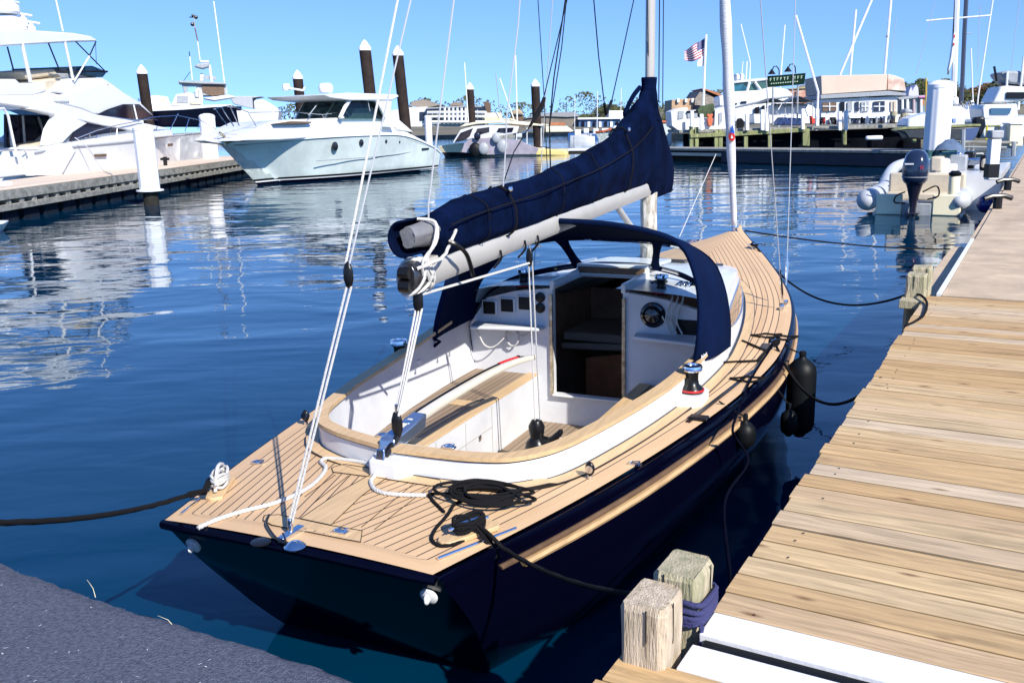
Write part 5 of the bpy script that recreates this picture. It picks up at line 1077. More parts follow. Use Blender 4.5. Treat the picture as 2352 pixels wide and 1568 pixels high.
# ---- clutter on the pier
sd=Side((D(1700,300,68).x,68),92,z6,2)
CL='things stored on the old pier'
def one(name,label,cat,items,group=None):
    c=sd.at(*items[0][1][0],0);T=Thing(name,label,cat,(c.x,c.y,0),92,group)
    for nm,pts,w,m,off in items: sd.ex(T,nm,pts,w,m,off,.03)
    return T
one('white_shed','white shed with a narrow door at the left end of the old pier','shed',[('wall',[(355,575),(455,535),(545,530),(520,790),(440,790),(365,740)],3,W2,.5),('door',[(440,565),(505,565),(500,650),(435,665)],.05,M['grey'],.42)])
one('white_fence','low white fence panel beside the white shed on the old pier','fence',[('panel',[(520,660),(770,650),(775,740),(880,740),(880,775),(520,785)],.1,W2,.2)])
one('white_booth','white booth with grey window just left of the furled jib','booth',[('wall',[(860,560),(950,520),(1010,520),(1010,800),(850,775)],2,W2,.3),('window',[(905,590),(945,580),(945,690),(900,740)],.05,M['grey'],.22)])
one('flower_pot','stack of orange clay flower pots on the white fence','pot',[('pot',[(765,605),(840,600),(825,650),(840,655),(825,740),(785,740),(770,655),(785,650)],.4,mat('clay',(.50,.12,.05),.7),-.1)])
one('garden_plant','dark potted shrubs behind the white fence on the pier','plant',[('foliage',[(660,560),(700,510),(770,500),(830,480),(855,500),(850,640),(760,645),(690,640),(670,600)],1.,mat('shrub_green',(.06,.09,.04),.9,var=.5,vscale=3),.6)])
one('storage_bin','dark storage bins right of the white shed','bin',[('bin',[(540,590),(660,585),(660,650),(545,655)],.8,M['grey'],.4),('lid',[(535,570),(665,565),(665,588),(535,592)],.9,M['navy'],.35)])
for k,(x,lab) in enumerate(((1625,'leftmost navy kayak bow in the rack of five'),(1665,'second navy kayak bow from the left in the rack'),(1720,'middle navy kayak bow in the rack'),(1770,'fourth navy kayak bow from the left in the rack'),(1830,'rightmost navy kayak bow in the rack next to the red cover'))):
    c=sd.at(x,740,0);T=Thing('kayak',lab,'kayak',(c.x,c.y,0),92,'navy kayaks on the pier rack');
    q=[sd.at(x+dx,y,0) for dx,y in ((-55,735),(-40,700),(10,640+k*3),(30,640),(45,700),(40,735))];T.part('hull',MB().prism(q,sd.n*1.5),mat('kayak_navy',(.02,.04,.12),.35),world=True,bevel=.08)
one('red_cover','red tarp heap beside the kayak rack','tarp',[('cloth',[(1965,620),(1990,650),(2040,650),(2045,690),(1975,720)],.6,mat('red_tarp',(.65,.05,.02),.6),-.1)])
one('life_ring','black tyre fender hanging right of the furled jib','tyre',[('tyre',[(1110,690),(1130,655),(1165,650),(1190,680),(1195,740),(1160,790),(1120,770)],.4,M['rubber'],-.3),('label_board',[(1095,800),(1150,785),(1185,850),(1140,890)],.05,M['cream'],-.4)])
for k in range(24):      # odds and ends standing along the old pier
    rn=random.Random(k+90);x=1885+k*9.6+rn.uniform(-3,3);w_=rn.uniform(3,7);h_=rn.uniform(6,17);yb=287.5-(x-1870)*.032
    nmx,lab,cat,mm=[('storage_box','%s storage box on the old pier, %s of the clutter from the left','box',rn.choice(('white2','grey','navy','cream'))),('barrel','%s barrel on the old pier, %s of the clutter from the left','barrel',rn.choice(('grey','brownwood','navy','red'))),('canvas_bundle','%s canvas bundle on the old pier, %s of the clutter from the left','bundle',rn.choice(('white2','beige','tint','grey')))][k%3]
    cn={'white2':'white','grey':'grey','navy':'navy blue','cream':'cream','brownwood':'brown','red':'red','beige':'beige','tint':'black'}[mm]
    od='first second third fourth fifth sixth seventh eighth ninth tenth eleventh twelfth thirteenth fourteenth fifteenth sixteenth seventeenth eighteenth nineteenth twentieth 21st 22nd 23rd 24th'.split()[k]
    sq=Side((D(x,300,67).x,67),92,zd,2);c=sq.at(x,yb);T=Thing(nmx,lab%(cn,od),cat,(c.x,c.y,c.z),92,'things stored on the old pier')
    wm=w_*67/2110/2;hm=h_*67/2110
    if k%3==0: T.part('body',MB().box((c.x,c.y,c.z+hm*.42),(wm*2,.5,hm*.84)),M[mm],world=True,bevel=.03);T.part('lid',MB().box((c.x,c.y,c.z+hm*.92),(wm*2.15,.56,hm*.14)),M[mm],world=True,bevel=.02)
    elif k%3==1: T.part('body',MB().lathe([(wm*.9,0),(wm*1.02,hm*.3),(wm*1.02,hm*.7),(wm*.9,hm),(.001,hm)],(c.x,c.y,c.z),n=16),M[mm],world=True)
    else: T.part('cloth',MB().loft([[V((c.x+wm*r*math.cos(a)*(1+.3*noise.noise(V((a,z,k)))),c.y+.3*r*math.sin(a),c.z+z*hm)) for a in [2*math.pi*q/12 for q in range(12)]] for r,z in ((1,0),(1.2,.3),(.8,.7),(.2,1))]),M[mm],world=True,smooth=60)
# white motor yacht behind the pier
sd=Side((D(1790,300,80).x,80),97,z6,2.5)
T=Thing('motor_yacht','big white motor yacht with green tinted bridge windows behind the old pier','yacht',(sd.o.x,82,0),97)
sd.ex(T,'hull',[(560,560),(1070,520),(1360,480),(1700,400),(1760,450),(1700,700),(560,760)],5,W_,0,.2)
sd.ex(T,'lower_saloon',[(1080,560),(1320,520),(1560,480),(1640,600),(1600,700),(1080,700)],4,W_,-.1,.1)
sd.ex(T,'bridge',[(900,400),(1070,345),(1360,330),(1500,290),(1700,320),(1770,400),(1500,440),(1070,545),(900,520)],4.6,W_,-.1,.15)
sd.ex(T,'bridge_window',[(1075,262),(1240,240),(1205,345),(1080,355)],3.5,M['greenglass'],.3,.0);sd.ex(T,'bridge_window',[(1250,345),(1265,260),(1310,240),(1350,335)],.1,mat('green_window',(.05,.11,.09),.1),.25,0);sd.ex(T,'bridge_window',[(1340,235),(1460,215),(1470,290),(1395,330)],.1,mat('green_window2',(.05,.11,.09),.1),.25,0)
sd.ex(T,'hardtop',[(1000,235),(1200,210),(1480,185),(1490,212),(1100,250),(1000,262)],4.,W_,.1,.05)
sd.bar(T,'window_pillar',[(1255,235),(1225,355)],.12,W_,.1);sd.bar(T,'window_pillar',[(1315,235),(1395,345)],.12,W_,.1)
sd.ex(T,'radar_pod',[(1080,140),(1200,135),(1195,225),(1095,225)],1.,W2,1.5,.2);sd.bar(T,'radar_mast',[(1225,0),(1215,225)],.06,W2,1.);sd.bar(T,'antenna',[(1180,0),(1160,225)],.04,W2,1.)
for p in ([(1075,480),(1115,478),(1115,490),(1075,490)],[(1155,460),(1220,455),(1225,475),(1160,482)]): sd.ex(T,'vent',p,.05,M['black'],-.2,0)
for p in ([(1315,530),(1370,515),(1365,600),(1315,605)],[(1500,485),(1560,480),(1620,570),(1500,580)],[(1395,510),(1430,500),(1430,590),(1395,595)]): sd.ex(T,'dark_door',p,.1,M['black'],-.3,0)
sd=Side((D(1850,300,72).x,72),93,z6,2)
for k,(lab,pts) in enumerate((('black pointed canopy roof, left of a pair above the white boat cover',[(1380,490),(1450,455),(1520,418),(1600,440),(1685,465),(1500,470)]),('black pointed canopy roof, right of a pair above the white boat cover',[(1690,465),(1760,425),(1830,398),(1920,430),(2000,470),(1850,460)]))):
    c=sd.at(*pts[2]);T=Thing('black_canopy',lab,'canopy',(c.x,c.y,0),93,'black canopies');sd.ex(T,'roof',pts,2.5,M['black'],0,.02);sd.bar(T,'pole',[(pts[1][0],pts[1][1]),(pts[1][0],700)],.04,M['grey'],.5);sd.bar(T,'pole',[(pts[4][0]-20,pts[4][1]),(pts[4][0]-20,700)],.04,M['grey'],.5)
T=Thing('covered_boat','white shrink-wrapped boat under the black canopies','boat',(sd.at(1800,600).x,73,0),93);sd.ex(T,'cover',[(1560,485),(1640,480),(1900,475),(2010,510),(2045,560),(2040,640),(1560,640)],3.,W2,.8,.3,top=.5);sd.ex(T,'hull',[(1300,600),(2040,640),(2000,720),(1300,720)],3,W_,.5,.1)
# flag
sd=Side((D(1615,300,70).x,70),90,z4,1)
T=Thing('flagpole','white flagpole with a striped flag above the shingled house','flagpole',(sd.at(300,680).x,70,0),90)
sd.bar(T,'pole',[(300,690),(308,450),(318,222)],.09,W2)
def flag(u,v): 
    x=318-138*u;y=240+85*u+ (v)*(108-45*u+18*math.sin(u*3)) + 5*math.sin(u*9+v*2)*u;return sd.at(x,y,.25*math.sin(u*8+v))
fm=bpy.data.materials.new('flag_cloth');fm.use_nodes=True;n=fm.node_tree;b=n.nodes['Principled BSDF'];b.inputs['Roughness'].default_value=.8;L=n.links.new
uv=nd(n,'ShaderNodeUVMap',uv_map='UVMap');sp=nd(n,'ShaderNodeSeparateXYZ');L(uv.outputs[0],sp.inputs[0])
q=nd(n,'ShaderNodeMath',operation='MULTIPLY',i1=6.5);L(sp.outputs[1],q.inputs[0]);q2=nd(n,'ShaderNodeMath',operation='FRACT');L(q.outputs[0],q2.inputs[0]);q3=nd(n,'ShaderNodeMath',operation='GREATER_THAN',i1=.5);L(q2.outputs[0],q3.inputs[0])
mx=nd(n,'ShaderNodeMix',data_type='RGBA');L(q3.outputs[0],mx.inputs[0]);mx.inputs[6].default_value=(.35,.02,.04,1);mx.inputs[7].default_value=(.7,.68,.7,1)
c1=nd(n,'ShaderNodeMath',operation='LESS_THAN',i1=.42);L(sp.outputs[0],c1.inputs[0]);c2=nd(n,'ShaderNodeMath',operation='LESS_THAN',i1=.54);L(sp.outputs[1],c2.inputs[0]);c3=nd(n,'ShaderNodeMath',operation='MULTIPLY');L(c1.outputs[0],c3.inputs[0]);L(c2.outputs[0],c3.inputs[1])
vo=nd(n,'ShaderNodeTexVoronoi');vo.inputs['Scale'].default_value=16;vo.inputs['Randomness'].default_value=0;L(uv.outputs[0],vo.inputs[0]);lt=nd(n,'ShaderNodeMath',operation='LESS_THAN',i1=.2);L(vo.outputs['Distance'],lt.inputs[0])
m3=nd(n,'ShaderNodeMix',data_type='RGBA');L(lt.outputs[0],m3.inputs[0]);m3.inputs[6].default_value=(.02,.025,.12,1);m3.inputs[7].default_value=(.6,.6,.65,1)
m2=nd(n,'ShaderNodeMix',data_type='RGBA');L(c3.outputs[0],m2.inputs[0]);L(mx.outputs[2],m2.inputs[6]);L(m3.outputs[2],m2.inputs[7]);L(m2.outputs[2],b.inputs[0])
mb=MB().grid(flag,24,14);o=T.part('flag',mb,fm,world=True,uvf=lambda c,l:(0,0));
for l in o.data.loops: i=l.vertex_index;o.data.uv_layers[0].data[l.index].uv=((i//15)/24,(i%15)/14)
sd.ex(T,'white_pennant',[(312,355),(285,362),(262,395),(262,425),(300,425)],.03,W2,.1,0)
# sign
sd=Side((D(1830,300,66).x,66),92,z4,1)
T=Thing('hanging_sign','dark green sign board with two rows of pale lettering under two gooseneck lamps','sign',(sd.at(830,700).x,66,0),92)
sd.ex(T,'board',[(712,488),(955,468),(948,540),(714,560)],.15,mat('sign_green',(.004,.018,.012),.8,spec=.1),0,.01)
rnd=random.Random(2)
glyph=[(0,1),(0,0),(0,1)]
for i in range(10):
    if i==6: continue
    x=726+i*22;y=500-i*1.7
    for (dx,dy,w_,h_) in ((0,0,3.5,20),(3.5,0,8,4),(3.5,9,6,3.5)) if i%3!=1 else ((0,0,12,4),(4,4,4,16)): sd.ex(T,'lettering',[(x+dx,y+dy),(x+dx+w_,y+dy),(x+dx+w_,y+dy+h_),(x+dx,y+dy+h_)],.03,mat('pale_letter',(.30,.42,.30),.6) if i==0 and dx==0 else bpy.data.materials['pale_letter'],-.04,0)
for i in range(12): x=732+i*15;y=533-i*1.3;sd.ex(T,'lettering',[(x,y),(x+9,y-.6),(x+9,y+6),(x,y+7)],.03,bpy.data.materials['pale_letter'],-.04,0)
sd.bar(T,'post',[(745,560),(745,800)],.06,M['grey'],.1);sd.bar(T,'post',[(905,545),(900,800)],.06,M['grey'],.1)
for x in (738,842):
    g=sd.bar(T,'gooseneck_lamp',[(x+48,480),(x+46,445),(x+30,424),(x+12,428),(x,455)] if x<800 else [(x+48,470),(x+46,430),(x+30,410),(x+12,414),(x,440)],.04,M['black'],.0);c=sd.at(x,462 if x<800 else 446,0);T.part('lamp_shade',MB().lathe([(.28,-.15),(.10,.1),(.05,.2)],c,n=14),M['black'],world=True,parent=g)
# houses and pavilion on shore
shing=mat('grey_shingles',(.34,.30,.25),.9,col2=(.17,.14,.12),vscale=2.2,stretch=(1,1,3));orange=mat('orange_roof',(.42,.16,.07),.8,var=.25,vscale=1.5)
sd=Side((D(1640,300,105).x,105),92,z6,3)
T=Thing('shingled_house','grey shingled gable house with orange-brown roof behind the flagpole','house',(sd.at(800,500).x,105,0),92)
sd.ex(T,'wall',[(630,430),(705,325),(950,470),(1000,600),(620,620)],8,shing,0,.02);sd.ex(T,'roof',[(700,310),(755,312),(1050,415),(1050,500),(940,410)],7,orange,-.3,.02);sd.ex(T,'window',[(600,500),(690,500),(685,560),(600,560)],.1,M['tint'],-.2,0)
T=Thing('tan_terrace','low tan brick terrace building with white piers, left of the shingled house','building',(sd.at(480,500).x,105,0),92)
sd.ex(T,'wall',[(365,440),(640,420),(640,600),(360,600)],6,mat('tan_brick',(.50,.33,.20),.85,var=.3,vscale=1),.5,.02)
for x in (440,530,605): sd.ex(T,'white_pier',[(x-15,425),(x+12,423),(x+12,470),(x-15,472)],.3,W2,.2,.02)
T=Thing('brick_store','red-brown brick store front between the motor yacht and the tan pavilion','building',(sd.at(1850,400).x,108,0),92)
sd.ex(T,'wall',[(1720,310),(2000,300),(2060,330),(2060,640),(1720,640)],6,mat('red_brick',(.42,.17,.11),.85,col2=(.55,.42,.32),vscale=2.5),1,.02);sd.ex(T,'roof',[(1700,315),(1950,285),(2010,250),(2060,300),(1720,320)],6,mat('olive_roof',(.35,.30,.17),.9,var=.3),.8,.02)
sd=Side((D(1985,300,86).x,86),96,z7,3)
T=Thing('floating_pavilion','white dining barge with a large tan canvas wall above its windows','barge',(sd.o.x,86,0),96)
sd.ex(T,'canvas_wall',[(5,690),(610,678),(602,822),(10,862)],7,mat('tan_canvas',(.60,.47,.37),.85,var=.08,vscale=.5),0,.05)
sd.ex(T,'side_roof',[(615,676),(680,690),(760,720),(780,830),(610,820)],6,mat('tan_roof',(.45,.26,.20),.85,col2=(.7,.62,.52),vscale=1.),.4,.05)
sd.ex(T,'eave',[(0,865),(620,828),(780,850),(780,872),(620,870),(0,902)],7.4,M['grey'],-.2,.03)
sd.ex(T,'wall',[(5,905),(700,880),(700,1130),(5,1130)],6.6,W2,.2,.03)
for x0,x1,mm in ((18,145,'brownwood'),(180,220,'black'),(246,290,'grey'),(318,350,'tint'),(372,440,'grey'),(485,585,'tint'),(640,655,'beige'),(668,690,'beige')):
    w_=sd.ex(T,'window',[(x0,935-x0*.02),(x1,932-x1*.02),(x1,1012),(x0,1016)],.1,M[mm],.05,.0)
    if x1-x0>60: sd.bar(T,'mullion',[((x0+x1)/2,935),((x0+x1)/2,1012)],.06,W2,.0,w_);sd.bar(T,'mullion',[(x0,970),(x1,970)],.05,W2,.0,w_)
sd.ex(T,'lower_band',[(260,1035),(700,1022),(700,1075),(260,1078)],.3,W2,-.3,.03)
for x0,x1 in ((0,45),(85,140),(285,420),(460,580)): sd.ex(T,'dark_opening',[(x0,1068),(x1,1068),(x1,1125),(x0,1125)],.1,M['black'],-.15 if x0<200 else .05,0)
sd=Side((D(2080,300,95).x,95),96,z7,3)
T=Thing('glazed_pavilion','blue-grey glazed pavilion right of the tan canvas barge','building',(sd.o.x,95,0),96)
sd.ex(T,'wall',[(720,900),(1000,870),(1000,1040),(720,1060)],6,mat('blue_grey_wall',(.20,.26,.30),.5,var=.3,vscale=1),0,.03);sd.ex(T,'roof',[(700,890),(860,872),(1020,862),(1020,878),(720,910)],6.5,M['grey'],-.3,.03)
for x in (745,790,850,915): sd.bar(T,'post',[(x,905),(x,1055)],.12,mat('mauve_post',(.45,.36,.40),.6) if x==850 else W2,-.2)
sd.ex(T,'orange_panel',[(915,905),(945,905),(945,960),(915,960)],.1,orange,-.25,0);sd.ex(T,'pink_trim',[(895,880),(985,865),(980,885),(900,890)],.1,mat('pink_trim',(.6,.2,.4),.6),-.4,0)
T=Thing('pale_monument','pale lilac pointed roofs in front of the wooded hill','building',(sd.at(860,830).x,110,0),96);sd.ex(T,'gable',[(800,875),(805,830),(825,790),(838,830),(850,800),(872,770),(890,800),(895,875)],2,mat('lilac_paint',(.5,.5,.62),.7),12,.02)
# sailboats and boats on the right
def mast(sd,T,pts,r,m,name='mast',off=0): return sd.bar(T,name,pts,r,m,off)
sd=Side((D(2210,300,62).x,62),150,z7,1.5)
sd=Side((D(2210,300,58).x,58),100,z7,1.5)
T=Thing('white_sloop','white sloop with tall white mast and stern rails behind the tall white piling','sailboat',(sd.o.x,58,0),100,'sailboats on the right')
h=sd.ex(T,'hull',[(780,1140),(800,1080),(900,1050),(1170,985),(1340,1000),(1370,1060),(1360,1180),(790,1180)],2.6,W_,0,.15);sd.ex(T,'cabin',[(1165,1005),(1200,965),(1290,970),(1330,1005)],1.8,W2,.4,.1);sd.ex(T,'sail_bag',[(1205,885),(1260,880),(1262,955),(1205,950)],.5,W2,.6,.1)
mast(sd,T,[(1242,-30),(1212,880)],.16,W2,off=.8);mast(sd,T,[(1228,-30),(1205,350),(1160,680)],.05,M['brownwood'],'stay',.8);mast(sd,T,[(960,192),(1100,178),(1555,142)],.05,W2,'spreader',.8)
sd.ex(T,'furled_sail',[(1215,300),(1232,295),(1205,560),(1170,650),(1160,640),(1185,520)],.3,W2,.5,.05);sd.ex(T,'red_patch',[(1213,318),(1226,318),(1224,345),(1212,342)],.1,M['red'],.4,0);sd.ex(T,'red_patch',[(1208,393),(1222,393),(1219,415),(1207,412)],.1,M['red'],.4,0)
sd.bar(T,'stern_rail',[(1330,1000),(1335,930),(1390,920),(1410,960),(1395,1020)],.03,M['rail'],.3);sd.ex(T,'blue_mark',[(1205,1080),(1232,1080),(1232,1112),(1205,1112)],.05,mat('faded_blue',(.2,.3,.6),.6),-.05,0)
T=Thing('dark_mast_sloop','sloop with dark carbon mast just right of the white mast','sailboat',(sd.at(1290,1000).x,60,0),100,'sailboats on the right')
sd.ex(T,'hull',[(1270,960),(1420,950),(1410,1100),(1280,1100)],2.5,W2,2.9,.1);mast(sd,T,[(1328,-30),(1310,300),(1283,930)],.13,mat('carbon_mast',(.05,.06,.09),.35),off=3.2);mast(sd,T,[(1325,305),(1370,305)],.03,M['grey'],'crosstree',3.2)
for k in range(9): T.part('deck_gear',MB().tube([sd.at(1200+k*22,960+random.uniform(-20,10),2.8),sd.at(1215+k*22,920+random.uniform(-10,30),2.8),sd.at(1240+k*20,975,2.8)],.03,5),M['grey'],world=True)
sd0=sd;sd=Side((D(2010,300,96).x,96),96,z7,1)
for lab,a_,b_2,r in (('thin white mast crossing at the far left above the tan canvas barge',(322,90),(270,672),.09),('long slanting white outrigger pole above the tan canvas barge',(470,-10),(178,678),.10),('tall bright white mast at the right of the tan canvas barge',(643,-20),(583,670),.10),('thin white whip mast right of the dark carbon mast',(1370,440),(1388,930),.05),('long thin white mast rising beside the stern rails',(1572,-20),(1435,880),.06)):
    c=sd.at(*b_2);T=Thing('distant_mast',lab,'mast',(c.x,c.y,0),100,'bare masts on the right');T.part('pole',MB().tube([sd.at(*a_)+(sd.at(*a_)-sd.at(*b_2))*(.06 if a_[1]<0 else 0),sd.at(*b_2)]+[V((sd.at(*b_2).x,sd.at(*b_2).y,1.2))],r*1.2,6),W2,world=True)
    if a_[0]==643: T.part('collar',MB().ball(sd.at(607,330),.16,8),M['grey'],world=True)
sd=sd0
for x0,y0,x1,y1 in ((1810,-10,1735,640),(1040,20,870,680),(690,180,620,660),(1450,40,1430,640)):
    c=sd.at(x1,y1);T=Thing('rigging_wire',{1810:'thin grey stay wire nearest the right picture edge',1040:'long slanting grey stay wire left of the tall white piling',690:'grey stay wire beside the bright mast above the canvas barge',1450:'nearly upright grey stay wire right of the dark carbon mast'}[x0],'wire',(c.x,c.y,0),100,'stay wires against the sky');T.part('wire',MB().tube([sd.at(x0,y0),sd.at(x1,y1)],.018,5),M['greyrope'],world=True)
sdx=Side((D(1520,300,84).x,84),94,z4,1)
for lab,a_,b_2,r in (('slanting white outrigger pole beside the brick store',(892,100),(1035,590),.10),('short white whip mast behind the sign board',(822,160),(796,480),.06),('faint white antenna right of the furled jib',(540,155),(600,400),.05)):
    c=sdx.at(*b_2);T=Thing('distant_mast',lab,'mast',(c.x,c.y,0),100,'bare masts on the right');T.part('pole',MB().tube([sdx.at(*a_),sdx.at(*b_2),V((sdx.at(*b_2).x,sdx.at(*b_2).y,1.2))],r,6),W2,world=True)
sd=Side((D(2290,300,52).x,52),100,z7,1.6)
T=Thing('sportfisher','white sport fishing boat with flybridge tower at the right picture edge','boat',(sd.o.x,52,0),100)
sd.ex(T,'hull',[(1450,1085),(1700,1080),(1990,1040),(1990,1260),(1470,1260)],3,W_,0,.15);sd.ex(T,'cabin',[(1470,985),(1500,950),(1790,945),(1800,1060),(1700,1085),(1480,1085)],2.4,W_,.2,.08);sd.ex(T,'cabin_window',[(1550,985),(1740,985),(1720,1040),(1550,1040)],.05,mat('blue_glass',(.05,.12,.2),.1),.12,0)
sd.ex(T,'flybridge',[(1560,940),(1640,790),(1700,780),(1990,800),(1990,900),(1650,940)],2.2,W_,.3,.1);sd.ex(T,'flybridge_window',[(1695,840),(1860,840),(1860,900),(1690,900)],.05,M['black'],.22,0);sd.ex(T,'tower_top',[(1640,665),(1700,645),(1990,650),(1990,790),(1720,760),(1660,700)],2.,M['grey'],.5,.1)
for a_,b_2 in (((1700,650),(1690,900)),((1850,520),(1800,1000)),((1580,605),(1605,740))): sd.bar(T,'antenna',[a_,b_2],.06,W2 if a_[0]>1600 else M['black'],.4)
sd.ex(T,'outboard',[(1400,1070),(1500,1060),(1510,1150),(1450,1270),(1410,1150)],.6,M['black'],-.6,.1)
sd=Side((D(2150,300,44).x,44),104,z7,1.2)
T=Thing('dark_skiff','long dark skiff with green rail lying across behind the tall white piling','boat',(sd.o.x,44,0),104)
sd.ex(T,'hull',[(690,1195),(760,1165),(1100,1160),(1455,1150),(1430,1230),(1390,1290),(800,1265),(760,1210)],1.8,mat('charcoal_hull',(.04,.045,.05),.4,var=.3),0,.08);sd.ex(T,'blue_side',[(1312,1170),(1450,1160),(1420,1230),(1385,1280),(1312,1280)],.03,mat('slate_blue',(.05,.09,.2),.5),-.03,0);sd.ex(T,'green_rail',[(690,1190),(760,1158),(1100,1150),(1460,1130),(1460,1150),(1100,1166),(760,1180)],1.9,alg,-.04,.02)
T=Thing('yellow_frame','yellow painted ladder frame at the right of the dark skiff','frame',(sd.at(1560,1200).x,45,0),104)
for x in (1508,1620): sd.bar(T,'upright',[(x+8,1140),(x,1290)],.05,mat('yellow_paint',(.65,.55,.05),.5),.3)
sd.bar(T,'rung',[(1500,1150),(1640,1145)],.05,alg,.3)
for k,(x0,x1,y0,y1,lab) in enumerate(((1640,1710,1145,1285,'narrower white dock box at the right beside the yellow frame'),(1725,1850,1120,1335,'large white dock box near the right picture edge'))):
    T=Thing('dock_box',lab,'box',(sd.at(x0,y1).x,44,0),104,'white dock boxes');sd.ex(T,'body',[(x0,y0+12),(x1,y0+12),(x1-8,y1),(x0-12,y1)],1.2,M['cream'] if k else W2,-.6*k,.05);sd.ex(T,'lid',[(x0-5,y0),(x1+4,y0),(x1+4,y0+14),(x0-5,y0+14)],1.3,W2,-.65*k,.03)
T=Thing('cross_dock','grey cross dock with rails joining the beige dock at the right','dock',(sd.at(1500,1300).x,42,0),104)
sd.ex(T,'deck',[(1150,1282),(1800,1290),(1800,1310),(1150,1300)],1.5,M['dockwood'],-2.0,.02);sd.ex(T,'rail',[(1150,1330),(1790,1335),(1790,1350),(1150,1345)],.15,M['grey'],-2.1,.02)
for x in (1300,1600,1760): sd.bar(T,'post',[(x,1180 if x<1400 else 1290),(x-5,1420)],.09,M['grey'],-2.2)
# ---- inflatable boat with outboard
T=Thing('inflatable_boat','grey and white rigid inflatable boat with a big navy outboard tied to the beige dock','boat',(11,24.3,0),24)
pl=D(*z5(362,742),24.0);bowp=D(*z5(577,492),29.0)
tub=mat('grey_tube_fabric',(.42,.44,.47),.5,var=.1);tub2=mat('pale_tube_fabric',(.42,.45,.48),.5)
ctr=pl+V((1.5,-.5,0));hd=V((bowp.x-pl.x,bowp.y-pl.y,0)).normalized();pn=V((hd.y,-hd.x,0))
zt=pl.z
lp=spline([pl,pl+hd*1.6,pl+hd*3.2+V((0,0,.05)),bowp,bowp+pn*.9+hd*.7+V((0,0,.12)),bowp+pn*1.9+V((0,0,.0)),pl+pn*2.1+hd*3.0+V((0,0,.03)),pl+pn*2.15+hd*1.2,pl+pn*2.15],8)
T.part('tube',MB().tube([pl-hd*.30,pl-hd*.2,pl-hd*.08]+lp+[lp[-1]-hd*.1,lp[-1]-hd*.3],[.06,.20,.27]+[.26-.09*max(0,min(1,(i-10)/14))*max(0,min(1,(58-i)/14)) for i in range(len(lp))]+[.25,.08],18),tub2,world=True,smooth=70)
T.part('rub_strake',MB().tube([p+V((0,0,-.02))-pn*(.255-.09*max(0,min(1,(i-10)/14))) for i,p in enumerate(lp[:22])],.035,6),M['grey'],world=True)
T.part('tube_cone',MB().tube([pl-hd*.36,pl-hd*.22,pl-hd*.02],[.10,.235,.272],18),tub,world=True,smooth=70)
hb_=MB();fl=pl+pn*1.2
def rb(a,b,c0,c1,z0,z1): 
    q=[pl+hd*a+pn*b,pl+hd*c0+pn*b,pl+hd*c0+pn*c1,pl+hd*a+pn*c1];return MB().prism([V((p.x,p.y,z0)) for p in q],(0,0,z1-z0))
# arguments: along0, across0, along1, across1, z0, z1
T.part('floor',rb(-.1,.25,4.2,2.15,.05,.22),M['white2'],world=True,bevel=.02)
T.part('hull_bottom',rb(-.15,.15,3.8,2.25,-.25,.06),W_,world=True,bevel=.05)
T.part('transom',rb(-.22,.22,-.10,.85,.0,.52),M['cream'],world=True,bevel=.03);T.part('transom',rb(-.22,1.55,-.10,2.2,.0,.52),M['cream'],world=True,bevel=.03)
T.part('stern_well',rb(-.20,.85,-.08,1.55,-.1,.30),M['grey'],world=True,bevel=.03)
T.part('seat_back',rb(1.1,.35,1.25,2.2,.4,.98),M['beige'],world=True,bevel=.06);T.part('seat_cushion',rb(.55,.35,1.1,2.2,.30,.50),M['beige'],world=True,bevel=.05)
T.part('console',rb(2.2,.8,2.8,1.9,.2,1.15),W_,world=True,bevel=.06);T.part('windshield',rb(2.75,.85,2.8,1.85,1.15,1.5),M['greenglass'],world=True)
c=pl+hd*(-.05)+pn*2.0;T.part('white_post',MB().lathe([(.13,0),(.13,.6),(.12,.62),(.001,.63)],V((c.x,c.y,.35)),n=18),M['cream'],world=True);T.part('black_cap',MB().lathe([(.14,0),(.15,.06),(.08,.12),(.001,.12)],V((c.x,c.y,.98)),n=18),M['black'],world=True)
# outboard
oc=pl+hd*(-.45)+pn*1.13
def orng(z,w_,l_,al=0,n=20): return [V((oc.x,oc.y,0))+pn*(w_*math.copysign(abs(math.cos(a))**.75,math.cos(a)))+hd*(l_*math.copysign(abs(math.sin(a))**.75,math.sin(a))+al)+V((0,0,z)) for a in [2*math.pi*k/n for k in range(n)]]
cw=mat('navy_cowling',(.012,.02,.045),.15,coat=.6)
ob=T.part('cowling',MB().loft([orng(.82,.24,.27),orng(.90,.29,.33),orng(1.10,.31,.36,.02),orng(1.32,.30,.37,.04),orng(1.50,.25,.32,.06),orng(1.60,.16,.22,.06),orng(1.63,.05,.08,.06)]),cw,world=True,smooth=60)
T.part('cowl_seam',MB().loft([orng(.965,.306,.347),orng(.985,.308,.349)]),M['grey'],world=True,parent=ob)
T.part('leg',MB().loft([orng(.84,.22,.25),orng(.70,.17,.20),orng(.50,.12,.16,.02),orng(.2,.08,.13,.03),orng(-.1,.07,.15,.03),orng(-.4,.05,.13,.03)]),M['tint'],world=True,smooth=60,parent=ob)
T.part('anti_ventilation_plate',MB().box(V((oc.x,oc.y,.08)),(.34,.5,.03),ax=(pn,hd,V((0,0,1)))),M['tint'],world=True,parent=ob,bevel=.01)
T.part('red_emblem',MB().box(V((oc.x,oc.y,1.22))+pn*.17-hd*.36,(.08,.02,.09),ax=(pn,hd,V((0,0,1)))),mat('emblem_red',(.25,.03,.06),.6),world=True,parent=ob)
T.part('white_stripe',MB().box(V((oc.x,oc.y,1.30))-pn*.12-hd*.365,(.20,.02,.035),ax=(pn,hd,V((0,0,1)))),W2,world=True,parent=ob)
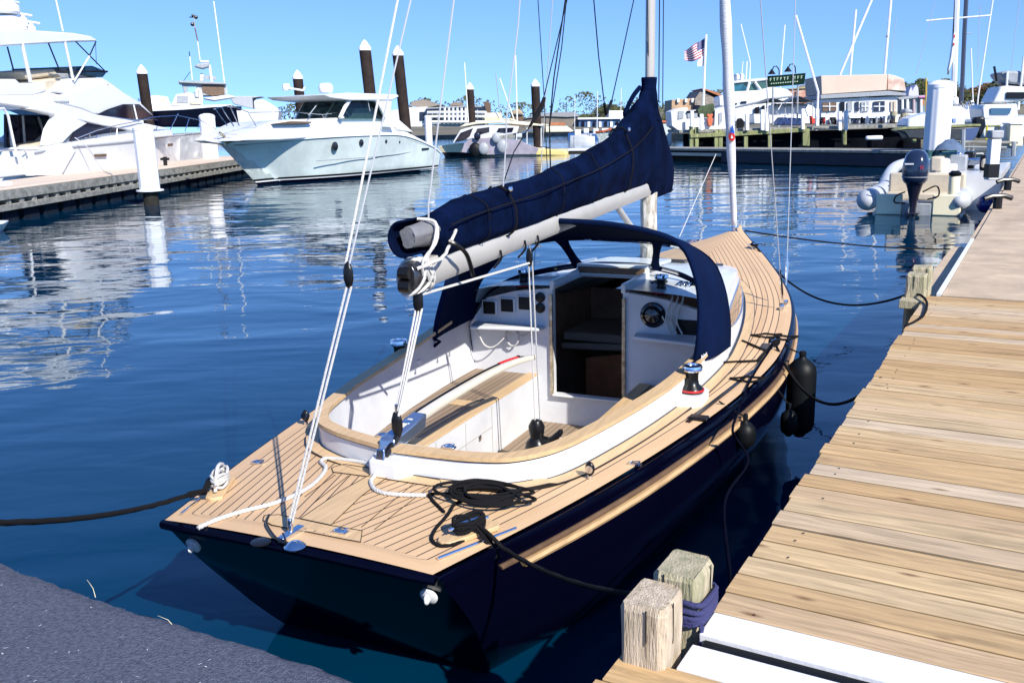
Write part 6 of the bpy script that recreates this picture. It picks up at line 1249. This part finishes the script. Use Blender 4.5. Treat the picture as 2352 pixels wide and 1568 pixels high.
T.part('steering_hose',MB().tube(spline([oc+V((0,0,-oc.z+.6))+pn*.2,oc+V((0,0,-oc.z+.75))+pn*.5,oc+V((0,0,-oc.z+.5))+pn*.55+hd*.2,oc+V((0,0,-oc.z+.4))+pn*.3+hd*.25],6),.02,6),M['black'],world=True)
T.part('steering_hose',MB().tube(spline([oc+V((0,0,-oc.z+.6))-pn*.2,oc+V((0,0,-oc.z+.5))-pn*.4,oc+V((0,0,-oc.z+.32))-pn*.45+hd*.2,oc+V((0,0,-oc.z+.3))-pn*.2+hd*.25],6),.02,6),M['black'],world=True)
c=pl+hd*(-.1)+pn*2.75;solo('ball_fender',MB().ball(V((c.x,c.y,.30)),.22,16),mat('blue_fender',(.01,.02,.15),.25),'shiny dark blue ball fender between the inflatable boat and the beige dock','fender')
for k,(x,y,lab) in enumerate(((2290,352,'rusty outboard bracket and clutter beyond the inflatable boat'),)):
    pass
for k,(px,py,a_) in enumerate(((2255,470,16.5),(2287,420,20.5))):
    c=dk(a_,-.60,1.0);T=Thing('dock_cleat','black cleat on the beige dock edge, %s'%('nearer the inflatable stern' if k==0 else 'farther beside the grey clutter'),'cleat',c,30,'black cleats on the beige dock')
    T.part('horn',MB().tube([c+V((-.22,0,.16)),c+V((-.1,0,.2)),c+V((.1,0,.2)),c+V((.22,0,.16))],.04,8),M['black'],world=True);T.part('foot',MB().tube([c,c+V((0,0,.19))],.07,8),M['black'],world=True)
T=Thing('moored_tender','grey and white tender with folded gear moored beyond the inflatable boat','boat',dk(30,-2.2,0),30)
mb=MB();mb.loft([[dk(27+i*1.2,-.95-o*(1.6*(1-(i/5)**3)),z) for o,z in ((0,.95),(0,-.2),(1,-.1),(1.05,.8),(1,.95))] for i in range(6)]);T.part('hull',mb,W_,world=True,smooth=40)
for k in range(14): 
    r2=random.Random(k);c=dk(27.3+r2.random()*4,-1.2-r2.random()*1.6,.95);T.part('deck_gear',MB().box(c+V((0,0,.2)),(.2+.5*r2.random(),.2+.4*r2.random(),.2+.4*r2.random()),ax=(A30,C30,V((0,0,1)))),M[r2.choice(('grey','white2','black','beige','steel'))],world=True,bevel=.05)
c=D(2274,428,21.);T=Thing('power_pedestal','slim white and black pedestal on the beige dock edge beyond the inflatable boat','pedestal',(c.x,c.y,1.0),30)
T.part('body',MB().box((c.x,c.y,1.45),(.22,.22,.9)),W2,world=True,bevel=.02);T.part('head',MB().box((c.x,c.y,2.0),(.28,.28,.18)),M['grey'],world=True,bevel=.03);T.part('dark_band',MB().box((c.x,c.y,1.2),(.235,.235,.3)),M['black'],world=True)
# blue-grey skiff and folded gear between the inflatable and the tall piling
sd=Side((D(2200,300,31).x,31),105,z5,1)
T=Thing('open_skiff','beige open skiff with folded grey seats seen over the inflatable boat','boat',(sd.at(1150,450).x,31,0),105)
sd.ex(T,'hull',[(1000,470),(1060,440),(1260,440),(1290,480),(1270,560),(1010,560)],1.5,M['beige'],0,.08);sd.ex(T,'windshield',[(1060,470),(1085,395),(1240,390),(1255,470)],.05,M['greenglass'],.3,0);sd.bar(T,'windshield_frame',[(1060,470),(1085,395),(1240,390),(1255,470)],.03,M['alu'],.28)
T=Thing('blue_tarpaulin','crumpled slate-blue tarpaulin bundle beneath the tall white piling','tarpaulin',(sd.at(990,400).x,31,0),105)
mb=MB();c0=sd.at(985,425,.2)
mb.loft([[c0+V((r*math.cos(a)*(1+.3*noise.noise(V((a,h*3,1)))),r*.7*math.sin(a),h+.08*noise.noise(V((a*2,h*5,2))))) for a in [2*math.pi*k/20 for k in range(20)]] for r,h in ((.45,-.5),(.62,-.2),(.55,.15),(.4,.4),(.15,.6))]);T.part('cloth',mb,mat('slate_tarp',(.08,.13,.22),.8,var=.4,vscale=4),world=True,smooth=60)
# pale yacht and tenders to the right of the pavilion
sd=Side((D(2050,300,78).x,78),98,z7,2)
T=Thing('flat_deck_boat','white flat-decked boat with rolled cover between the glazed pavilion and the white sloop','boat',(sd.at(800,1040).x,78,0),98)
sd.ex(T,'hull',[(690,1050),(770,1035),(1000,1030),(990,1120),(700,1120)],3,W_,0,.1);sd.ex(T,'rolled_cover',[(765,1000),(800,990),(840,1000),(845,1030),(770,1032)],1.5,M['grey'],.4,.15);sd.bar(T,'yellow_pole',[(962,710),(958,1040)],.07,mat('ochre_paint',(.5,.33,.05),.6),.3)
for k,(x,lab) in enumerate(((750,'brown wooden pile left of the white sloop stern'),(655,'rusty brown post at the right end of the canvas barge'))):
    c=sd.at(x,1100,-3);T=Thing('timber_pile',lab,'pile',(c.x,c.y,0),98,'timber piles by the canvas barge');T.part('shaft',MB().tube([V((c.x,c.y,-1)),sd.at(x+12,1015 if k else 1030,-3)],.28,12),M['pile_wood'],world=True);T.part('dark_foot',MB().tube([V((c.x,c.y,-1)),sd.at(x+3,1095,-3)],.32,12),M['darkwood'],world=True)
# ---------------------------------------------------------------- far shore
land=mat('shore_ground',(.16,.14,.09),.95,var=.3,vscale=.05)
mb=MB().grid(lambda u,v:V((-420+900*u,190+260*v,(.6+ (2.5+3.5*noise.noise(V((u*6,3,0)))+ (7*max(0,math.sin((u-.50)*14)) if .5<u<.72 else 0))*v)*min(1,v*3+.25))),60,12)
o=mesh_obj('shore',mb,land,smooth=60);o['kind']='structure'
mb=MB().prism([(-420,188,-1),(480,188,-1),(480,192,-1),(-420,192,-1)],(0,0,1.7));o=mesh_obj('shore_wall',mb,M['dockwood'],smooth=0);o['label']='low grey sea wall along the far shore';o['category']='sea wall'
# land under the buildings on the right
mb=MB().prism([(22,92,-1),(150,78,-1),(200,200,-1),(24,200,-1)],(0,0,1.75));o=mesh_obj('quay_ground',mb,land,smooth=0);o['kind']='structure'
gz=z3
sd=Side((D(1040,300,170).x,170),90,z3,4)
T=Thing('apartment_block','long grey waterfront apartment block with balconies and white framed windows','building',(sd.o.x,170,0),90)
sd.ex(T,'wall',[(160,560),(560,545),(690,545),(740,560),(740,700),(720,740),(330,740),(160,720)],14,mat('grey_cladding',(.30,.32,.31),.7,var=.15,vscale=.3),0,.0)
for r_i,(y0,y1) in enumerate(((572,600),(612,640),(652,690))):
    for k in range(11):
        x=170+k*48
        if 480<x<520 and r_i==0: pass
        w_=sd.ex(T,'window',[(x,y0),(x+36,y0),(x+36,y1),(x,y1)],.2,M['tint'],-.1,0)
    sd.bar(T,'balcony_rail',[(165,y1+4),(560,y1+2),(735,y1+4)],.25,W2,-.8)
for x in (330,370,410,450,490,530): sd.bar(T,'column',[(x,560),(x,700)],.22,W2,-.9)
sd.ex(T,'roof',[(150,560),(560,538),(760,545),(760,556),(560,550),(150,572)],15,M['grey'],-.5,0)
sd.ex(T,'stair_tower',[(690,505),(740,500),(768,520),(765,630),(735,640),(720,560)],3,M['brownwood'],-1,0)
T=Thing('white_annex','white flat-roofed annex at the left end of the apartment block','building',(sd.at(60,650).x,172,0),90)
sd.ex(T,'wall',[(-200,590),(0,555),(160,550),(165,740),(-200,740)],10,mat('offwhite_wall',(.62,.60,.54),.7),1,0);sd.ex(T,'hip_roof',[(0,540),(20,500),(120,480),(200,500),(210,520),(300,530),(160,560)],10,mat('brown_grey_roof',(.25,.21,.17),.9,var=.2),3,0);sd.ex(T,'window',[(90,600),(140,600),(140,680),(90,680)],.2,M['tint'],.8,0)
T=Thing('roof_pavilion','small brown roof pavilion on top of the apartment block','building',(sd.at(440,530).x,178,0),90);sd.ex(T,'roof',[(380,540),(395,515),(440,508),(495,510),(497,540)],5,mat('brown_roof',(.22,.17,.13),.9),7,0)
T=Thing('gazebo','tan dome-roofed gazebo between the two right brown pilings','gazebo',(sd.at(1020,640).x,165,0),90);sd.ex(T,'roof',[(950,630),(975,590),(1020,565),(1060,585),(1085,630)],6,mat('tan_dome',(.35,.27,.18),.9),-5,.3);sd.ex(T,'wall',[(960,630),(1080,630),(1080,740),(960,740)],5,M['brownwood'],-4.5,0)
sd=Side((D(1290,300,185).x,185),90,z3,4)
T=Thing('brown_warehouse','long brown warehouse on the far shore left of the blue boathouse','building',(sd.o.x,186,0),90)
sd.ex(T,'wall',[(1090,660),(1270,620),(1600,630),(1600,735),(1090,745)],10,mat('brown_cladding',(.20,.17,.14),.9,var=.25,vscale=.2),0,0);sd.ex(T,'roof',[(1080,665),(1260,610),(1570,598),(1620,640),(1500,648),(1280,640)],11,mat('grey_roof',(.26,.26,.27),.8,var=.15),-.4,0);sd.ex(T,'rust_panel',[(1340,700),(1480,700),(1480,728),(1340,728)],.2,orange,-.3,0)
T=Thing('blue_boathouse','low blue boathouse with long white roof on the far shore','building',(sd.at(1800,700).x,184,0),90)
sd.ex(T,'wall',[(1610,672),(2150,668),(2150,745),(1610,745)],8,mat('blue_cladding',(.05,.12,.25),.6,var=.3,vscale=.3),-1,0);sd.ex(T,'roof',[(1600,655),(2170,648),(2170,664),(1600,672)],9,W2,-1.5,0)
for k in range(9): sd.ex(T,'door',[(1640+k*54,692),(1665+k*54,692),(1665+k*54,744),(1640+k*54,744)],.2,W2 if k%2 else M['tint'],-1.3,0)
T=Thing('white_clubhouse','white railed clubhouse above the blue boathouse beside the sail cover','building',(sd.at(2030,640).x,192,0),90)
sd.ex(T,'wall',[(1905,615),(2130,610),(2130,655),(1905,660)],8,mat('clubhouse_wall',(.55,.5,.45),.7),4,0)
for k in range(10): sd.bar(T,'rail_post',[(1910+k*24,600),(1910+k*24,650)],.3,W2,3)
sd.bar(T,'rail',[(1900,602),(2140,598)],.3,W2,3)
# woods: many small leaf faces in clumps
def woods(name,label,clumps,cols,nf=2600,group=None,kind=None,cat='trees',seed=1,ls=.5):
    rn=random.Random(seed);T_=[]
    mb=MB()
    for (c,r,h) in clumps:
        for k in range(int(nf*r*r/max(1,sum(q[1]**2 for q in clumps)))):
            th=rn.uniform(0,6.283);rr=r*(rn.random()**.4)*(1+.25*math.sin(3*th+c.x));u=rn.random();z=h*u;rr*=math.sqrt(max(.05,1-(2*u-.7)**2*.75))
            p=c+V((rr*math.cos(th),rr*math.sin(th),z+.3));a=V((rn.uniform(-1,1),rn.uniform(-1,1),rn.uniform(-1,1))).normalized()*ls*rn.uniform(.5,1.3);b=a.orthogonal().normalized()*ls*rn.uniform(.4,1)
            mb.add([p-a,p+b,p+a*.9,p-b],[(0,1,2,3)])
    return mb
cG=mat('autumn_foliage',(.09,.10,.03),.9,col2=(.025,.035,.015),vscale=.25);cO=mat('orange_foliage',(.26,.10,.03),.9,col2=(.06,.06,.02),vscale=.3)
def tree(px,py,Y,r,m,lab,seed,group='trees on the far hills'):
    t=D(px,py,Y);h=max(2.,(t.z-.8));base=V((t.x,t.y,.8));T=Thing('tree',lab,'tree',base,0,group)
    rn=random.Random(seed);cl=[(base+V((rn.uniform(-.5,.5)*r,rn.uniform(-.5,.5)*r,h*(.15+.5*rn.random()))),r*rn.uniform(.45,.7),h*.42) for _ in range(6)]
    T.part('crown',woods('','',cl,None,6500,seed=seed,ls=.024*r+.08),m,world=True,smooth=0);T.part('trunk',MB().tube([base,base+V((.1,0,h*.7))],[.08*r,.02*r],6),M['brownwood'],world=True)
k=0
pos=['left end','left part','left middle','middle','right middle','right part','right end']
for i,(x,y,Y,r,c,lab) in enumerate([(1345,272,300,7,cG,'round green tree left of the ridge on the far hill'),(1372,266,300,8,cG,'broad dark tree on the far hill above the blue boathouse roof'),(1394,240,290,5,cG,'tall dark tree at the peak beside the hilltop house'),(1418,246,290,5,cG,'dark tree right of the peak on the far hill'),(1445,262,280,7,cG,'low green tree touching the edge of the sail cover'),(1532,272,150,2.2,cG,'small green tree right of the sail cover, left of the tan terrace'),
  (2098,190,170,6,cG,'olive tree behind the pale lilac roofs'),(2118,188,172,6,cG,'olive tree just left of the tall white piling'),(2134,192,168,5,cG,'green tree touching the left side of the tall white piling'),(2222,202,170,5,cG,'green tree between the dark mast and the thin whip mast'),(2250,200,172,6,cO,'orange tinted tree right of the thin whip mast'),(2272,198,168,5,cO,'rust orange tree left of the sport fishing boat'),(2292,190,150,4,cG,'dark green tree directly behind the sport fishing boat tower'),(2200,208,176,5,cG,'dark tree seen between the white and the dark mast')]): tree(x,y,Y,r,c,lab,i)
mb=woods('','',[(V((-60+i*16+random.uniform(-4,4),260+random.uniform(-20,30),3)),9,5+3*random.random()) for i in range(30)],None,14000,seed=3,ls=.4)
o=solo('distant_wood',mb,cG,'low distant band of dark green woodland on the far shore','woodland',kind='stuff',smooth=0)
T=Thing('hilltop_house','brown house with steep roof on top of the far hill','house',(D(1400,255,296).x,296,5),90);sd=Side((D(1400,255,296).x,296),90,zd,4);sd.ex(T,'wall',[(1388,252),(1430,252),(1432,275),(1386,275)],8,M['brownwood'],0,0);sd.ex(T,'roof',[(1385,254),(1402,238),(1420,248),(1436,255)],9,M['grey'],-1,0)
# small craft lying off the far shore
for k in range(16):
    rn=random.Random(k+40);x=1320+k*10.5+rn.uniform(-3,3);Y=120+rn.uniform(0,50);c=D(x,300,Y);T=Thing('small_boat','%s small boat number-like speck moored off the blue boathouse'%('white' if k%3 else 'blue'),'boat',(c.x,c.y,0),90,'small boats off the far shore')
    T.o['label']='tiny %s boat%s, %s from left off the far shore'%('white' if k%3 else 'blue',' with cabin' if k%2 else '','first second third fourth fifth sixth seventh eighth ninth tenth eleventh twelfth thirteenth fourteenth fifteenth sixteenth'.split()[k])
    l=rn.uniform(2.2,4);m_=W2 if k%3 else mat('blue_boat%d'%k,(.05,.15,.4),.4)
    T.part('hull',MB().loft([[V((c.x+l*(t-.5),c.y+s*w_,z)) for s,z in ((-1,.7),(-.6,-.1),(.6,-.1),(1,.7))] for t,w_ in ((0,.6),(.5,.8),(.85,.5),(1,.05))]),m_,world=True)
    if k%2: T.part('cabin',MB().box((c.x-.2,c.y,1.1),(l*.35,.9,.8)),W2,world=True,bevel=.1)
    if k%5==0: T.part('mast',MB().tube([(c.x,c.y,.5),(c.x+.1,c.y,7)],.06,5),W2,world=True)
for k,(x,y0,Y) in enumerate(((1502,232,130),(1470,238,140),(1492,228,150),(1443,243,140))):
    c=D(x,270,Y);T=Thing('distant_mast',['tallest thin far mast just left of the sail cover','thin far mast second from the left beside the sail cover','thin far mast nearest the sail cover edge','leftmost thin far mast over the blue boathouse'][[1492,1470,1502,1443].index(x)],'mast',(c.x,c.y,0),90,'far thin masts');T.part('pole',MB().tube([(c.x,c.y,.5),(c.x,c.y,D(x,y0,Y).z)],.10,5),W2,world=True);T.part('hull',MB().box((c.x,c.y,.4),(5,1.5,.9)),W2,world=True,bevel=.3)
# ---------------------------------------------------------------- loose ropes, fenders, mooring lines
def wdk(x,y,h=.0): return S.w(*deckat(x,y,h))
r_=.010
path=[(455,1212),(500,1192),(560,1173),(620,1158),(670,1140),(715,1115),(742,1088),(748,1072),(738,1060),(752,1052),(800,1056),(840,1064),(858,1078),(860,1092),(852,1105),(860,1122),(885,1132),(930,1136),(978,1137)]
pts=[wdk(x,y,r_) for x,y in path];solo('dock_line',MB().tube(spline(pts,20),r_,14,twist=110),M['whiterope'],'thick white twisted rope wandering loose across the aft teak deck','rope',smooth=80)
rnd=random.Random(11);br=.0072;pts=[]
for k in range(11):
    cx,cy,rx,ry=1112+rnd.uniform(-8,8),1131+rnd.uniform(-3,3),rnd.choice((60,85,115,118,70))*rnd.uniform(.85,1.05),rnd.uniform(12,30);
    if k<6: rx,ry=62+rnd.uniform(-6,8),15+rnd.uniform(-4,5)
    for q in range(9):
        th=2*math.pi*q/9+.3;pts.append(wdk(cx+rx*math.cos(th),cy+ry*math.sin(th)+.06*rx*math.cos(th)*1.3,br+.0035*k+.004*rnd.random()))
tail=[(1060,1150),(1030,1180),(1000,1215),(992,1238),(1010,1252),(1040,1250),(1065,1240)];pts+=[wdk(x,y,br+.002) for x,y in tail]
solo('coiled_rope',MB().tube(spline([wdk(1020,1175,br),wdk(1005,1160,br),wdk(992,1145,br),wdk(1000,1133,br)]+pts,5),br,12,twist=75),M['blackrope'],'heap of black braided rope coiled on the teak deck behind the cockpit coaming','rope',smooth=80)
lines='dark mooring lines of the sailboat'
def wrap(p,m,lab,turns=4,r=.011,d=V((1,0,0)),seed=0):
    rn=random.Random(seed);pts=[]
    for k in range(turns):
        for q in range(10):
            th=2*math.pi*q/10;s=1 if k%2 else -1;pts.append(p+d*(.075*math.cos(th))+V((-d.y,d.x,0))*(.035*math.sin(th)*s*(1 if q<5 else -1)*1.0)+V((0,0,.05+.009*k+.012*math.sin(th*2)+rn.uniform(-.004,.004))))
    return pts
dS=S.m.to_3x3()@V((math.cos(R(-28)),math.sin(R(-28)),0));dP=S.m.to_3x3()@V((math.cos(R(28)),math.sin(R(28)),0))
cSw,cPw=S.w(*cS),S.w(*cP)
mb=MB().tube(spline(wrap(cSw,None,'',4,d=dS,seed=1),3),.0085,7,twist=90)
postp=dk(2.44,-.90,1.08)
mb.tube(sag(cSw+V((.02,0,.06)),cSw+V((.13,-.10,.0)),-.01,6)+sag(cSw+V((.14,-.11,-.005)),postp,.05,24)[0:],.0095,8,twist=80)
for k in (0,1,2): mb.tube([cSw+V((.0,.01*k,.07)),cSw+V((.05+.01*k,-.04,.03)),cSw+V((.11+.01*k,-.09,-.06))],.008,7,twist=80)
solo('mooring_line',mb,M['blackrope'],'black stern line from the starboard quarter cleat to the greenish square post','rope',lines,smooth=80)
mb=MB().tube(spline(wrap(cPw,None,'',5,d=dP,seed=4),3),.0075,7,twist=80);mb.tube(spline([cPw+dP*a+V((0,0,h)) for a,h in ((-.1,.03),(-.03,.12),(.06,.11),(.1,.05),(.0,.10),(-.08,.09))],5),.009,7,twist=80)
solo('cleat_lashing',mb,M['whiterope'],'white rope turns wrapped over the port stern cleat','rope',smooth=80)
a=P(435,1135,.86);mb=MB().tube([cPw+V((-.05,.0,.05)),P(470,1128,.88),a],.016,8,twist=70);mb.tube(sag(a,D(-160,1196,2.55),.05,24),.011,8,twist=80)
solo('mooring_line',mb,M['blackrope'],'dark line running from the port stern cleat out of the left edge above water','rope',lines,smooth=80)
cFw,cBw=S.w(*cF),S.w(*cB)
mb=MB().tube(sag(cFw+V((0,0,.05)),dk(5.55,-.72,1.0),.30,30),.010,8,twist=80);mb.tube(spline(wrap(cFw,None,'',3,d=V((.4,.9,0)),seed=8),3),.009,7)
for px,py in ((1762,770),(1720,870),(1800,775)):
    c=wdk(px,py,.012);mb.tube([c+V((.10*math.cos(t)*(1+.3*math.sin(3*t)),.055*math.sin(t),.004*math.sin(5*t))) for t in [6.28*2.2*i/50 for i in range(51)]],.007,6,twist=80)
mb.tube([wdk(*p,.01) for p in ((1705,782),(1735,795),(1762,806))]+[cFw+V((0,0,.04))],.009,7,twist=80)
mb.tube([wdk(*p,.01) for p in ((1660,832),(1700,830),(1740,828))]+[cFw+V((-.03,-.03,.03))],.009,7,twist=80)
solo('mooring_line',mb,M['blackrope'],'black spring line slung from the midship cleat to the plank dock beside the fenders','rope',lines,smooth=80)
mb=MB();fx=dk(8.30,-.90,1.02);mb.tube(sag(cBw+V((0,0,.05)),fx,.34,30),.010,8,twist=80);mb.tube(spline(wrap(cBw,None,'',2,d=V((.4,.9,0)),seed=9),3),.009,7)
mb.tube(spline([fx,dk(8.2,-.80,1.03),dk(7.9,-.72,1.02),dk(7.4,-.70,1.012),dk(7.05,-.775,1.0)],6),.010,8,twist=80)
solo('mooring_line',mb,M['blackrope'],'long dark bow line sagging over the water to the small grey posts','rope',lines,smooth=80)
mb=MB();a=S.w(*B(9.1,.12,1.1));mb.tube(sag(a,D(2420,560,14.),.15,24),.010,7);solo('mooring_line',mb,M['blackrope'],'thin dark line stretched level from the bow across the water to the right','rope',lines,smooth=80)
# spring from the midship cleat back along the hull to the near dock
mb=MB();mb.tube(spline([cFw+V((0,0,.04)),wdk(1725,870,.015),wdk(1695,945,.015),wdk(1683,985,.012),P(1690,1005,.72),P(1716,1045,.60),P(1712,1075,.58),P(1665,1150,.72),dk(2.80,-.79,.985)],8),.0075,8,twist=80)
solo('mooring_line',mb,mat('dark_blue_rope',(.004,.005,.012),1.,spec=0,bump=.6,bscale=150),'dark blue spring line led down the dark hull side toward the greenish post','rope',lines,smooth=80)
# fenders
def fender(label,top,r,l,attach):
    T=Thing('fender',label,'fender',top-V((0,0,l)),30,'black fenders between the hull and the dock')
    T.part('body',MB().lathe([(.0001,0),(r*.3,.0),(r*.5,r*.25),(r*.9,r*.6),(r,r*1.1),(r,l-r*1.2),(r*.92,l-r*.7),(r*.55,l-r*.3),(r*.25,l-r*.12),(r*.22,l),(.0001,l)],top-V((0,0,l)),n=24),M['rubber'],world=True,smooth=60)
    T.part('neck',MB().lathe([(r*.22,0),(r*.24,.03),(r*.2,.05),(.0001,.055)],top-V((0,0,.01)),n=12),M['black'],world=True)
    T.part('lanyard',MB().tube([attach,attach.lerp(top,.5)+V((.01,0,0)),top+V((0,0,.02))],.006,6),M['blackrope'],world=True)
fender('tall black cylinder fender hanging at the widest part of the hull',S.w(*B(4.05,1.52,.78)),.105,.62,S.w(*B(4.0,1.39,.86)))
fender('small black fender on a long lanyard just behind the tall cylinder fender',S.w(*B(3.62,1.50,.50)),.058,.20,S.w(*B(3.75,1.22,.82)))
fender('round dark fender hanging under the gold strake nearest the stern',S.w(*B(2.72,1.36,.68)),.066,.19,S.w(*B(2.6,1.22,.82)))
